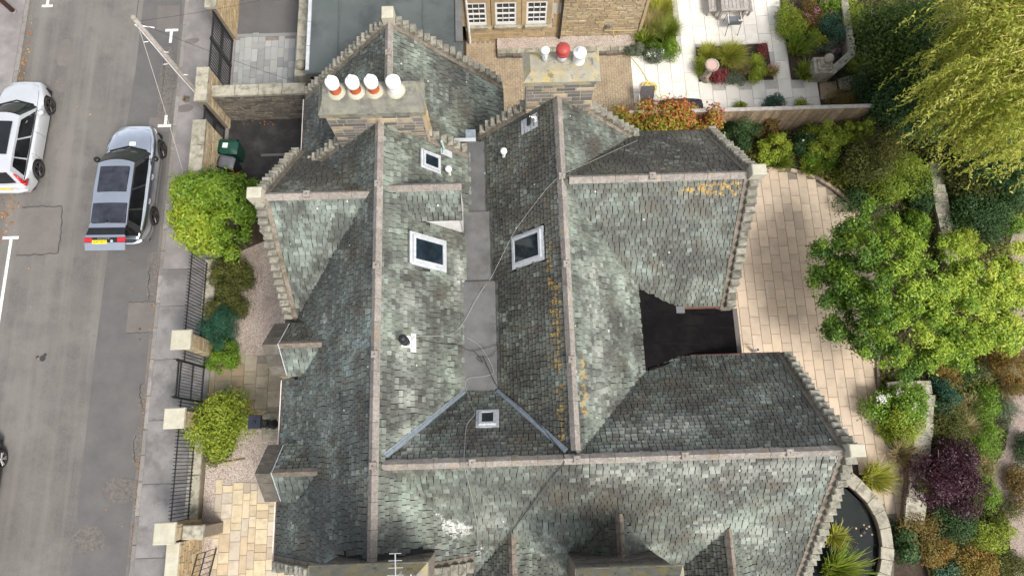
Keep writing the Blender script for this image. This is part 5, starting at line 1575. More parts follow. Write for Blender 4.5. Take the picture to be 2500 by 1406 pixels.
for (w0, w1) in WINS:
    a, b = w0 - 2.2, w1 - 2.2
    w = empty('window', (0, 0, 0)); w.parent = nb
    for q in ((a - .18, a, WZ0 - .02, WZ1 + .2), (b, b + .18, WZ0 - .02, WZ1 + .2), (a, b, WZ1, WZ1 + .2)):
        MB().box(q[0], q[1], -.045, .1, q[2], q[3]).build('surround', M['stone_warm'], w)
    MB().hexa([(a - .05, -.12, WZ0 - .2), (b + .05, -.12, WZ0 - .2), (b + .05, .1, WZ0 - .2), (a - .05, .1, WZ0 - .2), (a - .05, -.12, WZ0 - .06), (b + .05, -.12, WZ0 - .06), (b + .05, .1, WZ0), (a - .05, .1, WZ0)]).build('sill', M['cope'], w)
    MB().box(a, b, .0, .012, WZ0, WZ1).build('pane', M['pane'], w)
    W_ = b - a
    for (f0, f1, z0, z1, yy) in ((0, .09, WZ0, WZ1, 0), (.91, 1, WZ0, WZ1, 0), (.09, .91, WZ0, WZ0 + .16, 0), (.09, .91, WZ1 - .1, WZ1, 0), (.09, .91, WZ0 + .66, WZ0 + .74, 0), (.34, .37, WZ0 + .16, WZ1, .004), (.63, .66, WZ0 + .16, WZ1, .004), (.09, .91, WZ0 + .38, WZ0 + .42, .004), (.09, .91, WZ0 + 1.0, WZ0 + 1.04, .004)):
        MB().box(a + f0 * W_, a + f1 * W_, -.03 - yy, -.005, z0, z1).build('sash_bar', M['white'], w)
MB().tube([(xp - 2.2, -.1, 0.05), (xp - 2.2, -.1, 5)], .05, 8).build('drainpipe', M['black_metal'], nb)
MB().tube([(-3.42, -.12, 0.05), (-3.42, -.12, 5)], .05, 8).build('drainpipe', M['white_paint'], nb)
MB().box(P(1485, 60, .9).x - 2.2 - .08, P(1485, 60, .9).x - 2.2 + .08, -.14, -.05, .8, .95).build('tap_box', M['plastic_grey'], nb)
MB().tube([(2.1, -.1, .62), (2.6, -.1, .6), (3.3, -.1, .6)], .025, 6).build('pipe', M['stone_warm'], nb)
# glazed lean-to end
x0 = 3.5
MB().hexa([(x0, -.05, 0), (x0 + .12, -.05, 0), (x0 + .12, 5, 0), (x0, 5, 0), (x0, -.05, 3.2), (x0 + .12, -.05, 3.2), (x0 + .12, 5, 3.2), (x0, 5, 3.2)]).build('corner_wall', M['stone_warm'], nb)
sw = empty('side_window', (0, 0, 0)); sw.parent = nb
MB().box(x0 + .13, x0 + .15, .5, 3.6, .9, 2.6).build('pane', M['pane'], sw)
for i in range(7): MB().box(x0 + .12, x0 + .19, .48 + i * .5, .55 + i * .5, .9, 2.6).build('sash_bar', M['white'], sw)
for zz in (.86, 2.6): MB().box(x0 + .12, x0 + .2, .4, 3.7, zz - .05, zz + .05).build('frame', M['white'], sw)
# low rubble planter against it
pw = empty('rubble_edging', (2.2, 16.2, 0), 'low rubble stone edging along the foot of the sandstone house', 'edging')
stone_face(pw, (-2.3, -.12, 0), (1, 0, 0), (0, 0, 1), (0, -1, 0), 5.3, .22, (.2, .22), (.25, .5), M['stone_dark'], seed=31, depth=.12)
stone_face(pw, (-2.3, -.12, .2), (1, 0, 0), (0, 1, 0), (0, 0, 1), 5.3, .24, (.2, .24), (.3, .6), M['cope'], seed=32, depth=.05)
MB().box(-2.3, 3.4, .05, .62, 0, .2).build('fill', M['gravel'], pw)

# flat-roofed outbuilding
fr = empty('flat_roof_building', (-4.2, 16, 0), 'outbuilding with a grey-green membrane flat roof and white left edge', 'building')
MB().box(-2.75, 2.7, -2.1, 6, 0, 2.9).build('wall', M['stone_dark'], fr)
m = MB()
rows = []
q = random.Random(2)
for j in range(25):
    rows.append([(-2.85 + 5.7 * i / 24, -2.3 + 8 * j / 24, 3.0 + .02 * math.sin(i * .9 + j * .35) * math.sin(j * .5 + i * .2) + .006 * q.random()) for i in range(25)])
mem = m.grid(rows).build('membrane', M['membrane'], fr, smooth=True)
MB().box(-2.87, 2.85, -2.32, 6, 2.8, 2.95).build('roof_edge', M['lead_dark'], fr)
for i in range(5): MB().box(-2.84 + .13 * 0, -2.72, -2.2 + i * 1.0 + .01, -1.22 + i * 1.0, 3.0, 3.07).build('verge_flashing', M['lead'], mem)
MB().box(2.6, 2.86, -1.2, 6, 2.98, 3.08).build('verge_trim', M['lead_dark'], fr)
for xx in (-1.7, .2, 1.4): MB().box(xx - .02, xx + .02, -2.25, 5.6, 3.02, 3.032).build('seam', M['membrane'], mem)

# brick-paved court between the houses (small pavers laid as one surface)
court = empty('brick_court', (0, 0, 0)); tag(court, 'tan brick-paved court between the two houses', 'court', kind='structure')
tag(MB().box(-1.4, 5.4, 9.0, 16.9, -.1, .01).build('bedding', M['grout'], court), kind='structure')
m = MB(); rr = []
q = random.Random(8)
x = -1.38
k = 0
while x < 5.36:
    y = 10.2 + (.1 if k % 2 else 0)
    while y < 16.7:
        m.cbox(x + .004, x + .1, y + .004, y + .2, .0, .03 + q.uniform(-.003, .003), .004); y += .204
    x += .104; k += 1
tag(m.build('pavers', M['brick_paver'], court), kind='stuff')
tag(MB().box(-.1, .55, 13.95, 14.75, .02, .04).build('drain_cover', M['brick_paver'], court), kind='structure')

# pale terrace
bedN2 = [P(1698, 118), P(1872, 108), P(1888, 196), P(1706, 202)]
N2 = [(p.x, p.y) for p in bedN2]
paving('terrace', 'bright pale limestone terrace at the top right', [(5.4, 13.0), (12.85, 12.55), (12.85, 14.66), (11.9, 14.66), (11.95, 23), (7.3, 23), (7.35, 16.4), (6.4, 15.6), (5.4, 15.9)], .04, [.54], (.85,), 'slab_white', 'grout_light', seed=5, halfbond=True, gap=.014, holes=[N2])
b = MB().prism(list(reversed(N2)) if (N2[1][0] - N2[0][0]) * (N2[2][1] - N2[1][1]) - (N2[1][1] - N2[0][1]) * (N2[2][0] - N2[1][0]) < 0 else N2, -.02, .05).build('planting_bed', M['soil'])
tag(b, 'rectangular planting bed cut into the pale terrace', 'bed', kind='structure')

# boundary fence of upright boards
fence = empty('board_fence', (11, 12.45, 0), 'weathered close-boarded timber fence along the pale terrace', 'fence')
q = random.Random(4)
x = -6.2
bme = {}
while x < 3.0:
    w = q.choice((.1, .12, .14))
    if w not in bme:
        bme[w] = MB().box(-w / 2 + .003, w / 2 - .003, -.012, .012, .02, 1.72).mesh('board'); bme[w].materials.append(M['wood_fence'])
    link('board', bme[w], None, fence, (x + w / 2, -.035 + q.uniform(-.006, .006), 0))
    x += w
MB().box(-6.2, 3.05, -.07, .07, 1.73, 1.77).build('capping_rail', M['wood_grey'], fence)
for xx in (-6.1, -4.2, -2.3, -.4, 1.5, 2.95): MB().box(xx - .05, xx + .05, .0, .1, 0, 1.73).build('post', M['wood_fence'], fence)

# garden furniture
def plank_table():
    c0, c1 = P(1762, 27, .75), P(1827, 25, .75)
    t = empty('dining_table', ((c0.x + c1.x) / 2, c0.y, .04), 'weathered grey slatted timber dining table on the terrace', 'table')
    w = (c1.x - c0.x)
    n = 7
    for i in range(n): MB().cbox(-w / 2 + w * i / n + .006, -w / 2 + w * (i + 1) / n - .006, .1, 2.4, .68, .72, .006).build('slat', M['wood_grey'], t)
    MB().cbox(-w / 2, w / 2, 0, .095, .68, .722, .006).build('end_rail', M['wood_grey'], t)
    for xx in (-w / 2 + .07, w / 2 - .07):
        for yy in (.1, 2.2): MB().box(xx - .05, xx + .05, yy - .05, yy + .05, 0, .68).build('leg', M['wood_grey'], t)
    return t, w
tt, tw_ = plank_table()
for px0, px1, lab in ((1731, 1753, 'grey timber bench on the left of the dining table'), (1817, 1838, 'grey timber bench tucked on the right of the dining table')):
    c0, c1 = P(px0, 29, .45), P(px1, 31, .45)
    bch = empty('garden_bench', ((c0.x + c1.x) / 2, c0.y, .04), lab, 'bench')
    w = abs(c1.x - c0.x)
    for i in range(3): MB().cbox(-w / 2 + w * i / 3 + .005, -w / 2 + w * (i + 1) / 3 - .005, .08, 2.2, .4, .44, .006).build('slat', M['wood_grey'], bch)
    MB().cbox(-w / 2, w / 2, 0, .075, .4, .442, .006).build('end_rail', M['wood_grey'], bch)
    for xx in (-w / 2 + .05, w / 2 - .05):
        for yy in (.1, 2.0): MB().box(xx - .035, xx + .035, yy - .035, yy + .035, 0, .4).build('leg', M['wood_grey'], bch)
c = P(1790, 52, .45)
ch = empty('garden_chair', (c.x, c.y, .04), 'grey sling armchair pulled up to the end of the dining table', 'chair')
M['sling'] = mat('sling', (.13, .145, .16), (.18, .195, .21), 20, .7)
MB().grid([[(-.24 + .08 * i, -.2 + .42 * j / 4, .42 - .02 * math.sin(j / 4 * 3.1)) for i in range(7)] for j in range(5)]).build('seat', M['sling'], ch)
MB().grid([[(-.24 + .08 * i, -.2 - .12 * j / 3, .42 + .42 * j / 3) for i in range(7)] for j in range(4)][::-1]).build('backrest', M['sling'], ch)
for sg in (-1, 1):
    MB().tube([(sg * .26, .24, .62), (sg * .27, -.26, .62)], .018, 6).build('armrest', M['white_paint'], ch)
    for yy, y2 in ((.22, .28), (-.2, -.42)): MB().tube([(sg * .26, yy, .62), (sg * .26, y2, 0)], .012, 6).build('leg', M['black_metal'], ch)
c = P(1578, 255, .3)
lc = empty('lounge_chair', (c.x, c.y, .04), 'grey cushioned recliner chair beside the coiled yellow hose', 'chair')
M['cushion'] = mat('cushion', (.085, .08, .085), (.12, .112, .118), 12, .9, .3, 60)
MB().cbox(-.27, .27, -.35, .1, .28, .36, .03).build('seat_cushion', M['cushion'], lc)
MB().hexa([(-.27, .1, .3), (.27, .1, .3), (.27, .18, .3), (-.27, .18, .3), (-.27, .42, .82), (.27, .42, .82), (.27, .5, .8), (-.27, .5, .8)]).build('back_cushion', M['cushion'], lc)
for sg in (-1, 1):
    MB().box(sg * .31 - .025, sg * .31 + .025, -.35, .35, .5, .53).build('armrest', M['aluminium'], lc)
    for yy in (-.32, .3): MB().tube([(sg * .31, yy, 0), (sg * .31, yy, .5)], .016, 6).build('leg', M['aluminium'], lc)
c = P(1665, 256, .7)
bq = empty('covered_barbecue', (c.x, c.y, .04), 'long low black covered shape behind the red creeper', 'barbecue')
rows = []
for i in range(13):
    f = i / 12
    h = .62 + .2 * math.sin(f * math.pi) ** .5
    rows.append([(-.85 + 1.7 * f, -.3, .0), (-.85 + 1.7 * f, -.28, h * .8), (-.85 + 1.7 * f, 0, h), (-.85 + 1.7 * f, .28, h * .8), (-.85 + 1.7 * f, .3, .0)])
MB().grid(rows).build('cover', M['plastic_black'], bq, smooth=True)
for sg in (-1, 1): MB().add([(sg * .85, -.3, 0), (sg * .85, -.28, .5), (sg * .85, 0, .62), (sg * .85, .28, .5), (sg * .85, .3, 0)], [(0, 1, 2, 3, 4)]).build('cover_end', M['plastic_black'], bq)
# yellow hose
M['hose'] = mat('hose', (.62, .5, .12), (.7, .58, .18), 5, .5)
c = P(1584, 220)
pts = [P(1497, 78, .6), P(1502, 92, .2)] + [P(*p, .07) for p in ((1520, 118), (1545, 145), (1565, 170), (1580, 195))]
q = random.Random(3)
for k in range(9):
    r0 = q.uniform(.16, .34)
    ox, oy = q.uniform(-.1, .1), q.uniform(-.1, .1)
    for j in range(10):
        a = 2 * math.pi * j / 10
        pts.append(Vector((c.x + ox + r0 * math.cos(a), c.y + oy + r0 * .9 * math.sin(a), .07 + .012 * k)))
pts += [P(*p, .065) for p in ((1610, 240), (1622, 233), (1630, 240), (1627, 252))]
tag(MB().tube(smooth_path(pts, 5), .016, 5).build('garden_hose', M['hose']), 'yellow garden hose trailing from the wall into a loose coil', 'hose')

# pillar with pink basin in the terrace bed
c = P(1722, 192)
sd = empty('stone_pedestal', (c.x, c.y, .05), 'carved stone pedestal with a round pink basin in the terrace bed', 'pedestal')
M['pink'] = mat('pink', (.55, .3, .27), (.62, .38, .34), 6, .8)
MB().lathe((0, 0, 0), [(.26, 0), (.26, .08), (.18, .14), (.14, .3), (.13, .6), (.17, .72), (.25, .82), (.28, .9), (.28, .96), (.22, .96), (.2, .92)], 20).build('shaft', M['cope'], sd, smooth=True)
MB().lathe((0, 0, .925), [(.2, 0), (.2, .012)], 20).build('basin', M['pink'], sd)

# raised border wall with ball pier beyond the terrace
def thick_path(name, label, pts, w, z0, z1, mt, seg, cat='wall', ch=.1):
    """wall following a path: core plus separate coping stones"""
    o = empty(name, (pts[0][0], pts[0][1], 0), label, cat)
    base = Vector((pts[0][0], pts[0][1], 0))
    path = [Vector((p[0], p[1], 0)) for p in pts]
    L = [0]
    for a, b in zip(path, path[1:]): L.append(L[-1] + (b - a).length)
    def at(s):
        for i in range(len(path) - 1):
            if s <= L[i + 1] or i == len(path) - 2:
                t = (path[i + 1] - path[i]).normalized()
                return path[i] + t * (s - L[i]), t
    n = max(1, round(L[-1] / seg))
    q = random.Random(int(L[-1] * 100))
    cuts = [0] + sorted(L[-1] * (i + q.uniform(-.22, .22)) / n for i in range(1, n)) + [L[-1]]
    for i in range(n):
        s0, s1 = cuts[i] + .008, cuts[i + 1] - .008
        ss = [s0, (s0 + s1) / 2, s1]
        lo, hi = [], []
        j = q.uniform(-.03, .03); zz = z1 + q.uniform(-.015, .012)
        for s in ss:
            p, t = at(s)
            nn = Vector((-t.y, t.x, 0))
            p -= base
            lo.append(p + nn * (w / 2 + j)); hi.append(p - nn * (w / 2 + j))
        m = MB()
        k = len(ss)
        vs = [(*p.xy, z1 - ch) for p in hi] + [(*p.xy, z1 - ch) for p in reversed(lo)]
        vs2 = [(*p.xy, zz) for p in hi] + [(*p.xy, zz) for p in reversed(lo)]
        nn_ = len(vs)
        m.add(vs + vs2, [tuple(reversed(range(nn_))), tuple(range(nn_, 2 * nn_))] + [(a, (a + 1) % nn_, nn_ + (a + 1) % nn_, nn_ + a) for a in range(nn_)])
        m.build('coping_stone', M[mt], o)
    lo, hi = [], []
    for i in range(41):
        p, t = at(L[-1] * i / 40)
        nn = Vector((-t.y, t.x, 0)); p -= base
        lo.append(p + nn * (w / 2 - .05)); hi.append(p - nn * (w / 2 - .05))
    m = MB()
    m.grid([[(*a.xy, z0), (*a.xy, z1 - ch)] for a in hi]); m.grid([[(*a.xy, z1 - ch), (*a.xy, z0)] for a in lo])
    m.build('core', M['mortar_dark'], o)
    return o
w1 = [P(a, b, .7) for a, b in ((2058, -60), (2062, 0), (2082, 128), (2050, 158), (2028, 176))]
thick_path('border_wall', 'pale coped border wall bending round the far terrace bed', w1, .32, 0, .7, 'cope', .8)
c = P(2024, 143, 1.2)
bp2 = empty('stone_pier', (c.x, c.y, 0), 'squat stepped stone pier with a ball at the end of the border wall', 'pier')
MB().cbox(-.38, .38, -.36, .36, 0, .75, .03).build('base', M['cope'], bp2)
MB().cbox(-.27, .27, -.26, .26, .75, .87, .03).build('step', M['cope'], bp2)
MB().cbox(-.2, .2, -.2, .2, .87, .97, .03).build('cap', M['cope'], bp2)
MB().lathe((0, 0, .97), [(.08, 0), (.07, .04), (.13, .09), (.19, .2), (.19, .27), (.13, .38), (.02, .43)], 18).build('ball', M['cope'], bp2, smooth=True)
c0 = [P(1905, 0), P(2070, 0), P(2078, 130), P(1995, 196), P(1932, 196)]
tag(MB().prism([(p.x, p.y) for p in reversed(c0)], 0, .09).build('planting_bed', M['soil']), 'mixed planting bed between the terrace and the border wall', 'bed', kind='structure')
# flagged steps in the shade beyond
fs_ = empty('shaded_flags', (0, 0, 0)); tag(fs_, 'brown flagstones in the shade beside the border wall', 'paving', kind='structure')
for a in (((2000, 205), (2040, 200), (2045, 240), (2003, 245)), ((2045, 195), (2110, 175), (2120, 215), (2050, 225)), ((2050, 230), (2100, 222), (2110, 250), (2052, 258)), ((2170, 160), (2205, 140), (2235, 175), (2200, 195)), ((2210, 138), (2235, 130), (2262, 160), (2240, 172)), ((2200, 200), (2240, 182), (2262, 215), (2225, 235)), ((2090, 165), (2125, 165), (2130, 185), (2095, 190))):
    p = [P(*k) for k in a]
    MB().prism([(v.x, v.y) for v in reversed(p)], -.02, .05 + R(-.01, .02)).build('flagstone', M['slab_path'], fs_)

# ================================================================ rear patio
PAT = [(6.9, 10.3), (9.6, 10.62), (10.4, 10.66), (11.3, 10.58), (12.1, 10.3), (12.8, 9.8), (13.3, 9.25), (13.7, 8.5), (14.0, 7.5), (14.1, 6), (14.0, 4.6), (13.7, 3.6), (13.5, 2.6), (13.35, 1.9), (13.2, 1.2), (13.2, .7), (13.35, .1), (13.65, -.4), (13.95, -.95), (14.1, -1.5), (13.95, -2.1), (13.75, -2.6), (12.9, -2.65), (12.8, -1.6), (12.4, -.6), (11.6, .2), (7.6, .2)]
paving('patio', 'warm cream concrete slab patio behind the house', PAT, .04, [.36], (.68,), 'slab_cream', 'grout', seed=6, halfbond=True)
# brick edging along the curve
edge = empty('patio_edging', (0, 0, 0)); tag(edge, 'curved tan brick edging along the top of the patio', 'edging', kind='structure')
path = smooth_path([Vector((x, y, 0)) for x, y in ((9.2, 10.62), (10.4, 10.72), (11.3, 10.66), (12.2, 10.36), (12.9, 9.86), (13.45, 9.25), (13.85, 8.5))], 30)
acc, last = 0, path[0]
for i in range(1, len(path)):
    acc += (path[i] - path[i - 1]).length
    if acc > .225:
        t = (path[i] - last).normalized(); nn = Vector((-t.y, t.x, 0))
        a, b = last + t * .006, path[i] - t * .006
        vs = [a - nn * .06, b - nn * .06, b + nn * .06, a + nn * .06]
        MB().prism([(v.x, v.y) for v in vs], 0, .13 + R(-.006, .006)).build('edging_brick', M['skew' if R(0, 1) < .2 else 'slab_cream'], edge)
        last = path[i]; acc = 0
path = smooth_path([Vector((x, y, 0)) for x, y in ((13.95, 4.4), (13.55, 3.0), (13.42, 2.0), (13.28, 1.2), (13.28, .7), (13.43, .1), (13.75, -.45), (14.05, -1.0), (14.2, -1.6))], 8)
rows_i, rows_o = [], []
for i, p in enumerate(path):
    t = (path[min(i + 1, len(path) - 1)] - path[max(0, i - 1)]).normalized(); nn = Vector((-t.y, t.x, 0))
    rows_i.append([(*(p - nn * .05).xy, 0), (*(p - nn * .05).xy, .13), (*(p + nn * .05).xy, .13), (*(p + nn * .05).xy, 0)])
o = MB().grid(rows_i).build('edging_strip', M['skew'], edge)
# border soil beyond
bd = [(9.2, 10.75), (10.4, 10.72), (11.3, 10.66), (12.2, 10.36), (12.9, 9.86), (13.45, 9.25), (13.85, 8.5), (14.15, 7.4), (14.2, 6), (14.1, 4.6), (13.6, 3.0), (13.42, 2.0), (13.28, 1.2), (13.28, .7), (13.43, .1), (13.75, -.45), (14.05, -1.0), (14.2, -1.6), (14.0, -2.4), (14.2, -7), (24, -7), (24, 12.3), (7.0, 12.3), (7.0, 10.6)]
tag(MB().prism(list(reversed(bd)), -.02, .08).build('garden_soil', M['soil']), 'dark mulched soil of the garden borders on the right', 'soil', kind='structure')
c = P(1845, 856, .3)
fp = empty('flue_stub', (c.x, c.y, .04), 'small grey flue pipe stub standing on the patio by the eaves', 'pipe')
MB().tube([(0, 0, 0), (0, 0, .5)], .06, 10).build('pipe', M['lead'], fp)
MB().tube([(0, 0, .5), (0, 0, .505)], .045, 10).build('bore', M['black_metal'], fp)

# garden walls
thick_path('garden_wall', 'pale coursed garden wall rising behind the magnolia', [P(a, b, .6) for a, b in ((2283, 395), (2300, 500), (2318, 590), (2335, 690))], .5, 0, .6, 'cope', .45)
thick_path('retaining_wall', 'pale topped retaining wall beside the purple maple', [P(a, b, .5) for a, b in ((2262, 960), (2258, 1040), (2248, 1120), (2240, 1200), (2232, 1290))], .62, -.2, .5, 'cope', .5)
thick_path('retaining_wall', 'short low stone wall behind the white-flowered shrub', [P(a, b, .5) for a, b in ((2170, 950), (2215, 945), (2275, 945))], .45, -.2, .5, 'cope', .5)
MB_ = MB().hexa([(*P(2212, 1065).xy, 0), (*P(2238, 1065).xy, 0), (*P(2238, 1065).xy, .09), (*P(2212, 1065).xy, .09), (*P(2205, 1260).xy, 0), (*P(2230, 1260).xy, 0), (*P(2230, 1260).xy, .09), (*P(2205, 1260).xy, .09)])  # dark strip put in for the shade at the wall foot
tag(MB_.build('shade_strip', M['stone_dark']), 'dark strip standing for the shade beside the retaining wall', 'shading', kind='structure')
# gravel path on the right edge
gp = [P(a, b) for a, b in ((2530, 540), (2470, 570), (2455, 610), (2480, 660), (2470, 760), (2430, 860), (2440, 960), (2465, 1010), (2450, 1090), (2415, 1150), (2420, 1200), (2455, 1270), (2470, 1420), (2580, 1420), (2580, 540))]
tag(MB().prism([(p.x, p.y) for p in gp], 0, .1).build('gravel_path', M['gravel_path']), 'pinkish gravel path winding down the right edge', 'path', kind='structure')
st = empty('stepping_stones', (0, 0, 0)); tag(st, 'grey stepping stones between the orange shrubs', 'paving', kind='structure')
for a in (((2385, 835), (2405, 825), (2415, 850), (2392, 862)), ((2395, 868), (2418, 856), (2432, 880), (2405, 895)), ((2385, 895), (2402, 892), (2420, 935), (2402, 930)), ((2408, 905), (2432, 892), (2440, 915), (2422, 932)), ((2425, 940), (2450, 935), (2450, 965), (2430, 965))):
    p = [P(*k) for k in a]
    MB().prism([(v.x, v.y) for v in reversed(p)], .06, .13 + R(0, .02)).build('flagstone', M['cope'], st)

# ================================================================ pond
M['water'] = mat('water', (.006, .009, .01), (.014, .019, .018), 1.1, .08, .03, 6, spec=.18, stain=((.03, .026, .014), 2.2, .7), speck=((.04, .036, .022), .25))
inner = [P(a, b, .45) for a, b in ((2060, 1185), (2085, 1207), (2110, 1232), (2132, 1262), (2145, 1295), (2151, 1330), (2150, 1365), (2142, 1400), (2125, 1450), (2095, 1500))]
wp = [(8.4, -.9), (10.6, -.9)] + [(p.x + .05, p.y) for p in inner] + [(8.4, -6.5)]
tag(MB().sheet(list(reversed(wp)), .22).build('pond_water', M['water']), 'dark still pond water below the stepped gable', 'water', kind='structure')
mid = [P(a, b, .5) for a, b in ((2072, 1165), (2102, 1190), (2132, 1222), (2152, 1258), (2163, 1295), (2168, 1332), (2167, 1368), (2160, 1405), (2145, 1455), (2115, 1510))]
thick_path('pond_wall', 'curved weathered stone coping wall round the pond', mid, .42, 0, .5, 'cope', .5)
c = P(2108, 1297, .22)
pf = empty('pond_fountain', (c.x, c.y, .22), 'small dark pump head with small tan floats in the pond', 'fountain')
MB().lathe((0, 0, -.05), [(.12, 0), (.11, .08), (.05, .12), (.02, .13)], 10).build('pump', M['plastic_black'], pf)
for dx, dy in ((-.24, .12), (.22, .16), (.28, -.1), (-.1, -.12), (.05, .22), (.12, .1)):
    MB().lathe((dx, dy, -.01), [(.03, 0), (.035, .015), (.015, .03)], 8).build('float', M['stone_warm'], pf)
# slab behind the pond coping
tag(MB().prism([(p.x, p.y) for p in [P(a, b) for a, b in ((2050, 1180), (2130, 1210), (2185, 1300), (2180, 1420), (2160, 1420), (2150, 1290), (2060, 1180))]][::-1], -.02, .03).build('pond_surround', M['stone_dark']), 'grey stone ground round the pond', 'ground', kind='structure')

# ================================================================ television aerials on the front chimney
ae = empty('television_aerial', (-2.4, -2.25, 9.75), 'white television aerial mast with two arrays on the front chimney', 'aerial')
MB().tube([(0, 0, -.1), (0, -.02, 1.0)], .02, 6).build('mast', M['aluminium'], ae)
MB().tube([(.05, -.6, .85), (-.02, .45, .6)], .014, 6).build('boom', M['aluminium'], ae)
for i in range(9):
    f = i / 8
    x, y, z = .05 - .07 * f, -.6 + 1.05 * f, .85 - .25 * f
    w = .17 - .1 * max(0, f - .55)
    MB().tube([(x - w, y, z), (x + w, y, z)], .007, 5).build('element', M['aluminium'], ae)
MB().tube([(.3, -.5, .6), (.3, .05, .6)], .014, 6).build('boom', M['aluminium'], ae)
for i in range(7):
    y = -.45 + .07 * i
    MB().tube([(.02, y, .6 + .02 * (i % 2)), (.55, y, .6 + .02 * (i % 2))], .008, 5).build('element', M['aluminium'], ae)
for xx in (.02, .55): MB().tube([(xx, -.42, .58), (xx, -.05, .72)], .01, 5).build('reflector_arm', M['black_metal'], ae)
MB().tube([(0, 0, .6), (.3, -.1, .6)], .012, 5).build('cross_arm', M['aluminium'], ae)
# ================================================================ plants
def leaf_mesh(name, pos, nrm, fwd, size, asp, rnd, fold=.15):
    """numpy arrays: one folded diamond leaf per row"""
    n = len(pos)
    side = np.cross(nrm, fwd)
    side /= np.linalg.norm(side, axis=1)[:, None] + 1e-9
    L = size[:, None]
    base = pos - fwd * L * .5
    tip = pos + fwd * L * .5 - nrm * L * .12
    mid = pos + nrm * L * fold * .4
    l = mid + side * L * asp * .5
    r = mid - side * L * asp * .5
    v = np.stack([base, r, tip, l], 1).reshape(-1, 3).astype(np.float32)
    me = bpy.data.meshes.new(name)
    me.vertices.add(4 * n); me.loops.add(4 * n); me.polygons.add(n)
    me.vertices.foreach_set('co', v.ravel())
    me.loops.foreach_set('vertex_index', np.arange(4 * n, dtype=np.int32))
    me.polygons.foreach_set('loop_start', np.arange(0, 4 * n, 4, dtype=np.int32))
    me.polygons.foreach_set('loop_total', np.full(n, 4, dtype=np.int32))
    me.update(calc_edges=True)
    me.attributes.new('rnd', 'FLOAT', 'FACE').data.foreach_set('value', rnd.astype(np.float32))
    return me
def unit(a): return a / (np.linalg.norm(a, axis=1)[:, None] + 1e-9)
def cloud(rng, blobs, n, upw=.5, shell=.55):
    """leaf positions and normals over a set of ellipsoids (c, r)"""
    A = np.array([max(b[1][0], .01) * max(b[1][2], .01) for b in blobs]); A = A / A.sum()
    idx = rng.choice(len(blobs), n, p=A)
    C = np.array([b[0] for b in blobs])[idx]; Rr = np.array([b[1] for b in blobs])[idx]
    d = unit(rng.normal(size=(n, 3)) + np.array([0, 0, .35]))
    rad = shell + (1.06 - shell) * rng.rand(n) ** .5
    rad = np.where(rng.rand(n) < .24, 1.0 + .7 * rng.rand(n) ** 1.4, rad)
    pos = C + d * Rr * rad[:, None]
    nr = unit(unit(d / Rr) + np.array([0, 0, upw]) + .55 * rng.normal(size=(n, 3)))
    return pos, nr, idx
def sub_blobs(rng, rx, ry, h, k, lump, z0=0.0, dome=True):
    """clumps spread over a dome"""
    out = []
    ph = rng.rand(3) * 6.28
    for _ in range(k):
        d = rng.normal(size=3); d[2] = abs(d[2]) * .9
        d /= np.linalg.norm(d)
        f = .45 + .5 * rng.rand() ** .6
        an = math.atan2(d[1], d[0])
        f *= 1 + .22 * math.sin(2 * an + ph[0]) + .18 * math.sin(3 * an + ph[1]) + .12 * math.sin(5 * an + ph[2])
        c = np.array([d[0] * rx * f, d[1] * ry * f, z0 + h * (.25 + .62 * d[2] * f)])
        s = lump * (.45 + 1.0 * rng.rand())
        out.append((c, np.array([s, s, s * .75])))
    return out
PLANT_MATS = {}
def lm(key, stops, rough=.5, trans=.35):
    PLANT_MATS[key] = leaf_mat(key, stops, rough, trans)
lm('laurel', [(.06, .12, .012), (.12, .21, .02), (.2, .29, .03), (.34, .38, .035), (.48, .46, .04)], .4)
lm('bright', [(.05, .11, .012), (.1, .19, .018), (.17, .27, .025), (.24, .34, .035)], .4)
lm('lime', [(.11, .17, .015), (.2, .27, .025), (.3, .35, .04), (.38, .4, .05)], .45)
lm('goldlime', [(.09, .14, .015), (.17, .23, .025), (.26, .31, .035), (.38, .38, .05)], .45)
lm('olive', [(.04, .055, .012), (.075, .09, .02), (.11, .115, .025), (.15, .13, .03)], .55)
lm('deep', [(.015, .04, .012), (.03, .07, .02), (.05, .1, .03), (.08, .13, .04)], .5)
lm('conifer', [(.01, .045, .025), (.02, .075, .04), (.035, .1, .055)], .55, .15)
lm('rust', [(.08, .045, .015), (.14, .075, .022), (.19, .12, .035), (.14, .14, .03), (.12, .15, .035)], .5)
lm('orange', [(.12, .065, .015), (.2, .11, .022), (.26, .16, .035), (.18, .18, .035), (.14, .17, .035)], .5)
lm('creeper', [(.1, .15, .015), (.24, .26, .03), (.34, .21, .04), (.38, .12, .04), (.34, .06, .04)], .45)
lm('purple', [(.025, .008, .014), (.045, .014, .024), (.07, .022, .035)], .45, .25)
lm('burgundy', [(.12, .02, .025), (.22, .05, .05), (.3, .1, .08)], .5)
lm('bluegreen', [(.04, .1, .06), (.07, .15, .09), (.11, .2, .13)], .5)
lm('sage', [(.09, .11, .07), (.14, .17, .11), (.2, .22, .16)], .6)
lm('straw', [(.26, .2, .09), (.38, .3, .15), (.46, .38, .22), (.22, .22, .07)], .6)
lm('grassgreen', [(.07, .13, .015), (.13, .2, .02), (.22, .27, .03), (.3, .31, .06)], .5)
lm('grasslime', [(.16, .2, .02), (.27, .3, .035), (.38, .38, .06), (.42, .36, .12)], .5)
lm('willow', [(.1, .14, .02), (.2, .25, .03), (.32, .35, .05), (.42, .42, .09), (.5, .48, .16)], .5, .45)
lm('magnolia', [(.05, .11, .014), (.12, .21, .02), (.22, .32, .03), (.34, .41, .045), (.45, .47, .08)], .4)
lm('white_flower', [(.7, .7, .64), (.78, .78, .74), (.6, .62, .5)], .6)
lm('pink_flower', [(.4, .12, .25), (.5, .22, .32)], .6)
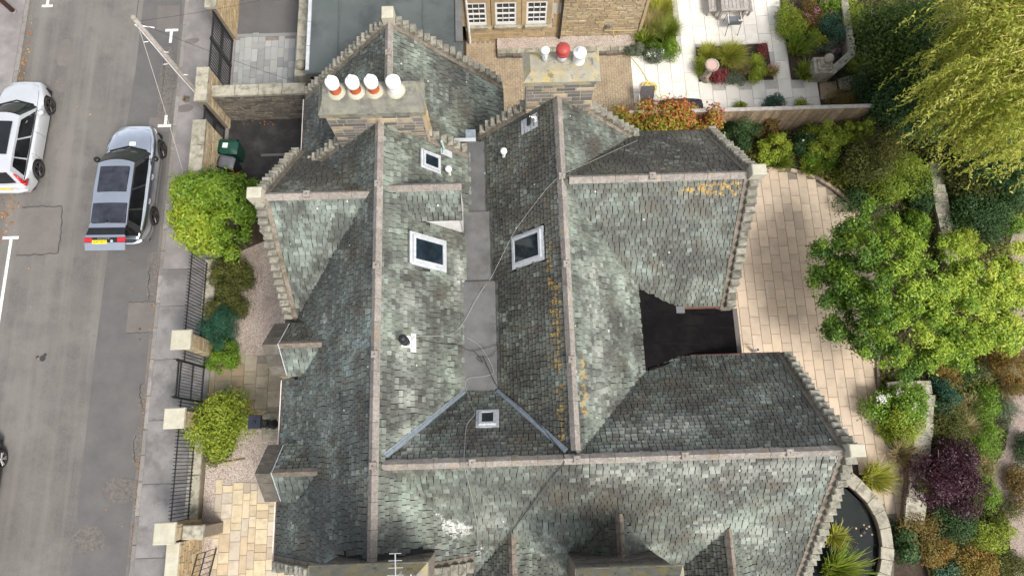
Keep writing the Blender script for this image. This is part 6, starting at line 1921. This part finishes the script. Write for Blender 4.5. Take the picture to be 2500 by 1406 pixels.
lm('yellow_flower', [(.6, .32, .03), (.65, .42, .05)], .6)
lm('cover', [(.04, .05, .012), (.07, .1, .02), (.12, .15, .03), (.18, .16, .04), (.16, .2, .04)], .55)
lm('canopy', [(.02, .045, .01), (.04, .08, .014), (.075, .12, .02), (.12, .15, .03)], .5)

def stems(m, rng, h, r, k, rad):
    for _ in range(k):
        a = rng.rand() * 6.28
        rr = r * (.3 + .5 * rng.rand())
        e = Vector((rr * math.cos(a), rr * math.sin(a), h * (.5 + .3 * rng.rand())))
        m.tube([(0, 0, 0), (e.x * .3, e.y * .3, e.z * .45), e], rad, 5, r2=rad * .35)
def shrub(label, px, py, rx, ry, h, mk, n, size, seed, asp=.5, lump=.28, k=None, name='shrub', cat='shrub', z=.06, top=True, group=None, flowers=None, upw=.5):
    """px,py: photograph mark of the middle of the crown at about two thirds of its height; rx, ry, h in metres"""
    c = P(px, py, z + h * .6)
    rng = np.random.RandomState(seed)
    o = empty(name, (c.x, c.y, z), label, cat, group)
    k = k or int(10 + 60 * rx * ry)
    k = min(k, 90)
    bl = sub_blobs(rng, rx, ry, h, k, lump * min(1.0, max(rx, ry) ** .6))
    pos, nr, idx = cloud(rng, bl, n, upw)
    pos[:, 2] = np.maximum(pos[:, 2], .03)
    tone = rng.rand(len(bl))[idx] * .35 + rng.rand(n) * .65
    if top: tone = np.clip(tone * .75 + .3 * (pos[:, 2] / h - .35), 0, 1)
    fw = unit(np.cross(nr, rng.normal(size=(n, 3))))
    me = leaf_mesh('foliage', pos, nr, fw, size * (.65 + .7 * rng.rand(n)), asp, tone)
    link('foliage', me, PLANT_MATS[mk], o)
    m = MB(); stems(m, rng, h, max(rx, ry), 6, .02 + .012 * h)
    m.build('stem', M['bark'], o)
    if flowers:
        fk, fn, fsz = flowers
        b2 = [bl[i] for i in rng.choice(len(bl), min(len(bl), 7), replace=False)]
        p2, n2, _ = cloud(rng, [(b[0] + np.array([0, 0, b[1][2] * .9]), b[1] * .45) for b in b2], fn, 1.0)
        link('flowers', leaf_mesh('flowers', p2, n2, unit(np.cross(n2, rng.normal(size=(fn, 3)))), np.full(fn, fsz), .9, rng.rand(fn)), PLANT_MATS[fk], o)['kind'] = 'stuff'
    return o
def grass(label, px, py, r, L, mk, n, w, seed, name='grass_clump', cat='grass', z=.06, droop=.6, flowers=None, spread=.6, lean=(0, 0)):
    c = P(px, py, z + L * .3)
    rng = np.random.RandomState(seed)
    o = empty(name, (c.x, c.y, z), label, cat)
    a = rng.rand(n) * 6.283
    rb = r * np.sqrt(rng.rand(n)) * .55
    bx, by = rb * np.cos(a), rb * np.sin(a)
    a2 = a + rng.normal(size=n) * .5
    ll = L * (.6 + .5 * rng.rand(n))
    out = spread * (.35 + .75 * rng.rand(n))
    seg = 4
    v = np.zeros((n, (seg + 1) * 2, 3), np.float32)
    for s in range(seg + 1):
        t = s / seg
        hor = out * ll * t ** 1.3
        x = bx + np.cos(a2) * hor + lean[0] * t * ll
        y = by + np.sin(a2) * hor + lean[1] * t * ll
        zz = ll * (t - droop * t * t * out * 1.1)
        ww = w * (1 - t * .85) * .5
        v[:, s * 2, 0] = x - np.sin(a2) * ww; v[:, s * 2, 1] = y + np.cos(a2) * ww; v[:, s * 2, 2] = np.maximum(zz, .02)
        v[:, s * 2 + 1, 0] = x + np.sin(a2) * ww; v[:, s * 2 + 1, 1] = y - np.cos(a2) * ww; v[:, s * 2 + 1, 2] = np.maximum(zz, .02)
    k = (seg + 1) * 2
    base = (np.arange(n) * k)[:, None, None]
    q = np.array([[2 * s, 2 * s + 1, 2 * s + 3, 2 * s + 2] for s in range(seg)])[None]
    li = (base + q).reshape(-1).astype(np.int32)
    npoly = n * seg
    me = bpy.data.meshes.new('blades')
    me.vertices.add(n * k); me.loops.add(npoly * 4); me.polygons.add(npoly)
    me.vertices.foreach_set('co', v.ravel())
    me.loops.foreach_set('vertex_index', li)
    me.polygons.foreach_set('loop_start', np.arange(0, npoly * 4, 4, dtype=np.int32))
    me.polygons.foreach_set('loop_total', np.full(npoly, 4, dtype=np.int32))
    me.update(calc_edges=True)
    me.attributes.new('rnd', 'FLOAT', 'FACE').data.foreach_set('value', np.repeat(rng.rand(n), seg).astype(np.float32))
    link('blades', me, PLANT_MATS[mk], o)
    if flowers:
        fk, fn, fsz = flowers
        aa = rng.rand(fn) * 6.28; rr = r * 1.1 * np.sqrt(rng.rand(fn))
        p2 = np.stack([rr * np.cos(aa), rr * np.sin(aa), L * (.6 + .3 * rng.rand(fn))], 1)
        n2 = unit(rng.normal(size=(fn, 3)) * .4 + np.array([0, 0, 1]))
        link('flowers', leaf_mesh('flowers', p2, n2, unit(np.cross(n2, rng.normal(size=(fn, 3)))), np.full(fn, fsz), .9, rng.rand(fn)), PLANT_MATS[fk], o)['kind'] = 'stuff'
    return o

# ---------------------------------------------------------------- front garden
def bigbush():
    c = P(520, 512, 1.9)
    rng = np.random.RandomState(1)
    o = empty('shrub', (c.x, c.y, .06), 'large yellow-green laurel bush spilling over the street wall', 'shrub')
    bl = []
    for i in range(150):
        a, r = rng.rand() * 6.28, math.sqrt(rng.rand())
        ed = 1 + .1 * math.sin(3 * a + 1) + .08 * math.sin(5 * a + 2.2) + .07 * math.sin(8 * a)
        x, y = 1.38 * ed * r * math.cos(a), 1.36 * ed * r * math.sin(a)
        z = 2.65 - .75 * r ** 3 + rng.normal() * .27 - (1.1 * rng.rand() if r > .75 else 0)
        q = .16 + .22 * rng.rand()
        bl.append((np.array([x, y, z]), np.array([q, q, q * .7])))
    n = 30000
    pos, nr, idx = cloud(rng, bl, n, .5, .3)
    tone = np.clip(rng.rand(len(bl))[idx] * .3 + rng.rand(n) * .4 - .13 * pos[:, 0] - .1 * pos[:, 1] + .1 * (pos[:, 2] - 2.2), 0, 1)  # sunlit street side painted yellower, shaded house side greener
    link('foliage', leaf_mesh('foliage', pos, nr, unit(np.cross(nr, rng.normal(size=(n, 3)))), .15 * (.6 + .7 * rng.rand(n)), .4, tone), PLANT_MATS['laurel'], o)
    m = MB(); stems(m, rng, 2.6, 1.4, 10, .05)
    m.build('stem', M['bark'], o)
bigbush()
shrub('low laurel sprigs reaching the stepped gable from the big bush', 600, 450, .5, .35, 1.5, 'bright', 1800, .14, 2, .42, .25, 14)
shrub('olive-brown rounded shrub just below the big laurel bush', 562, 668, .78, .62, 1.2, 'olive', 8000, .07, 3, .5, .26)
shrub('olive-green rounded shrub by the timber bed edging', 552, 745, .66, .6, 1.1, 'olive', 7000, .07, 4, .5, .26)
shrub('deep blue-green feathery conifer behind the railing', 524, 795, .52, .85, 1.5, 'conifer', 12000, .09, 5, .16, .24)
shrub('small bright green bush at the corner of the brown path', 545, 868, .62, .5, .9, 'bright', 6000, .07, 6, .5, .22)
shrub('big round yellow-green bush beside the second gate pier', 528, 1030, 1.02, 1.0, 1.5, 'goldlime', 11000, .1, 7, .45, .34, 60)
shrub('dark sprawling shrub under the round yellow-green bush', 530, 1095, .6, .4, .6, 'olive', 3500, .08, 8, .45, .22)
grass('small fern between the two olive shrubs', 532, 690, .25, .5, 'bright', 40, .05, 9, 'fern', 'fern')
grass('weed tuft growing in the pavement by the pole', 455, 242, .2, .18, 'rust', 90, .02, 10, 'weed', 'weed', z=.1)

# ---------------------------------------------------------------- hedge of creeper on the fence
def creeper():
    rng = np.random.RandomState(12)
    o = empty('creeper_hedge', (6.3, 12.35, 0), 'red and orange creeper smothering the fence between the gables', 'creeper')
    bl = []
    for i in range(120):
        x = rng.uniform(-2.05, 1.8)
        bl.append((np.array([x, rng.uniform(-.95, .25) * (1 if abs(x) < 1.5 else .6), rng.uniform(.6, 1.95)]), np.array([.28, .28, .24]) * (.8 + .6 * rng.rand())))
    pos, nr, idx = cloud(rng, bl, 20000, .4)
    tone = np.clip(.22 + .3 * (pos[:, 1] + .4) + .16 * pos[:, 0] * .5 + .25 * rng.normal(size=len(pos)) + .22, 0, 1)
    link('foliage', leaf_mesh('foliage', pos, nr, unit(np.cross(nr, rng.normal(size=pos.shape))), .11 * (.6 + .7 * rng.rand(len(pos))), .6, tone), PLANT_MATS['creeper'], o)
    m = MB()
    for i in range(9): m.tube([(-1.7 + i * .42, .0, 0), (-1.6 + i * .42, -.1, 1.0), (-1.75 + i * .45, -.2, 1.7)], .02, 5)
    m.build('stem', M['bark'], o)
creeper()

# ---------------------------------------------------------------- terrace beds
grass('tall lime grass at the corner of the neighbouring house', 1612, 25, .5, 1.0, 'grasslime', 900, .022, 20)
grass('tawny feather grass leaning out of the corner bed', 1590, 60, .45, .95, 'straw', 700, .016, 21)
grass('fine green grass mound at the corner of the terrace', 1628, 75, .55, .85, 'grassgreen', 1100, .02, 22)
shrub('dark green mounded shrub at the edge of the terrace corner bed', 1632, 115, .5, .45, .6, 'bright', 4500, .07, 23, .3)
shrub('grey-leaved herb with white flowers by the terrace corner', 1600, 135, .38, .3, .4, 'sage', 2500, .06, 24, .4, flowers=('white_flower', 90, .05))
grass('strappy green plant behind the grey-leaved herb', 1575, 95, .4, .7, 'grassgreen', 300, .04, 25, 'strap_plant', 'plant')
shrub('low silver-leaved shrub against the rubble edging', 1555, 120, .3, .3, .5, 'sage', 1800, .07, 26, .35)
grass('golden feather grass in the middle of the terrace bed', 1780, 130, .55, .95, 'grasslime', 1100, .02, 27, lean=(.1, -.25))
grass('lime grass at the left end of the terrace bed', 1728, 130, .42, .6, 'grasslime', 800, .02, 28)
grass('pale straw grass beside the lime bush in the terrace bed', 1812, 165, .4, .6, 'straw', 700, .016, 29)
shrub('round lime-green bush at the right of the terrace bed', 1848, 163, .42, .4, .6, 'lime', 4500, .06, 30, .5)
shrub('small burgundy-leaved shrub at the foot of the stone pedestal', 1755, 182, .34, .3, .45, 'burgundy', 1600, .09, 31, .55)
shrub('dark red sedum at the top right corner of the terrace bed', 1862, 122, .26, .22, .45, 'burgundy', 1200, .06, 32, .5)
shrub('low white-edged green plant at the front of the terrace bed', 1790, 190, .4, .22, .3, 'sage', 1800, .06, 33, .4)
grass('pink-flowered spray at the right edge of the terrace bed', 1885, 175, .25, .55, 'grasslime', 160, .03, 34, 'flowering_plant', 'plant', flowers=('pink_flower', 40, .06))
shrub('green cushion at the left corner of the pedestal', 1712, 160, .25, .5, .2, 'lime', 1800, .05, 35, .5)
# far bed
shrub('bright lime euphorbia at the edge of the far terrace bed', 1930, 40, 0.60, 0.72, 0.84, 'lime', 5000, .09, 36, .25)
shrub('dusky pink and brown perennial in the far terrace bed', 1975, 30, 0.60, 0.66, 0.73, 'rust', 3800, .07, 37, .4, flowers=('pink_flower', 90, .06))
shrub('blue-green euphorbia mound against the border wall', 2042, 65, 0.50, 0.66, 0.73, 'bluegreen', 4500, .08, 38, .3)
grass('sword-leaved clump in the middle of the far terrace bed', 1950, 115, .55, .85, 'grassgreen', 260, .05, 39, 'strap_plant', 'plant')
shrub('small lime mound beside the blue-green euphorbia', 2000, 92, 0.31, 0.34, 0.47, 'lime', 2000, .06, 40, .5, flowers=('yellow_flower', 30, .07))
grass('arching green day lily at the near end of the far terrace bed', 1968, 178, .45, .7, 'grassgreen', 220, .05, 41, 'strap_plant', 'plant')
shrub('purple-grey heather beside the squat stone pier', 2030, 115, 0.48, 0.42, 0.37, 'sage', 3000, .05, 42, .4, flowers=('pink_flower', 120, .04))
shrub('mixed green perennial at the top of the far terrace bed', 2030, 10, 0.54, 0.60, 0.73, 'bright', 3500, .08, 43, .4, flowers=('pink_flower', 60, .06))
shrub('leafy green perennial left of the small lime mound', 1945, 75, 0.42, 0.42, 0.47, 'bright', 2500, .07, 44, .5, flowers=('pink_flower', 40, .06))
# beyond the border wall
shrub('lime-green shrub outside the border wall at the top', 2085, 30, 0.48, 0.84, 0.95, 'lime', 4500, .07, 45, .4)
shrub('white-flowering shrub outside the border wall', 2118, 62, 0.54, 0.54, 0.73, 'olive', 3500, .06, 46, .4, flowers=('white_flower', 700, .06))
grass('pale arching grass outside the bend of the border wall', 2120, 112, .4, .9, 'straw', 500, .018, 47, lean=(.3, .2))
shrub('left golden conifer ball below the border wall', 2085, 155, 0.38, 0.41, 0.53, 'lime', 3600, .06, 48, .2)
shrub('right golden conifer ball below the border wall', 2137, 147, 0.38, 0.41, 0.53, 'lime', 3600, .06, 49, .2)
shrub('very dark green shrub beside the shaded flagstones', 2182, 115, 0.60, 0.54, 0.84, 'conifer', 4500, .07, 50, .4)
shrub('dark feathery shrub reaching over the end of the fence', 2150, 215, 1.20, 0.90, 1.26, 'deep', 8000, .1, 51, .25, .4)
shrub('dark red-brown low shrub behind the fence end', 2060, 245, 0.60, 0.42, 0.53, 'rust', 2600, .07, 52, .4)
shrub('small grey-green shrub against the fence on the terrace', 1893, 250, 0.42, 0.36, 0.58, 'bluegreen', 3000, .08, 53, .25)
shrub('small lime plant against the fence right of the grey-green shrub', 1958, 258, 0.38, 0.19, 0.37, 'lime', 1500, .06, 54, .4)
shrub('tiny lime plant against the fence left of the grey-green shrub', 1808, 258, 0.24, 0.14, 0.32, 'lime', 800, .06, 55, .4)

# ---------------------------------------------------------------- border above the patio
shrub('dense dark green bush beside the top of the stepped gable', 1812, 325, .62, .62, 1.4, 'deep', 9000, .07, 60, .35)
shrub('rusty red shrub against the fence between the green bushes', 1878, 302, .45, .35, 1.2, 'rust', 4000, .07, 61, .45)
shrub('open yellow-green shrub right of the dense dark bush', 1893, 352, .62, .6, 1.3, 'lime', 5000, .085, 62, .45, .2)
grass('strappy lily clump at the end of the patio edging', 1905, 395, .5, .6, 'grassgreen', 300, .04, 63, 'strap_plant', 'plant')
shrub('dark shrub with white flowers below the fence', 1972, 345, .45, .5, 1.0, 'deep', 4000, .09, 64, .45, flowers=('white_flower', 90, .09))
shrub('tall yellow-green shrub rising past the fence', 2022, 332, .68, .72, 1.7, 'goldlime', 6500, .09, 65, .5, .22)
shrub('yellow-green shrub at the end of the fence', 2102, 312, .6, .42, 1.6, 'lime', 5000, .09, 66, .5, .22)
grass('second strappy lily clump along the patio edging', 1978, 408, .5, .6, 'grassgreen', 320, .04, 67, 'strap_plant', 'plant')
grass('third strappy lily clump where the edging curves', 2055, 435, .45, .5, 'grassgreen', 260, .04, 68, 'strap_plant', 'plant')
shrub('leafy bright green shrub behind the curved edging', 2005, 385, .5, .4, .7, 'bright', 3000, .08, 69, .4)
shrub('big olive-leaved shrub right of the yellow-green shrubs', 2135, 385, 1.05, .95, 2.2, 'willowdark' if False else 'olive', 9000, .11, 70, .32, .34)
shrub('grey-green broad shrub above the magnolia', 2200, 420, 1.0, .95, 2.0, 'sage' if False else 'grassgreen', 9000, .1, 71, .32, .34)
shrub('low green ground shrub between edging and magnolia', 2120, 480, .9, .55, .7, 'deep', 6000, .08, 72, .45)
shrub('dark green bush against the pale garden wall', 2255, 475, .45, .6, 1.1, 'deep', 4500, .08, 73, .45)
shrub('upright light green shrub beside the pale garden wall', 2245, 545, .5, .6, 1.0, 'bright', 4500, .08, 74, .4)
shrub('tall pale green shrub right of the garden wall under the willow', 2385, 420, .9, .8, 2.0, 'olive', 7000, .1, 75, .4, .34)
shrub('dark blue-green leafy shrub right of the garden wall', 2400, 520, 1.0, .9, 1.6, 'deep', 8000, .1, 76, .4, .32)
shrub('yellowish shrub leaning on the right of the garden wall', 2350, 580, .55, .75, 1.0, 'lime', 5000, .08, 77, .45)
shrub('dark shrub on the right edge under the willow', 2480, 450, .9, 1.0, 1.8, 'deep', 7000, .1, 78, .4, .32)
shrub('green shrub on the right edge above the gravel', 2480, 545, .5, .4, .9, 'bright', 3000, .08, 79, .4)

# ---------------------------------------------------------------- trees
def limbs(m, rng, start, ends, r0):
    for e in ends:
        e = Vector(e)
        s = Vector(start)
        midp = s.lerp(e, .5) + Vector((rng.normal() * .15, rng.normal() * .15, .25))
        m.tube(smooth_path([s, midp, e], 5), r0, 6, r2=r0 * .25)
def magnolia():
    base = P(2255, 800, 0)
    o = empty('magnolia_tree', (base.x, base.y, .08), 'broad bright green tree spreading over the patio edge', 'tree')
    rng = np.random.RandomState(80)
    marks = [(2110, 560, 2.6, .5), (2050, 590, 2.7, .35), (2020, 625, 2.6, .42), (2060, 655, 2.8, .5), (2010, 680, 2.4, .4), (2120, 640, 3.3, .55), (2180, 590, 3.3, .5), (2165, 690, 3.6, .55), (2230, 640, 3.6, .5), (2100, 760, 3.0, .55), (2050, 745, 2.6, .5), (2045, 800, 2.4, .42), (2120, 830, 2.8, .5), (2190, 770, 3.5, .5), (2180, 860, 2.9, .55), (2220, 910, 2.5, .45), (2270, 860, 2.9, .5), (2260, 780, 3.5, .55), (2300, 700, 3.6, .55), (2360, 760, 3.3, .6), (2330, 840, 3.0, .5), (2420, 700, 3.0, .55), (2440, 770, 2.9, .55), (2400, 830, 2.7, .45), (2460, 640, 2.7, .5), (2470, 820, 2.5, .45), (2380, 660, 3.2, .5), (2300, 620, 3.1, .45), (2350, 880, 2.4, .35), (2490, 720, 2.6, .5), (2070, 700, 3.0, .45), (2230, 720, 3.7, .5), (2150, 740, 3.4, .45)]
    bl, ends = [], []
    for (px, py, z, s) in marks:
        p = P(px, py, z) - base
        ends.append((p.x, p.y, z - .25))
        for _ in range(11):
            d = rng.normal(size=3) * s * .6
            bl.append((np.array([p.x, p.y, z]) + d * np.array([1, 1, .5]), np.array([.2, .2, .13]) * (.6 + .9 * rng.rand())))
    n = 78000
    pos, nr, idx = cloud(rng, bl, n, .7, .1)
    tone = np.clip(rng.rand(len(bl))[idx] * .45 + rng.rand(n) * .5 + .09 * (pos[:, 0]) + .16 * (pos[:, 2] - 2.9), 0, 1)  # sunlit right side and top painted lighter into the leaf tone
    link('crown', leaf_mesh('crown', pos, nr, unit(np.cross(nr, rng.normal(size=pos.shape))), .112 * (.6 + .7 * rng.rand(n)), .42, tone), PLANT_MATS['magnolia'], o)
    m = MB().tube([(0, 0, 0), (-.05, .05, .7), (0, .1, 1.3)], .16, 10, r2=.12)
    limbs(m, rng, (0, .08, 1.2), ends, .055)
    m.build('trunk', M['bark'], o)
magnolia()

def canopy_tree(label, px, py, z, rx, ry, h, mk, n, size, seed, name='tree', asp=.45, base_px=None, lump=.5, k=60):
    top = P(px, py, z)
    o = empty(name, (top.x, top.y, 0), label, 'tree')
    rng = np.random.RandomState(seed)
    bl = [(b[0] + np.array([0, 0, z - h]), b[1]) for b in sub_blobs(rng, rx, ry, h, k, lump)]
    pos, nr, idx = cloud(rng, bl, n, .5, .35)
    tone = np.clip(rng.rand(len(bl))[idx] * .45 + rng.rand(n) * .55, 0, 1)
    link('crown', leaf_mesh('crown', pos, nr, unit(np.cross(nr, rng.normal(size=pos.shape))), size * (.6 + .7 * rng.rand(n)), asp, tone), PLANT_MATS[mk], o)
    m = MB().tube([(0, 0, 0), (.05, .02, z - h)], .16, 8, r2=.1)
    limbs(m, rng, (.05, .02, z - h), [tuple(b[0]) for b in bl[::6]], .05)
    m.build('trunk', M['bark'], o)
    return o
canopy_tree('dark leafy tree behind the border wall at the top', 2222, 35, 3.4, .95, 1.2, 2.0, 'canopy', 11000, .14, 90)
canopy_tree('shaded green tree between the dark tree and the willow', 2285, 70, 3.8, 1.2, 1.5, 2.4, 'canopy', 13000, .14, 91)
canopy_tree('dark green tree under the left skirt of the willow', 2270, 215, 3.0, 1.1, 1.1, 2.0, 'deep', 11000, .14, 92)
canopy_tree('deep green tree behind the willow at the right edge', 2480, 330, 3.0, 1.0, 1.3, 2.0, 'deep', 9000, .14, 93)

def willow():
    rng = np.random.RandomState(100)
    base = P(2560, 300, 0)
    o = empty('weeping_willow', (base.x, base.y, 0), 'golden weeping willow sweeping in from the top right corner', 'tree')
    arms = [((2480, 40), 8.6), ((2440, 90), 8.3), ((2400, 60), 7.8), ((2360, 110), 7.4), ((2330, 60), 6.8), ((2400, 150), 8.0), ((2450, 190), 8.4), ((2340, 170), 7.0), ((2300, 210), 6.2), ((2420, 240), 7.6), ((2360, 260), 6.6), ((2480, 250), 8.2), ((2440, 300), 7.2), ((2490, 330), 7.2), ((2380, 310), 6.2), ((2300, 290), 5.2), ((2260, 270), 4.8), ((2470, 130), 8.8), ((2500, 90), 8.6), ((2430, 20), 8.0), ((2380, 10), 7.2), ((2500, 380), 6.4), ((2420, 350), 6.0), ((2330, 320), 5.0), ((2440, -30), 7.6), ((2500, -20), 8.2), ((2520, 200), 8.6)]
    br = MB()
    top = Vector((.2, .4, 6.2))
    P0, N0, F0, S0 = [], [], [], []
    for (m_, z) in arms:
        e = P(m_[0], m_[1], z) - base; e.z = z
        midp = top.lerp(e, .5) + Vector((0, 0, .5))
        path = smooth_path([top, midp, e], 7)
        br.tube(path, .07, 5, r2=.012)
        armtone = rng.rand()
        out = Vector((e.x, e.y, 0)); out = out.normalized() if out.length > .1 else Vector((-1, 0, 0))
        for _ in range(80):
            f = .45 + .6 * rng.rand()
            i = min(len(path) - 1, int(f * (len(path) - 1)))
            s = path[i] + Vector((rng.normal() * .42, rng.normal() * .42, rng.normal() * .14))
            Ls = (.7 + 1.9 * rng.rand()) * (z / 8)
            dirh = out * (.25 + .35 * rng.rand()) + Vector((rng.normal() * .32, rng.normal() * .32, 0))
            k = int(Ls / .045)
            t = np.linspace(0, 1, k)
            px_ = s.x + dirh.x * Ls * (t - .45 * t * t) + rng.normal(size=k) * .045
            py_ = s.y + dirh.y * Ls * (t - .45 * t * t) + rng.normal(size=k) * .045
            pz_ = s.z + .1 * t - Ls * .8 * t ** 1.5
            pp = np.stack([px_, py_, pz_], 1)
            d = np.gradient(pp, axis=0)
            P0.append(pp); F0.append(unit(d + rng.normal(size=(k, 3)) * .028)); S0.append(np.full(k, .35 * rng.rand() + .65 * armtone))
    pos = np.concatenate(P0); fw = np.concatenate(F0); tone = np.concatenate(S0)
    n = len(pos)
    up = np.tile(np.array([[0.25, -.2, 1.0]]), (n, 1)) + rng.normal(size=(n, 3)) * .6
    nr = unit(up - fw * (up * fw).sum(1)[:, None])
    tone = np.clip(tone * .55 + rng.rand(n) * .45, 0, 1)
    link('crown', leaf_mesh('crown', pos, nr, fw, .15 * (.6 + .6 * rng.rand(n)), .32, tone), PLANT_MATS['willow'], o)
    br.tube([(0, 0, 0), (.1, .2, 3), tuple(top)], .3, 10, r2=.18)
    br.build('trunk', M['bark_yellow'], o)
willow()

# ---------------------------------------------------------------- lower right garden
shrub('white-flowered green shrub beside the lower patio', 2205, 985, 1.06, 0.71, 1.10, 'bright', 7000, .09, 110, .5, .28, flowers=('white_flower', 420, .07))
shrub('yellow-green shrub in front of the white-flowered shrub', 2220, 1035, 0.65, 0.47, 0.77, 'lime', 3500, .07, 111, .5)
grass('strappy green clump along the lower patio edge', 2165, 1050, .5, .6, 'grassgreen', 320, .04, 112, 'strap_plant', 'plant')
grass('dry straw-coloured grass fanning over the patio edge', 2205, 1110, .5, 1.0, 'straw', 420, .016, 113)
grass('dark strappy clump beside the dry grass', 2200, 1075, .3, .5, 'grassgreen', 150, .04, 114, 'strap_plant', 'plant')
shrub('deep purple maple below the retaining wall', 2322, 1170, 1.12, 1.36, 1.54, 'purple', 11000, .09, 115, .45, .3)
shrub('mossy cushion growing on the retaining wall', 2248, 1185, 0.24, 0.24, 0.22, 'olive', 900, .05, 116, .5, z=.48)
shrub('dark clipped dome beside the stone wall end', 2312, 965, 0.47, 0.53, 0.88, 'conifer', 3500, .07, 117, .4)
shrub('yellowish spreading shrub along the retaining wall', 2320, 1040, 0.71, 0.94, 0.66, 'olive', 5500, .07, 118, .4)
grass('straw grass tuft in the middle of the lower garden', 2362, 1045, .4, .6, 'straw', 500, .014, 119)
grass('bronze grass tuft above the straw grass', 2370, 990, .4, .55, 'straw', 400, .016, 120)
shrub('bright green mound above the gravel bend', 2415, 985, 0.53, 0.71, 0.66, 'bright', 4500, .06, 121, .4)
shrub('bright green mound below the straw grass', 2415, 1080, 0.59, 0.59, 0.66, 'bright', 4500, .06, 122, .4)
shrub('blue-grey lavender cushion by the gravel path', 2462, 1000, 0.45, 0.50, 0.50, 'sage', 3500, .06, 123, .25)
grass('straw grass tuft right of the purple maple', 2395, 1135, .4, .55, 'straw', 500, .014, 124)
shrub('light green mound right of the purple maple', 2400, 1195, 0.59, 0.71, 0.55, 'bright', 4500, .06, 125, .4)
shrub('olive low shrub below the light green mound', 2435, 1250, 0.59, 0.59, 0.55, 'olive', 4000, .06, 126, .4)
shrub('rust-orange conifer at the right edge below the magnolia', 2475, 870, 0.89, 0.83, 1.43, 'orange', 7500, .08, 127, .25)
shrub('small dark orange conifer below the rust-orange one', 2478, 945, 0.50, 0.35, 0.66, 'rust', 3000, .07, 128, .25)
shrub('orange-brown shrub under the magnolia skirt', 2310, 900, 0.59, 0.59, 0.77, 'orange', 4000, .07, 129, .3)
shrub('dark green sedge patch beside the stepping stones', 2365, 905, 0.53, 0.47, 0.44, 'deep', 2800, .07, 130, .3)
shrub('green perennial patch left of the pond wall end', 2255, 1310, 0.83, 0.77, 0.66, 'rust', 4500, .07, 131, .5)
shrub('broad-leaved green plant by the curved pond wall', 2215, 1325, 0.53, 0.59, 0.55, 'deep', 2600, .1, 132, .7)
shrub('orange-leaved shrub right of the pond wall', 2285, 1340, 0.59, 0.53, 0.66, 'orange', 3600, .07, 133, .5)
shrub('deep green shrub below the purple maple', 2330, 1275, 0.94, 0.65, 0.77, 'deep', 5500, .08, 134, .4)
grass('pale grass fountain below the deep green shrub', 2335, 1330, .5, .75, 'straw', 450, .016, 135)
shrub('golden-green shrub beside the lower gravel path', 2425, 1305, 0.73, 0.59, 0.77, 'goldlime', 4800, .07, 136, .4)
shrub('orange shrub at the bottom right', 2390, 1380, 0.83, 0.59, 0.88, 'orange', 5200, .08, 137, .45)
shrub('green low shrub at the bottom edge right of the pond', 2320, 1395, 0.59, 0.41, 0.55, 'bluegreen', 3000, .07, 138, .45)
shrub('olive ground cover at the bottom right corner', 2470, 1390, 0.71, 0.47, 0.55, 'olive', 3800, .06, 139, .4)
shrub('rusty shrub on the right edge beside the gravel path', 2500, 1190, 0.41, 0.71, 0.66, 'rust', 3200, .07, 140, .4)
shrub('dark green shrub at the right edge above the lower path', 2508, 1100, 0.35, 0.59, 0.66, 'deep', 2400, .07, 141, .4)
grass('iris clump between the stepped gable and the path', 2135, 1165, .6, .8, 'grasslime', 420, .035, 142, 'iris', 'plant', lean=(.15, 0))
grass('iris clump growing out of the pond at the bottom', 2040, 1395, .6, 1.3, 'grassgreen', 260, .05, 143, 'iris', 'plant', z=.2, lean=(.25, .05))
grass('yellowing reed clump in the pond by the gable', 2040, 1310, .4, .8, 'grasslime', 200, .04, 144, 'reed', 'plant', z=.2)

# low ground cover that closes the borders
def ground_cover():
    rng = np.random.RandomState(200)
    n0 = 150000
    x = rng.uniform(7.2, 23.5, n0); y = rng.uniform(-6.5, 20, n0)
    keep = np.zeros(n0, bool)
    gpp = [(p.x, p.y) for p in gp]
    for i in range(n0):
        if y[i] < 12.3: k = inside((x[i], y[i]), bd) and not inside((x[i], y[i]), gpp)
        else: k = x[i] > 14.2
        keep[i] = k
    f = np.array([0.5 + .5 * math.sin(a * 1.3 + math.sin(b * .9) * 1.7) * math.cos(b * 1.1 + a * .4) for a, b in zip(x, y)])
    keep &= rng.rand(n0) < (.25 + .75 * f)
    x, y = x[keep], y[keep]
    n = len(x)
    pos = np.stack([x, y, .1 + .35 * rng.rand(n) * f[keep]], 1)
    nr = unit(rng.normal(size=(n, 3)) * .6 + np.array([0, 0, 1]))
    o = link('ground_cover', leaf_mesh('ground_cover', pos, nr, unit(np.cross(nr, rng.normal(size=(n, 3)))), .13 * (.6 + .7 * rng.rand(n)), .5, np.clip(f[keep] * .6 + rng.rand(n) * .4, 0, 1)), PLANT_MATS['cover'])
    tag(o, 'low mixed ground cover over the garden borders on the right', 'ground cover', kind='stuff')
ground_cover()
